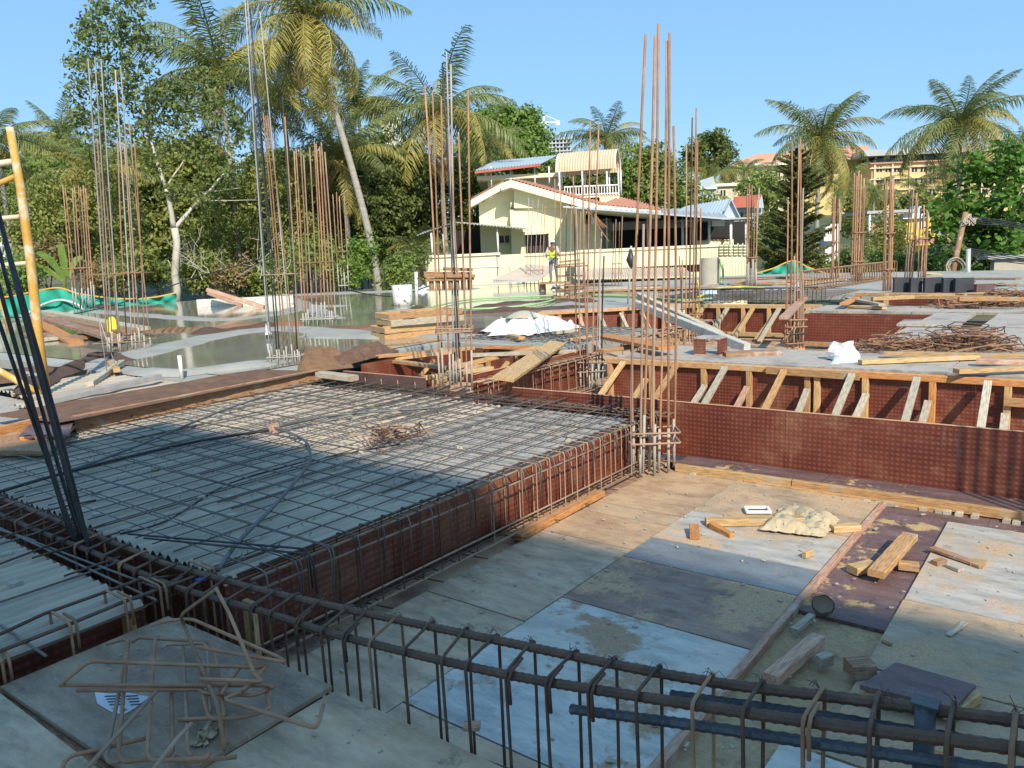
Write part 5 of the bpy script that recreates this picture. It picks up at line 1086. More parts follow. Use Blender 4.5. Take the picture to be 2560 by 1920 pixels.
palm('dark trunked palm against the sky at the right', 46, (2402, 305), gd(2396, 640, 46).dot(RT), 4.3, 32, None, ZG, .35, 3, .13, 9, fall=1.95)
palm('palm cut by the left edge above the yellow pole', 52, (-10, 360), None, 4.6, 20, None, ZG, .3, 3, .15, 10)
palm('pale distant palm between yellow pole and sparse tree', 78, (152, 345), None, 5.2, 22, None, ZG, .3, 2, .15, 11)
palm('yellow fronded palm behind the short rusty rods', 50, (235, 430), None, 4.4, 18, None, ZG, .6, 4, .15, 12)
palm('small palm between the large palm and the bright green tree', 68, (1215, 355), None, 4.2, 18, None, ZG, .3, 3, .15, 13)
palm('small palm low behind the sheet canopy', 48, (1040, 630), None, 2.8, 16, None, ZG, .15, 2, .12, 14, False)
for i, (px, py, d_, fl, lab) in enumerate(((1770, 440, 105, 4.2, 'far palm left of the beige house'), (1815, 425, 110, 4.0, 'far palm above the beige house'), (1860, 430, 108, 4.2, 'far palm below the pink roof'), (1920, 470, 95, 3.6, 'far palm at the left shoulder of the conifer'), (2185, 480, 85, 4.0, 'far palm in front of the ochre block corner'), (2370, 440, 100, 4.2, 'far palm left of the dark trunked palm'), (2300, 470, 105, 4.0, 'hazy palm above the yellow house'), (2550, 370, 90, 4.4, 'far palm cut by the right edge'), (2100, 470, 80, 3.8, 'far palm right behind the conifer'))):
    palm(lab, d_, (px, py), None, fl, 16, None, 3, .35, 2, .16, 30+i, False)
# conifer
def conifer(label, d, px, ytop, ybase, wpx):
    p0 = gd(px, ybase, d); p1 = gd(px, ytop, d); th = thing('conifer', label, 'tree', Vector((p0.x, p0.y, ZG)))
    hgt = p1.z-p0.z; R0 = wpx*d/F; mb = MB().tube([Vector((p0.x, p0.y, ZG)), Vector((p0.x, p0.y, p1.z))], [.18, .02], 6); mb.build('trunk', K['bark_d'], th)
    rs = np.random.RandomState(5); out = []; tiers = 24
    for i in range(tiers):
        t = i/tiers; z = p0.z+hgt*t; R_ = (R0*(1-t)**.5*.95+.12)*rs.uniform(.6, 1.15)
        for k in range(11):
            az = rs.rand()*6.28; l = R_*rs.uniform(.35, 1.2); n = int(60+110*l); s = rs.rand(n)**.8
            x = s*l; zz = z+.35*l*np.sin(s*2.2)*.5-.10*l*s+.35*l*s*s; lat = rs.normal(size=n)*.10*l*(1-.5*s)+.03
            P = np.stack([p0.x+math.cos(az)*x-math.sin(az)*lat, p0.y+math.sin(az)*x+math.cos(az)*lat, zz-np.abs(lat)*.2], 1)
            dirv = np.array([math.cos(az), math.sin(az), .25])+rs.normal(size=(n, 3))*.6; dirv /= np.linalg.norm(dirv, axis=1)[:, None]; b = np.cross(dirv, rs.normal(size=(n, 3))); b /= np.linalg.norm(b, axis=1)[:, None]
            q = rs.uniform(.08, .16, n)[:, None]; out.append(np.stack([P-dirv*q, P+b*q*.25, P+dirv*q, P-b*q*.25], 1))
    V = np.concatenate(out); o0 = V.reshape(-1, 3).mean(0); reg(bpy.data.objects.new('crown', npmesh('crown', V-o0, 4, K['leaf_con'])), th, Matrix.Translation(Vector(o0)))
conifer('dark layered conifer standing behind the green net peak', 43, 1985, 372, 690, 112)
# banana plant
bp = thing('banana_plant', 'banana plant with big torn pale leaves behind the green net', 'plant', gd(150, 720, 39))
for i, (a, b_, w_) in enumerate((((160, 690), (90, 628), .17), ((165, 690), (150, 606), .19), ((160, 700), (70, 665), .14), ((170, 690), (205, 640), .15), ((155, 690), (115, 640), .13))):
    A_ = gd(*a, 39); B_ = gd(*b_, 38.7+.2*i); mid = A_.lerp(B_, .55)+Vector((0, 0, .25)); P = smooth_path([A_, mid, B_], 6); mb = MB(); n = len(P)
    for k, p in enumerate(P):
        t = k/(n-1); s = w_*math.sin(PI*min(t*.9+.08, 1))**.6; sd = (P[min(k+1, n-1)]-P[max(k-1, 0)]).cross(FW).normalized()
        mb.v += [tuple(p-sd*s+Vector((0, 0, -.05))), tuple(p), tuple(p+sd*s+Vector((0, 0, -.05)))]
    mb.f = [(k*3+j, k*3+j+1, k*3+4+j, k*3+3+j) for k in range(n-1) for j in range(2)]; mb.build('leaf', K['leaf_b'], bp, smooth=True)
MB().tube([gd(160, 760, 39), gd(162, 690, 39)], [.12, .08], 8).build('stem', K['leaf_m'], bp)

# ================================================================ LOOSE THINGS
def solo(o, label, cat, group=None): return tag(o, label, cat, group)
def sheet_cloth(name, outline_px, z, m, amp=.05, n=26, seed=0, edge_down=.03, parent=None, thick=True, freq=3.0, d=None, crease=False):
    # draped cloth: grid over a quad (4 corner pixels on plane z) with folds
    rs = random.Random(seed); c = [gz(x, y, z) for x, y in outline_px]; ph = [rs.uniform(0, 6) for _ in range(8)]; mb = MB()
    for j in range(n+1):
        v = j/n
        for i in range(n+1):
            u = i/n; p = c[0]*(1-u)*(1-v)+c[1]*u*(1-v)+c[2]*u*v+c[3]*(1-u)*v
            h = sum(math.sin(freq*(k+1)*(u*math.cos(ph[k])+v*math.sin(ph[k]))*2.2+ph[k+1])/(k+1.3) for k in range(5))
            if crease: h = 1.5*sum((abs(math.sin(freq*(k+1)*(u*math.cos(ph[k])+v*math.sin(ph[k]))*1.6+ph[k+1]))-.5)/(k+1.0) for k in range(6))
            e = min(u, v, 1-u, 1-v); mb.v.append((p.x+rs.uniform(-.01, .01), p.y+rs.uniform(-.01, .01), p.z+max(0, amp*(.55+.5*h))*min(1, e*7)+.006))
    mb.f = [(j*(n+1)+i, j*(n+1)+i+1, (j+1)*(n+1)+i+1, (j+1)*(n+1)+i) for j in range(n) for i in range(n)]
    return mb.build(name, m, parent, smooth=True)
# plank and jute at the left edge of the mat
MP = gz(800, 940, .55); NP = gz(185, 1063, .55)
o = lumber('edge_plank', (MP.x, MP.y, .565), (NP.x, NP.y, .565), .05, .17, K['timber_brown']); solo(o, 'long brown plank on edge along the left side of the rebar mat', 'plank')
o = lumber('edge_plank', (NP.x-.35, NP.y-.1, .57), gz(-60, 1100, .57), .05, .15, K['timber_o']); solo(o, 'short orange plank end at the left edge below the jute', 'plank')
o = sheet_cloth('jute_cloth', [(150, 1058), (800, 928), (640, 925), (-30, 1040)], .63, K['burlap'], .03, 30, 3, freq=5); solo(o, 'wet purple brown jute strip lying along the edge plank', 'jute cloth')
o = sheet_cloth('jute_cloth', [(740, 935), (885, 920), (860, 885), (760, 865)], .6, K['burlap_o'], .13, 26, 9, freq=2.2); solo(o, 'orange brown jute bunched up at the foot of the tall mixed rods', 'jute cloth')
o = sheet_cloth('jute_cloth', [(850, 918), (1000, 878), (960, 862), (790, 900)], .6, K['burlap'], .12, 24, 12); solo(o, 'jute cloth draped towards the centre pit planks', 'jute cloth')
o = lumber('timber_offcut', gz(800, 935, .62), gz(885, 946, .60), .16, .07, K['timber_grey']); solo(o, 'weathered log offcut at the end of the long brown plank', 'timber')
for k_, (ps, wd, h, m_, lab) in enumerate((
    (((370, 830), (480, 826), (600, 818), (700, 815), (760, 812)), .8, .13, 'burlap_o', 'orange brown jute roll across the wet slab behind the big pool'),
    (((480, 838), (600, 826), (690, 820)), .6, .2, 'burlap_d', 'dark rolled jute bundle with a white scrap in front of it'),
    (((820, 818), (900, 822), (965, 812), (990, 805)), .5, .10, 'burlap', 'ragged jute heap left of the timber frame stack'),
    (((1035, 770), (1130, 785), (1240, 782), (1330, 775), (1465, 768)), .6, .14, 'burlap_d', 'dark jute draped over the far strutted wall top'),
    (((1190, 772), (1300, 758), (1420, 752), (1480, 756)), .7, .12, 'burlap_d', 'far brown jute strip behind the green hose'),
    (((1170, 842), (1210, 836), (1260, 845)), .6, .18, 'burlap_d', 'dark jute sack beside the white sheet heap'),
    (((60, 985), (110, 950), (180, 925), (250, 900), (320, 905)), .45, .17, 'burlap_d', 'crumpled dark jute behind the yellow pole foot'),
    (((0, 960), (60, 930), (140, 935)), .6, .15, 'burlap', 'brown jute heap at the left edge by the pole'),
    (((240, 760), (300, 775), (380, 768)), .7, .12, 'burlap_d', 'low dark jute at the foot of the short rusty rods'),
    (((560, 750), (700, 745), (800, 742)), .5, .10, 'burlap', 'thin far jute strip before the propped planks'))):
    solo(ridge('jute_roll', pxy(*ps), wd*.85, h*.6, K[m_], ZS, seed=80+k_, wob=.45, seg=.12), lab, 'jute roll')
# white slab edge form with propped planks
o = lumber('edge_board', gz(495, 762, .7), gz(735, 752, .7), .2, .4, K['white_wood']); solo(o, 'whitewashed edge board behind the propped planks', 'board')
for a, b_, lab in (((518, 724), (660, 768), 'upper one of two pinkish planks propped on the white board'), ((520, 732), (605, 764), 'lower one of two pinkish planks propped on the white board')):
    p = gz(*b_, .62); solo(lumber('propped_plank', gd(*a, depth(p)-.2), p, .3, .12, K['timber_pink']), lab, 'plank')
# plank pile left
for i, (a, b_, za, zb_, m_, lab) in enumerate((((95, 790), (300, 850), .95, .75, 'timber_old', 'long plank on top of the left plank pile'), ((110, 778), (360, 822), .98, .8, 'timber_grey', 'pale plank at the back of the left plank pile'), ((95, 805), (190, 857), .85, .63, 'timber_o', 'reddish plank sliding off the left plank pile'), ((120, 800), (280, 838), .8, .72, 'timber_pink', 'pink plank in the middle of the left plank pile'), ((70, 835), (210, 845), .68, .68, 'timber_old', 'bottom plank of the left plank pile'), ((140, 795), (330, 832), .9, .78, 'timber_brown', 'brown plank under the pale one in the left plank pile'), ((60, 790), (180, 790), .75, .7, 'timber_y', 'yellow plank end beside the pole'), ((100, 850), (240, 835), .66, .66, 'timber_grey', 'cement crusted plank at the foot of the left pile'), ((270, 705+150), (345, 838), .66, .7, 'timber_grey', 'short grey plank right of the left pile'))):
    solo(lumber('pile_plank', gz(*a, za), gz(*b_, zb_), .30, .07, K[m_]), lab, 'plank')
p = gz(286, 846, .62); mb = MB().tube([p, p+Vector((0, 0, .06)), p+Vector((-.05, 0, .4)), p+Vector((.02, 0, .46))], [.16, .17, .12, .05], 8); solo(mb.build('yellow_bucket', K['yellow'], None, smooth=True), 'crushed bright yellow plastic can beside the plank pile', 'can')
p = gz(455, 948, .6); o = MB().tube([p, p+Vector((0, 0, .33))], .028, 10).build('pvc_pipe', K['pvc'], smooth=True); solo(o, 'short white pipe stub standing at the near pool edge', 'pipe')
for a, b_, lab in (((245, 785), (270, 945), 'left of two thin wires hanging by the plank pile'), ((245, 788), (296, 935), 'right of two thin wires slanting down to the jute')):
    p = gz(*b_, .58); solo(rod('wire', p, gd(*a, depth(p)), .006, K['steel'], None), lab, 'wire')
for i, (a, b_, m_, lab) in enumerate((((225, 960), (305, 905), 'timber_grey', 'split grey timber leaning on the dark jute'), ((272, 905), (292, 925), 'timber_y', 'yellow block end under the dark jute'), ((120, 1005), (400, 940), 'steel', 'pale batten along the corrugated strip'))):
    solo(lumber('timber_piece', gz(*a, .62), gz(*b_, .68), .09, .07, K[m_]), lab, 'timber')
# pallet like boards at the left
bb = thing('board_stack', 'purple brown boards stacked on battens at the left edge of the mat', 'board stack', gz(90, 1110, .5))
MB().slab([gz(45, 1092, .60), gz(172, 1088, .60), gz(185, 1048, .60), gz(75, 1058, .60)], .02).build('board', K['purpleply'], bb)
MB().slab([gz(-40, 1125, .56), gz(120, 1128, .56), gz(190, 1060, .56), (gz(20, 1065, .56))], .03).build('board', K['timber_brown'], bb)
for px in (50, 88): lumber('block', gz(px, 1098, .575), gz(px+30, 1094, .575), .06, .05, K['timber_o'], bb)
lumber('batten', gz(-20, 1130, .52), gz(120, 1130, .52), .07, .06, K['timber_grey'], bb)
# yellow scaffold pole at left
yb_ = gz(115, 985, .58); dY = depth(yb_)
yp = thing('scaffold_frame', 'yellow painted timber scaffold pole with pale rungs at the left edge', 'scaffold', yb_)
MB().tube([yb_, gd(98, 860, dY), gd(75, 640, dY), gd(50, 460, dY), gd(24, 318, dY)], [.060, .058, .055, .050, .044], 10).build('pole', K['yellowpole'], yp, smooth=True)
for a, b_, r_, m_ in (((-60, 418), (32, 404), .04, 'polewhite'), ((-40, 475), (36, 442), .035, 'yellowpole'), ((-60, 552), (48, 542), .030, 'polewhite'), ((-60, 668), (66, 658), .028, 'polewhite'), ((-40, 905), (100, 985), .045, 'yellowpole'), ((-20, 660), (25, 830), .04, 'yellowpole')):
    MB().tube([gd(*a, dY+.05), gd(*b_, dY+.05)], r_, 8).build('rung', K[m_], yp, smooth=True)
# green nets
def net(label, pts, base, d, rope=True, seed=0):
    rs = random.Random(seed); th = thing('shade_net', label, 'net', gd(*base[0], d), 'green shade nets along the slab edge'); top = smooth_path([gd(x, y, d) for x, y in pts], 8); k = len(top); bot = smooth_path([gd(x, y, d+.1) for x, y in base], 8)
    mb = MB(); n = 6
    for i in range(k):
        b_ = bot[min(int(i*(len(bot)-1)/(k-1)), len(bot)-1)]
        for j in range(n+1):
            t = j/n; p = top[i].lerp(b_, t)+FW*(math.sin(t*PI)*.18*math.sin(i*.9+seed)); mb.v.append(tuple(p))
    mb.f = [(i*(n+1)+j, (i+1)*(n+1)+j, (i+1)*(n+1)+j+1, i*(n+1)+j+1) for i in range(k-1) for j in range(n)]
    mb.build('netting', K['net'], th, smooth=True)
    if rope: MB().tube(top, .035, 5).build('rope', K['rope'], th)
net('green shade net sagging between stakes at the left edge of the slab', [(-40, 742), (20, 742), (90, 728), (148, 720), (200, 735), (300, 747), (380, 744), (440, 732)], [(-40, 790), (60, 785), (150, 778), (260, 772), (360, 764), (436, 755)], 35.5, True, 1)
net('green shade net rising to a peak below the conifer', [(1888, 684), (1930, 672), (1982, 652), (2020, 668), (2065, 684)], [(1888, 690), (1980, 690), (2065, 690)], 39, True, 2)
net('low green shade net behind the black boards at the right edge', [(2308, 690), (2325, 684), (2400, 694), (2480, 694), (2560, 686), (2640, 680)], [(2308, 702), (2400, 706), (2560, 712), (2640, 714)], 30, True, 3)
solo(MB().tube(smooth_path([gd(x, y, 35.3) for x, y in ((60, 790), (100, 765), (150, 750), (200, 765), (215, 790))], 6), .05, 6).build('net_support_hose', K['pvc'], smooth=True), 'pale hose arched against the left green net', 'hose')
# timber frame stack
tf = thing('timber_frame_stack', 'stack of pale timber box frames on the wet slab', 'timber stack', gz(1020, 850, ZS))
c0 = gz(965, 852, ZS); U = (gz(1085, 838, ZS)-gz(960, 850, ZS)); U.normalize(); W_ = Vector((-U.y, U.x, 0)); 
for lay in range(4):
    z = ZS+.06+lay*.125; m_ = K[('timber', 'timber_y', 'timber_grey', 'timber')[lay]]; q = c0+U*random.uniform(-.16, .12)+W_*random.uniform(-.08, .08)+Vector((0, 0, z-ZS)); U = (Matrix.Rotation(random.uniform(-.06, .06), 3, 'Z') @ U)
    lumber('rail', q, q+U*1.55, .05, .11, m_, tf); lumber('rail', q+W_*.75, q+W_*.75+U*1.55, .05, .11, m_, tf)
    for s_ in (.02, .55, 1.5): lumber('cross_piece', q+U*s_, q+U*s_+W_*.75, .05, .10, K['timber_y'], tf)
# white sheet heap with sand
mb = MB(); P0 = gz(1318, 838, ZS); UU = RT; n = 72; rs = random.Random(4); nr = 22
for j in range(nr+1):
    for i in range(n):
        a = 2*PI*i/n; r_ = j/nr; rad = 1.0+.22*math.sin(3*a+1)+.18*math.sin(7*a)+.10*math.sin(11*a+2)
        x = math.cos(a)*.80*r_*rad; y_ = math.sin(a)*.60*r_*rad; h = .34*(1-r_**1.5)+.05*math.sin(9*a+3*r_)*r_*(1-r_)*2+.022*math.sin(23*a+9*r_)*r_+.018*math.sin(15*r_+4*a)+rs.uniform(-.006, .006)
        mb.v.append(tuple(P0+RT*x+FW*y_+Vector((0, 0, max(h, .0)+.07))))
mb.f = [(j*n+i, j*n+(i+1) % n, (j+1)*n+(i+1) % n, (j+1)*n+i) for j in range(nr) for i in range(n)]
wh = thing('sheet_covered_heap', 'white sheet heap with grey sand on top beyond the centre pit', 'heap', P0); mb.build('sheet', K['whitesheet'], wh, smooth=True)
mb = MB()
for j in range(5):
    for i in range(14):
        a = 2*PI*i/14; r_ = j/4; mb.v.append(tuple(P0+RT*(-.05+math.cos(a)*.34*r_)+FW*math.sin(a)*.26*r_+Vector((0, 0, .34+.12*(1-r_*r_)))))
mb.f = [(j*14+i, j*14+(i+1) % 14, (j+1)*14+(i+1) % 14, (j+1)*14+i) for j in range(4) for i in range(14)]; mb.build('sand', K['sand'], wh, smooth=True)
o = sheet_cloth('white_sheet', [(1395, 835), (1440, 822), (1432, 805), (1385, 815)], .66, K['whitesheet'], .10, 14, 5); solo(o, 'loose corner of white sheet right of the sand heap', 'sheet')
for a, b_, z, w_, m_, lab in (((1275, 838), (1305, 845), .68, .12, 'timber', 'short timber block in front of the white sheet heap'), ((1385, 832), (1440, 826), .70, .14, 'timber_grey', 'dusty plank end right of the white sheet heap'), ((1510, 840), (1670, 870), .72, .30, 'timber_o', 'broad orange plank leaning beside the nearest rods'), ((1500, 878), (1690, 850), .62, .16, 'timber', 'yellow plank behind the nearest rods'), ((1420, 850), (1480, 842), .66, .08, 'timber_y', 'thin yellow batten before the pale stirrup cage'),
                              ((1960, 795), (2010, 745), .85, .16, 'timber_pink', 'pinkish plank propped on the right of the far pit'), ((2110, 760), (2145, 742), .72, .18, 'timber_o', 'orange plank offcut at the back of the grey deck'), ((2120, 745), (2205, 762), .72, .14, 'timber_grey', 'grey plank crossing the offcut pile on the grey deck'), ((2125, 766), (2210, 770), .64, .18, 'timber_y', 'flat yellow plank on the back edge of the grey deck'),
                              ((2150, 905), (2450, 892), .64, .12, 'timber_y', 'long yellow batten in front of the stirrup heaps'), ((2210, 884), (2560, 890), .66, .12, 'timber_y', 'pale batten under the stirrup heaps'), ((2440, 902), (2580, 906), .66, .14, 'timber_pink', 'pink plank at the right edge of the deck'), ((2390, 928), (2600, 918), .66, .12, 'timber_y', 'yellow batten at the right edge above the strutted wall'), ((1810, 885), (1950, 880), .62, .28, 'timber_old', 'dark brown board lying behind the strutted wall'), ((1885, 705), (1990, 702), .66, .2, 'timber', 'far timber lying before the green net peak'), ((2000, 712), (2110, 698), .66, .2, 'timber_y', 'far pale timber by the long rusty cage')):
    solo(lumber('loose_timber', gz(*a, z), gz(*b_, z), w_, .05, K[m_]), lab, 'timber')
rs = random.Random(11)
for i in range(30):
    px = rs.uniform(1440, 2560); py = rs.uniform(693, 712) if px > 1850 else rs.uniform(716, 738); c = gz(px, py, ZS+.03+.02*(i % 3)); a = rs.uniform(-.5, .5)+(0 if i % 2 else 1.2); l = rs.uniform(.6, 1.8)
    o = lumber('strewn_board', c-Vector((math.cos(a), math.sin(a), 0))*l, c+Vector((math.cos(a), math.sin(a), 0))*l, rs.uniform(.15, .5), .05, K[(('timber_old', 'timber', 'timber_grey', 'timber_brown', 'burlap', 'greydeck', 'timber_y'))[i % 7]])
    tag(o, '%s board lying on the far slab %s' % (('weathered', 'orange', 'cement grey', 'brown', 'jute covered', 'pale grey film faced', 'yellow')[i % 7], 'behind the black boards' if px > 2300 else 'by the far dense rods' if px > 2100 else 'before the green net peak' if px > 1880 else 'before the louvred fence' if px > 1700 else 'below the house parapet'), 'board', 'boards strewn on the far slab')
# long white beams leaning into the pit
for a, b_, m_, lab in (((1592, 760), (1868, 870), 'white_wood', 'lower white beam slanting across the far pit'), ((1598, 740), (1800, 838), 'timber_grey', 'upper pale beam slanting across the far pit')):
    p = gz(*b_, .63); q = gd(*a, depth(p)+3.2); solo(lumber('leaning_beam', p, q, .11, .13, K[m_]), lab, 'beam')
# ply box, bag, heaps of stirrups on the right deck
bx = thing('ply_box', 'open ply box form standing on the deck behind the strutted wall', 'box', gz(1768, 888, ZS)); q = gz(1735, 888, ZS); s_ = .36
for cpos, sx, sy, sz, m_ in (((s_/2, 0, .01), s_, .3, .02, 'greydeck'), ((s_/2, 0, .24), s_, .3, .02, 'greydeck'), ((.01, 0, .125), .02, .3, .21, 'redply'), ((s_-.01, 0, .125), .02, .3, .21, 'redply'), ((s_*.22, -.14, .125), .17, .02, .21, 'redply')):
    MB().box(q+Vector(cpos)+Vector((0, .15, 0)), sx, sy, sz).build('side_panel', K[m_], bx)
p = gz(2100, 902, ZS); pb_ = thing('paper_bag', 'crumpled white printed bag on the deck edge above the strutted wall', 'bag', p)
mb = MB(); n = 10
for j in range(6):
    for i in range(n):
        a = 2*PI*i/n; t = j/5; r_ = .16*(1-.35*t)*(1+.18*math.sin(3*a+j)); mb.v.append(tuple(p+Vector((math.cos(a)*r_*1.25, math.sin(a)*r_*.8+.1, .012+.20*t*(1+.15*math.sin(2*a))))))
mb.f = [(j*n+i, j*n+(i+1) % n, (j+1)*n+(i+1) % n, (j+1)*n+i) for j in range(5) for i in range(n)]+[tuple(range(5*n, 6*n))]; mb.build('bag', K['white'], pb_)
for i in range(6): lumber('printed_line', p+Vector((-.08, -.045-.004*i, .06+i*.015)), p+Vector((.06, -.05-.004*i, .06+i*.015)), .002, .004, K['greysheet'], pb_)
o = sheet_cloth('plastic_sheet', [(2075, 912), (2155, 905), (2140, 880), (2090, 888)], ZS, K['bluelight'], .05, 10, 7); solo(o, 'pale blue plastic scrap under the white printed bag', 'plastic scrap')
STM = [None]*4
for k_ in range(4):
    a, b_ = (.52, .22) if k_ % 2 else (.42, .28)
    STM[k_] = MB().tube(loop_pts((-a/2, -b_/2, 0), (a/2, -b_/2, .01), (a/2, b_/2, 0), (-a/2, b_/2, .012), .03, 2), .0062, 5, close=True).mesh('stirrup_loop', K['rust_dark' if k_ < 2 else 'rust'])
def heap(cx, cy, rx, ry, hh, n, lab, grp, seed, sc=1.0):
    rs = random.Random(seed)
    for i in range(n):
        a = rs.random()*6.28; r_ = rs.random()**.6; x, y_ = cx+math.cos(a)*rx*r_, cy+math.sin(a)*ry*r_; z = ZS+.02+hh*(1-r_)*rs.random()
        M = Matrix.Translation((x, y_, z)) @ Matrix.Rotation(rs.gauss(.3, .5), 4, 'Z') @ Matrix.Rotation(rs.gauss(0, .22), 4, 'X') @ Matrix.Rotation(rs.gauss(0, .22), 4, 'Y') @ Matrix.Scale(sc, 4)
        o = reg(bpy.data.objects.new('loose_stirrup', rs.choice(STM)), None, M); tag(o, lab, 'stirrup', grp)
c = gz(2395, 880, ZS); heap(c.x, c.y+.3, .55, .5, .38, 90, 'rusty stirrup in the big heap on the right deck', 'stirrups of the big heap', 1)
c = gz(2210, 880, ZS); heap(c.x, c.y+.3, .35, .4, .25, 45, 'rusty stirrup in the smaller heap beside the white bag', 'stirrups of the smaller heap', 2)
c = gz(2520, 765, ZS); heap(c.x, c.y, .7, .6, .35, 50, 'rusty stirrup in the far heap at the right edge', 'stirrups of the far right heap', 3, 1.4)
c = gz(2400, 768, ZS); heap(c.x, c.y, .45, .5, .10, 22, 'rusty stirrup in the low scatter left of the far right heap', 'stirrups of the low scatter', 4, 1.3)
# black boards
for i, (x0, x1, y0, y1, lab) in enumerate(((2236, 2276, 694, 731, 'leftmost of the black boards standing in a row'), (2277, 2305, 695, 731, 'second black board from the left in the row'), (2312, 2356, 694, 731, 'third black board from the left in the row'), (2358, 2384, 695, 731, 'fourth black board from the left in the row'), (2388, 2434, 695, 731, 'fifth and last black board of the row'), (2441, 2487, 710, 731, 'low dark board standing apart on the right'))):
    d_ = depth(gz(x0, y1, ZS+.02)); ff = Face(d_); o = ff.box('standing_board', x0, y0, x1, y1, K['blackboard'] if i < 5 else K['darkply'], None, 0, .12); solo(o, lab, 'board')
# round concrete column, hoses, scraps
p = gz(1774, 712, ZS); o = MB().tube([p, p+Vector((0, 0, 1.05))], .48, 24).build('concrete_column', K['concol'], smooth=True); 
p = gz(1774, 712, ZS); d_ = depth(p); top = gd(1774, 644, d_).z; WM.pop(o.name, None); bpy.data.objects.remove(o)
r_ = 24*d_/F; mb = MB().tube([p, Vector((p.x, p.y, top-.02)), Vector((p.x, p.y, top))], [r_, r_, r_*.96], 28); o = mb.build('concrete_column', K['concol'], smooth=False); solo(o, 'short round bare concrete column below the louvred fence', 'column')
for pts, r_, m_, lab in ((((1000, 790), (1090, 765), (1180, 748), (1300, 742), (1420, 738)), .028, 'hosegreen', 'pale green hose looping across the wet slab towards the house'), (((1030, 765), (1090, 770), (1200, 772), (1330, 762), (1400, 745)), .028, 'hosegreen', 'second green hose crossing before the dark jute'), (((1480, 738), (1600, 742), (1700, 752), (1780, 748)), .045, 'hosegreen', 'green hose behind the nearest rods'), (((1745, 745), (1790, 724), (1850, 718), (1910, 722)), .05, 'hoseyellow', 'yellow hose lying before the round concrete column')):
    solo(MB().tube(smooth_path([gz(x, y, ZS+.06) for x, y in pts], 8), r_, 6).build('hose', K[m_], smooth=True), lab, 'hose')
pq = gz(1747, 850, .0); solo(MB().tube(smooth_path([gd(x, y, depth(pq)) for x, y in ((1744, 700), (1748, 740), (1744, 790), (1750, 830))], 6), .016, 6).build('hose', K['hoseyellow'], smooth=True), 'yellow hose hanging down the rods by the far strutted wall', 'hose')
p = gz(1795, 712, ZS); solo(MB().tube(smooth_path([gd(x, y, depth(p)) for x, y in ((1798, 648), (1806, 670), (1808, 690), (1803, 708))], 6), .05, 6).build('hose', K['hosegreen'], smooth=True), 'pale green hose hanging beside the round concrete column', 'hose')
for q4, z, m_, lab in (([(1745, 745), (1800, 742), (1790, 728), (1750, 730)], ZS, 'bluelight', 'pale blue plastic sheet before the round concrete column'), ([(1040, 735), (1075, 733), (1068, 718), (1045, 720)], ZS, 'white', 'white plastic bag at the far slab edge left of the house'), ([(1375, 728), (1410, 726), (1405, 710), (1380, 712)], ZS, 'white', 'white sack at the foot of the worker'), ([(1985, 728), (2000, 727), (1998, 715), (1988, 716)], ZS+.1, 'bluelight', 'pale blue bag hung at the rods left of the long cage'), ([(1600, 728), (1680, 724), (1670, 712), (1610, 714)], ZS, 'greysheet', 'grey sheet scrap below the long tin roof'), ([(1440, 724), (1560, 722), (1550, 716), (1450, 716)], ZS, 'timber_old', 'brown boards lying at the far slab edge before the house'), ([(662, 838), (680, 836), (676, 828), (665, 829)], .7, 'white', 'white paper scrap before the dark jute bundle')):
    solo(sheet_cloth('scrap_sheet', q4, z, K[m_], .16 if m_ in ('white', 'bluelight') else .06, 10, random.randint(0, 99)), lab, 'scrap')
p = gz(1008, 765, ZS); d_ = depth(p); zt = gd(1008, 712, d_).z
mb = MB().tube([p, Vector((p.x, p.y, zt*.6)), Vector((p.x, p.y, zt))], [.30, .31, .33], 14); solo(mb.build('sack_column', K['pvc'], smooth=True), 'pale wrapped stub column standing in the pool', 'column')
p = gz(1042, 770, ZS); solo(rod('white_pipe', p, gd(1040, 680, depth(p)), .05, K['pvc'], None, n=8), 'thin white pipe standing in the far pool', 'pipe')
p = gz(1570, 760, ZS); o = rod('shovel_handle', p, gd(1578, 615, depth(p)), .03, K['timber_grey'], None); solo(o, 'leaning pole with a black bag tied to its top before the verandah', 'pole')
q = gd(1577, 650, depth(p)); MB().tube([q+Vector((0, 0, .30)), q+Vector((0, 0, .1)), q, q-Vector((0, 0, .25))], [.03, .09, .13, .02], 7).build('bag', K['blackboard'], o, smooth=True)
# cable hanging over the slab
for pts, lab in ((((600, 680), (700, 640), (760, 670), (840, 715), (930, 737), (1000, 738), (1080, 712)), 'black cable sagging across the pool between rods'), (((-20, 792), (150, 790), (330, 750), (470, 700), (660, 645)), 'black cable strung from the left net to the tall rods')):
    solo(MB().tube(smooth_path([gd(x, y, 27) for x, y in pts], 8), .018, 4).build('cable', K['blackpipe']), lab, 'cable')
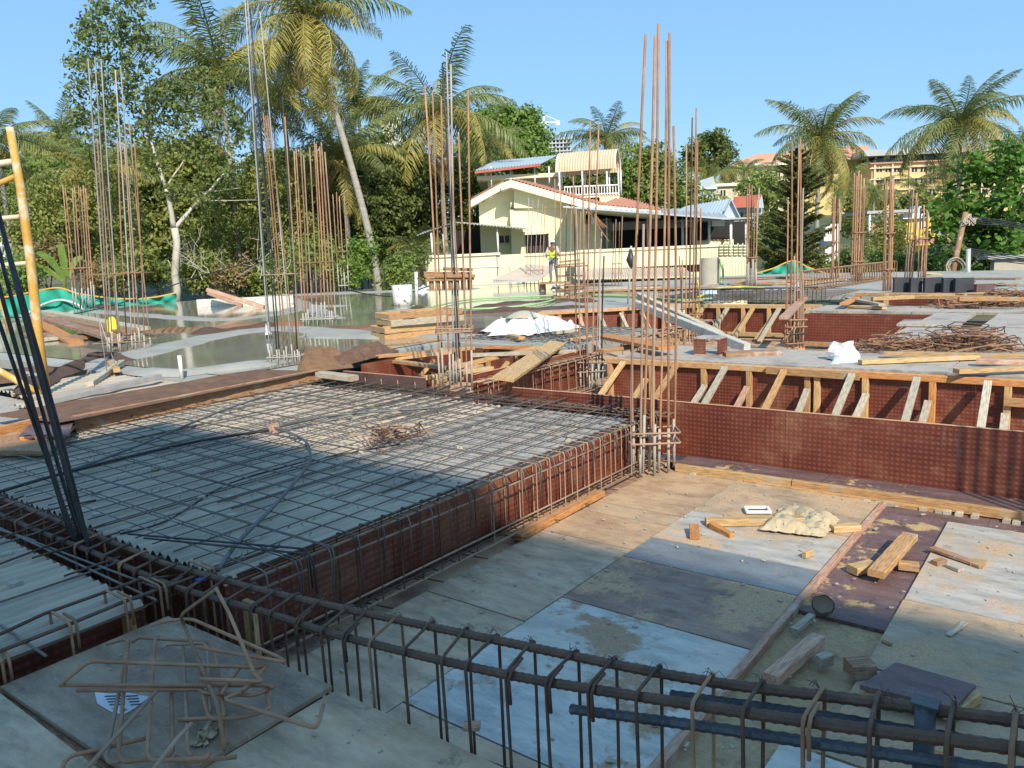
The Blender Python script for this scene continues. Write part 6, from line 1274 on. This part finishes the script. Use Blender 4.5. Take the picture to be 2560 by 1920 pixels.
# utility pole, coil and wires on the right
d_ = 33.0; up_ = thing('utility_pole', 'leaning weathered utility pole with wires at the right', 'utility pole', gd(2372, 720, d_))
MB().tube([gd(2365, 760, d_), gd(2390, 640, d_), gd(2414, 530, d_)], [.14, .12, .10], 8).build('pole', K['timber_old'], up_, smooth=True)
for i in range(4): MB().tube(smooth_path([gd(2412, 536+3*i, d_), gd(2450, 545+5*i, d_), gd(2510, 552+4*i, d_), gd(2600, 570+4*i, d_)], 6), .022, 4).build('wire', K['blackboard'], up_)
mb = MB()
for i in range(10): mb.tube(smooth_path([gd(2408+random.uniform(-6, 22), 535, d_), gd(2415+random.uniform(-15, 30), 560+random.uniform(-10, 15), d_-.2), gd(2425+random.uniform(-10, 20), 545, d_)], 5), .02, 4)
mb.build('wire_tangle', K['timber_grey'], up_)
mb = MB()
for i in range(9):
    r1 = 21+random.uniform(-6, 6); P = [gd(2390+r1*math.cos(a)+random.uniform(-1, 1), 668+r1*1.0*math.sin(a), d_-.3+.03*i) for a in [j*2*PI/20 for j in range(20)]]; mb.tube(P, .016, 4, close=True)
solo(mb.build('cable_coil', K['timber_grey']), 'coil of old grey cable hung below the utility pole', 'cable coil')
ss = thing('steel_post', 'white steel post carrying a bundle of wires at the right', 'post', gd(2419, 715, 31)); MB().tube([gd(2419, 760, 31), gd(2421, 622, 31)], .09, 10).build('post', K['greysheet'], ss, smooth=True)
for i in range(5): MB().tube(smooth_path([gd(2412, 620+4*i, 31), gd(2480, 630+5*i, 31), gd(2600, 648+4*i, 31)], 6), .02, 4).build('wire', K['blackboard'], ss)
# ---------------------------------------------------------------- the worker
def person(label, px, ytop, yfeet, d):
    B = gd(px, yfeet, d); hgt = gd(px, ytop, d).z-B.z; s = hgt/1.78
    th = thing('person', label, 'person', B)
    J = {'pel': (0, 0, .95), 'waist': (0, .0, 1.10), 'chest': (0, -.02, 1.32), 'neck': (0, -.04, 1.50), 'head': (0, -.06, 1.58), 'top': (0, -.07, 1.70),
         'shl': (-.20, -.02, 1.42), 'ell': (-.27, -.08, 1.15), 'wrl': (-.17, -.30, 1.05), 'hal': (-.13, -.37, 1.05), 'shr': (.20, -.02, 1.42), 'elr': (.28, -.10, 1.17), 'wrr': (.20, -.34, 1.12), 'har': (.17, -.41, 1.13),
         'hpl': (-.10, 0, .90), 'knl': (-.12, -.04, .50), 'anl': (-.13, .02, .08), 'tol': (-.14, -.16, .03), 'hpr': (.10, 0, .90), 'knr': (.13, -.02, .50), 'anr': (.15, .03, .08), 'tor': (.17, -.14, .03)}
    Rr = {'pel': (.15, .11), 'waist': (.14, .10), 'chest': (.17, .11), 'neck': (.06, .06), 'head': (.085, .10), 'top': (.08, .09), 'shl': (.065,)*2, 'ell': (.045,)*2, 'wrl': (.032,)*2, 'hal': (.04, .025), 'shr': (.065,)*2, 'elr': (.045,)*2, 'wrr': (.032,)*2, 'har': (.04, .025), 'hpl': (.095,)*2, 'knl': (.065,)*2, 'anl': (.045,)*2, 'tol': (.045, .03), 'hpr': (.095,)*2, 'knr': (.065,)*2, 'anr': (.045,)*2, 'tor': (.045, .03)}
    E_ = [('pel', 'waist'), ('waist', 'chest'), ('chest', 'neck'), ('neck', 'head'), ('head', 'top'), ('chest', 'shl'), ('shl', 'ell'), ('ell', 'wrl'), ('wrl', 'hal'), ('chest', 'shr'), ('shr', 'elr'), ('elr', 'wrr'), ('wrr', 'har'), ('pel', 'hpl'), ('hpl', 'knl'), ('knl', 'anl'), ('anl', 'tol'), ('pel', 'hpr'), ('hpr', 'knr'), ('knr', 'anr'), ('anr', 'tor')]
    names = list(J); M = Matrix.Translation(B) @ Matrix((RT, FW, Vector((0, 0, 1)))).transposed().to_4x4() @ Matrix.Rotation(R(-25), 4, 'Z') @ Matrix.Scale(s, 4)
    def skin(nm, keys, mt, grow=1.0, fingers=False):
        ks = [k for k in names if k in keys]; vs = [J[k] for k in ks]; es = [(ks.index(a), ks.index(b_)) for a, b_ in E_ if a in keys and b_ in keys]; rr = [Rr[k] for k in ks]
        if fingers:
            for w_ in ('hal', 'har'):
                i0 = ks.index(w_); x, y_, z = J[w_]
                for q in range(5):
                    off = (q-2)*.018; vs.append((x+off, y_-.05-(.02 if q in (1, 2, 3) else 0), z-.01)); rr.append((.010,)*2); es.append((i0, len(vs)-1)); vs.append((x+off*1.1, y_-.085, z-.035)); rr.append((.008,)*2); es.append((len(vs)-2, len(vs)-1))
        me = bpy.data.meshes.new(nm); me.from_pydata(vs, es, []); me.materials.append(mt); o = bpy.data.objects.new(nm, me); md = o.modifiers.new('skin', 'SKIN')
        for i, r_ in enumerate(rr): me.skin_vertices[0].data[i].radius = (r_[0]*grow, r_[1]*grow)
        me.skin_vertices[0].data[0].use_root = True; reg(o, th, M); md.use_smooth_shade = True; o.modifiers.new('sub', 'SUBSURF').levels = 1; o.modifiers['sub'].render_levels = 2; return o
    body = skin('body', set(names), K['skin'], 1.0, True)
    skin('shirt', {'waist', 'chest', 'shl', 'ell', 'shr', 'elr', 'pel'}, K['shirt'], 1.10)
    skin('trousers', {'pel', 'hpl', 'knl', 'anl', 'hpr', 'knr', 'anr'}, K['trouser'], 1.12)
    skin('vest', {'pel', 'waist', 'chest', 'shl', 'shr'}, K['vest'], 1.18)
    mb = MB(); c = Vector((0, -.07, 1.66)); n = 16
    for j, (rr_, zz) in enumerate(((.155, -.01), (.125, .0), (.122, .05), (.095, .10), (.04, .125), (.005, .13))):
        for i in range(n): a = 2*PI*i/n; mb.v.append(tuple(c+Vector((math.cos(a)*rr_*.9, math.sin(a)*rr_*1.1-(.03 if j == 0 and math.sin(a) < 0 else 0), zz))))
    mb.f = [(j*n+i, j*n+(i+1) % n, (j+1)*n+(i+1) % n, (j+1)*n+i) for j in range(5) for i in range(n)]; mb.build('helmet', K['helmet'], th, M, smooth=True)
    mb = MB()
    for x in (-.032, .032): mb.box((x, -.155, 1.635), .018, .012, .010)
    mb.box((0, -.172, 1.612), .022, .03, .035); mb.box((0, -.158, 1.575), .045, .01, .012); mb.build('face_features', K['dark'], body, M)
    return th
person('worker in white helmet and yellow vest standing among the far rods', 1385, 597, 706, 31)
solo(MB().slab([gd(1350, 707, 30.6), gd(1425, 705, 30.6), gd(1425, 703, 31.6), gd(1350, 705, 31.6)], .06).build('trestle_board', K['timber_old']), 'board under the feet of the worker', 'board')
for px, lab in ((1356, 'left trestle block under the worker board'), (1418, 'right trestle block under the worker board')):
    p = gd(px, 707, 31.0); solo(lumber('trestle_block', Vector((p.x, p.y, ZS)), Vector((p.x, p.y, p.z-.05)), .2, .2, K['timber_old']), lab, 'block')

# ---------------------------------------------------------------- on the mat: cover blocks, conduits, junction box
blk = MB(); blk.add(*bevbox(.055, .05, .03, .003)); bm_ = blk.mesh('cover_block', K['pvc'] if 0 else K['concol'])
cb_px = [(18, 1386), (38, 1460), (240, 1233), (242, 1287), (318, 1325), (388, 1172), (577, 1244), (503, 1244), (580, 1290), (715, 1157), (820, 1237), (848, 1172), (1180, 1065), (1115, 1140), (1150, 1118), (1422, 1098), (1440, 1064), (1365, 1035), (1095, 1190), (640, 1350), (600, 1395), (905, 1130), (1080, 1053), (1430, 1062), (1556, 1065), (430, 1110), (150, 1170)]
for x, y in cb_px:
    p = gz(x, y, ZD+.022); o = reg(bpy.data.objects.new('cover_block', bm_), None, Matrix.Translation(p) @ Matrix.Rotation(random.random()*3, 4, 'Z')); tag(o, 'small pale cement cover block under the slab bars', 'cover block', 'cover blocks under the bars')
for pts, r_, m_, lab in ((((545, 1425), (600, 1350), (680, 1270), (745, 1195), (775, 1150), (765, 1105), (720, 1080), (690, 1072)), .013, 'conduit', 'grey conduit curving over the mat from the junction box'), (((-20, 1235), (150, 1185), (330, 1140), (500, 1102), (672, 1076)), .013, 'blackpipe', 'black conduit running left from the junction box'), (((700, 1065), (820, 1040), (960, 1028), (1050, 1022), (1100, 1018)), .012, 'conduit', 'grey conduit running right from the junction box'), (((180, 1175), (330, 1120), (450, 1070), (560, 1025), (680, 985)), .012, 'conduit', 'grey conduit crossing the left of the mat'), (((300, 1335), (420, 1300), (560, 1215), (700, 1170), (830, 1140), (1000, 1110)), .006, 'blackpipe', 'thin black cable snaking under the mat')):
    solo(MB().tube(smooth_path([gz(x, y, ZM+.052 if r_ > .01 else ZD+.02) for x, y in pts], 8), r_, 7).build('conduit', K[m_], smooth=True), lab, 'conduit')
p = gz(686, 1080, ZM-.02); o = MB().tube([p, p+Vector((0, 0, .06)), p+Vector((0, 0, .075))], [.06, .06, .052], 14).build('junction_box', K['timber_pink'], smooth=False); solo(o, 'round pinkish junction box on the rebar mat', 'junction box')
# heap of short offcuts on the mat
mo = [MB().tube(smooth_path([(-.14, 0, 0), (-.05, .03, .01), (.06, -.02, .02), (.14, .02, 0)], 3), .006, 5).mesh('offcut', K['rust_l']), MB().tube([(-.12, .05, 0), (-.1, 0, 0), (.1, .0, .01), (.12, .06, .02)], .006, 5).mesh('offcut', K['rust_dark'])]
c = gz(975, 1090, ZM+.05)
for i in range(46):
    a = random.random()*6.28; r_ = random.random(); M = Matrix.Translation(c+Vector((math.cos(a)*.30*r_, math.sin(a)*.36*r_, .09*(1-r_)*random.random()))) @ Matrix.Rotation(random.random()*6.3, 4, 'Z') @ Matrix.Rotation(random.gauss(0, .25), 4, 'Y')
    tag(reg(bpy.data.objects.new('bar_offcut', random.choice(mo)), None, M), 'short bent bar offcut in the small pile on the rebar mat', 'bar offcut', 'bar offcuts piled on the mat')
for a, b_, lab in (((320, 1335), (760, 1372), 'upper of two loose bars lying across the near corner of the mat'), ((360, 1345), (770, 1385), 'lower of two loose bars lying across the near corner of the mat')):
    p, q = gz(*a, ZM+.06), gz(*b_, ZM+.09); e = (q-p).normalized(); solo(MB().tube([p, q, q+e*.03-Vector((0, 0, .03)), q+e*.035-Vector((0, 0, .22))], .0065, 6).build('loose_bar', K['steel_d'], smooth=True), lab, 'rebar')
# ---------------------------------------------------------------- loose stirrups on the platform (traced in pixels, laid on the dark board)
ZP = cz+.03
def traced(pts, lab, z0, m_='rust', close=False, r_=.0078, seg=4):
    s = 700/2191; n = len(pts); P = [gz(x*s, 1250+y*s, ZP+z0+(q[0] if q else 0)) for x, y, *q in pts]
    out = []
    for i, p in enumerate(P):
        if not close and i in (0, n-1): out.append(p); continue
        a, b_ = P[i-1], P[(i+1) % n]; rad = min(.035, (a-p).length*.4, (b_-p).length*.4); e0 = p+(a-p).normalized()*rad; e1 = p+(b_-p).normalized()*rad
        for k in range(seg+1): t = k/seg; out.append(e0*(1-t)**2+p*2*t*(1-t)+e1*t*t)
    solo(MB().tube(out, r_, 7, close=close).build('loose_stirrup', K[m_], smooth=True), lab, 'stirrup', 'loose stirrups dumped on the dark board')
traced([(470, 1445), (700, 1260), (2020, 1310), (2100, 1290), (1900, 1490)], 'large hooked stirrup lying lengthwise over the foreground heap', .10)
traced([(470, 1450), (1500, 1450), (2100, 1450), (2140, 1470)], 'long straight side of a stirrup pointing left across the foreground heap', .085, 'rust')
traced([(600, 1490), (1560, 1480), (1590, 1510), (2000, 1530), (2140, 1460)], 'lower long stirrup limb with hook in the foreground heap', .07)
traced([(830, 1130), (960, 1090), (1010, 1100), (830, 2010), (860, 2060), (950, 2040)], 'leftmost upright looking loop of the foreground heap', .045, 'rust_l')
traced([(985, 1090), (1000, 1120), (925, 1990), (960, 2050), (1320, 2010), (1350, 1960), (1340, 1500)], 'orange loop second from left in the foreground heap', .05, 'rust')
traced([(1040, 1110), (1080, 1075), (1640, 1110), (1680, 1180), (1760, 1700), (1400, 1720)], 'broad arched loop at the back of the foreground heap', .055)
traced([(1215, 1090), (1190, 1400), (1150, 1990), (1190, 2040), (1620, 2020), (1640, 1980)], 'orange brown loop in the middle of the foreground heap', .06, 'rust')
traced([(1270, 1160), (1300, 1130), (1600, 1120), (1620, 1160), (1640, 1660)], 'narrow loop behind the paper scrap in the foreground heap', .05, 'rust_l')
traced([(1430, 1150), (1450, 1500), (1470, 1980), (1500, 2000)], 'single straight leg at the centre of the foreground heap', .04, 'rust_l')
traced([(1180, 980), (1330, 940), (1500, 930), (2180, 1230), (2240, 1270), (1540, 1150)], 'stirrup reaching from the trench corner over the heap', .13)
traced([(1700, 690, .12), (1410, 900, .08), (1440, 980), (1700, 1600), (1760, 1950)], 'bent stirrup rising to the front cage at the trench corner', .10, 'rust')
traced([(1690, 690, .14), (1800, 900, .10), (2000, 1380), (2060, 1420), (1560, 1400)], 'steep stirrup leaning on the front cage', .12, 'rust')
traced([(1730, 1520), (1900, 1280), (2060, 1300), (2080, 1340), (1900, 1500), (1740, 1560), (2190, 1700), (2480, 1790, 0), (2530, 1600, 0)], 'kinked stirrup at the right of the foreground heap', .09)
traced([(1560, 1250), (1580, 1500), (1640, 1720), (1900, 1700), (2120, 1640), (2080, 1480)], 'square cornered stirrup at the right end of the heap', .06, 'rust')
traced([(420, 2420), (500, 2050), (560, 2000), (1160, 1860)], 'bar with hooked end at the lower left of the heap', .03, 'rust')
traced([(500, 2300), (1220, 1500)], 'straight bar pointing at the paper scrap', .10, 'rust_l')
traced([(900, 2500), (1400, 1850), (1500, 1750)], 'straight bar pointing towards the cloth strip', .11, 'rust_l')
traced([(1780, 1900), (1760, 1650)], 'short stub beside the cloth strip', .03, 'rust')
s = 700/2191
traced([(1370, 2010), (1480, 2050), (1850, 2010)], 'lower arm of the stirrup under the cloth strip', .02, 'rust')
def pxp(x, y, z): return gz(x*s, 1250+y*s, z)
pr = thing('paper_scrap', 'torn printed white paper under the loose stirrups', 'paper', pxp(940, 1570, ZP-.008))
MB().slab([pxp(x, y, ZP-.006) for x, y in ((740, 1500), (760, 1590), (860, 1650), (960, 1680), (1050, 1630), (1165, 1540), (1000, 1505), (860, 1515))], .002).build('sheet', K['whitepaper'], pr)
for i in range(4):
    for (x0, x1) in ((820, 960), (985, 1080)):
        a, b_ = pxp(x0+i*12, 1535+i*22, ZP-.004), pxp(x1+i*6, 1530+i*22, ZP-.004); lumber('printed_line', a, b_, .007, .001, K['blackboard'], pr)
lumber('printed_mark', pxp(955, 1650, ZP-.004), pxp(985, 1635, ZP-.004), .02, .001, K['redsheet'], pr)
o = sheet_cloth('cloth_strip', [(1470/1, 0)]*0 or [(470, 1865), (510, 1868), (575, 1795), (545, 1800)], ZP-.005, K['paper'], .03, 14, 3); solo(o, 'twisted tan cloth strip right of the loose stirrups', 'cloth')
p = gz(1180, 1815, cz+.01); o = MB(); o.add(*bevbox(.06, .045, .02)); solo(o.build('wood_chip', K['timber_pink'], None, Matrix.Translation(p) @ Matrix.Rotation(.6, 4, 'Z')), 'small pale wood chip on the platform edge', 'wood chip')
p = gy(490, 1452, 2.0); solo(MB().tube([p, p+Vector((.06, .02, .02))], .013, 8).build('pipe_end', K['blue'], smooth=True), 'blue pipe end inside the front cage', 'pipe')
# ---------------------------------------------------------------- timber bits and scraps on the board floor
for i, (a, b_, za, zb_, w_, h, m_, lab) in enumerate((
    ((1764, 1304), (2010, 1300), .035, .035, .085, .055, 'timber_y', 'yellow batten end under the crumpled paper'), ((2080, 1322), (2148, 1318), .03, .03, .07, .05, 'timber_y', 'yellow batten tip right of the crumpled paper'),
    ((1778, 1312), (1830, 1340), .03, .02, .045, .045, 'timber_o', 'ribbed orange block leaning by the batten end'), ((1735, 1316), (1737, 1342), .05, .03, .07, .045, 'timber_o', 'standing orange block at the left of the batten'),
    ((2190, 1435), (2275, 1340), .06, .075, .10, .045, 'timber', 'yellow plank propped on a block on the dusty board'), ((2130, 1425), (2185, 1412), .025, .025, .09, .05, 'timber_y', 'pale block under the propped plank'), ((2246, 1412), (2298, 1418), .03, .03, .06, .05, 'timber', 'small orange block right of the propped plank'),
    ((2330, 1370), (2455, 1415), .03, .022, .055, .02, 'timber_old', 'dark brown slat on the pale board'), ((2430, 1405), (2462, 1412), .02, .02, .09, .03, 'timber_y', 'yellow chip under the dark slat'), ((2370, 1412), (2402, 1425), .02, .02, .05, .02, 'timber_grey', 'grey chip below the dark slat'), ((2335, 1408), (2360, 1402), .02, .02, .05, .03, 'timber_brown', 'small brown chip left of the dark slat'),
    ((1925, 1700), (2045, 1598), .03, .03, .075, .06, 'timber_pink', 'thick pinkish batten lying in the sawdust behind the cage'), ((1985, 1578), (2030, 1540), .01, .01, .04, .03, 'timber_grey', 'short grey slat half buried in sawdust'), ((2045, 1655), (2075, 1645), .03, .03, .05, .06, 'timber_grey', 'small cube offcut in the sawdust'), ((2120, 1672), (2180, 1668), .04, .04, .10, .075, 'timber_old', 'weathered square block on the blue board'),
    ((2370, 1588), (2412, 1556), .014, .014, .03, .008, 'timber_grey', 'thin grey sliver at the blue board edge'), ((2205, 1602), (2228, 1612), .014, .014, .02, .006, 'timber_brown', 'thin brown sliver on the tan board'), ((2300, 1880), (2390, 1905), .02, .02, .05, .03, 'timber_o', 'orange batten piece under the foreground cage'), ((1290, 1342), (1500, 1232), .03, .03, .10, .05, 'timber_o', 'orange batten lying along the foot of the edge cage'),
    ((2010, 1388), (2030, 1380), .03, .03, .03, .04, 'timber_y', 'tiny yellow block below the crumpled paper'))):
    solo(lumber('timber_offcut', gz(*a, za), gz(*b_, zb_), w_, h, K[m_]), lab, 'timber offcut')
rs = random.Random(3)
o = sheet_cloth('paper_sack', [(1898, 1325), (2060, 1345), (2100, 1300), (1960, 1262)], .02, K['paper'], .06, 34, 21, freq=1.9, crease=True); solo(o, 'crumpled brown paper sack on the dusty floor boards', 'paper sack')
pb2 = thing('ply_offcut', 'purple ply offcut propped on a block behind the foreground cage', 'ply offcut', gz(2260, 1740, 0))
MB().slab([gz(2150, 1712, .10), gz(2385, 1770, .10), gz(2440, 1712, .06), gz(2240, 1655, .06)], .022).build('sheet', K['purpleply'], pb2)
lumber('block', gz(2160, 1735, .04), gz(2200, 1740, .04), .06, .06, K['timber'], pb2); lumber('block', gz(2370, 1790, .04), gz(2440, 1740, .03), .05, .05, K['timber_y'], pb2)
fr = thing('picture_frame', 'small white frame lying behind the crumpled paper', 'frame', gz(1890, 1278, .02))
for a, b_ in (((1862, 1268), (1920, 1268)), ((1866, 1280), (1926, 1280)), ((1862, 1268), (1868, 1280)), ((1918, 1267), (1926, 1280))): lumber('edge', gz(*a, .03), gz(*b_, .03), .02, .02, K['white'], fr)
# coconut shell
p = gz(2057, 1532, .0); sh_ = thing('coconut_shell', 'empty half coconut shell lying in the sawdust', 'coconut shell', p)
for nm, r0, m_ in (('shell', .062, 'coir'), ('inside', .057, 'shellin')):
    mb = MB(); n = 18
    for j in range(7):
        q = -PI/2+(PI/2+.15)*j/6
        for i in range(n): a = 2*PI*i/n; mb.v.append((math.cos(a)*math.cos(q)*r0, math.sin(a)*math.cos(q)*r0, (math.sin(q)+1)*r0+(.062-r0)+(.008*math.sin(5*a) if j == 6 else 0)))
    mb.f = [(j*n+i, j*n+(i+1) % n, (j+1)*n+(i+1) % n, (j+1)*n+i) for j in range(6) for i in range(n)]
    mb.build(nm, K[m_], sh_, Matrix.Translation(p+Vector((0, 0, .01))) @ Matrix.Rotation(.55, 4, 'X') @ Matrix.Rotation(.15, 4, 'Y'), smooth=True)
# fine litter: chips of wood and cement crumbs, beyond counting
mb = MB()
for i in range(700):
    if i % 2: p = Vector((random.uniform(-3.3, 1.3), random.uniform(2.2, 6.5), .012)); s_ = random.uniform(.004, .014)
    else: p = Vector((random.uniform(-3.6, .3), random.uniform(.3, 1.83), cz+.006 + (.02 if False else 0))); s_ = random.uniform(.003, .007)
    if i % 2 == 0 and p.x < A_r.x and p.y > A_l.y: p.z += .02
    M = Matrix.Rotation(random.random()*6.3, 3, 'Z'); mb.box(p, s_*random.uniform(1, 3), s_, s_*.5, M)
lt = tag(mb.build('litter', K['sand']), 'scattered wood chips and cement crumbs on the boards', 'litter', kind='stuff')
print('faces', sum(len(m.polygons) for m in bpy.data.meshes), 'objects', len(bpy.data.objects))
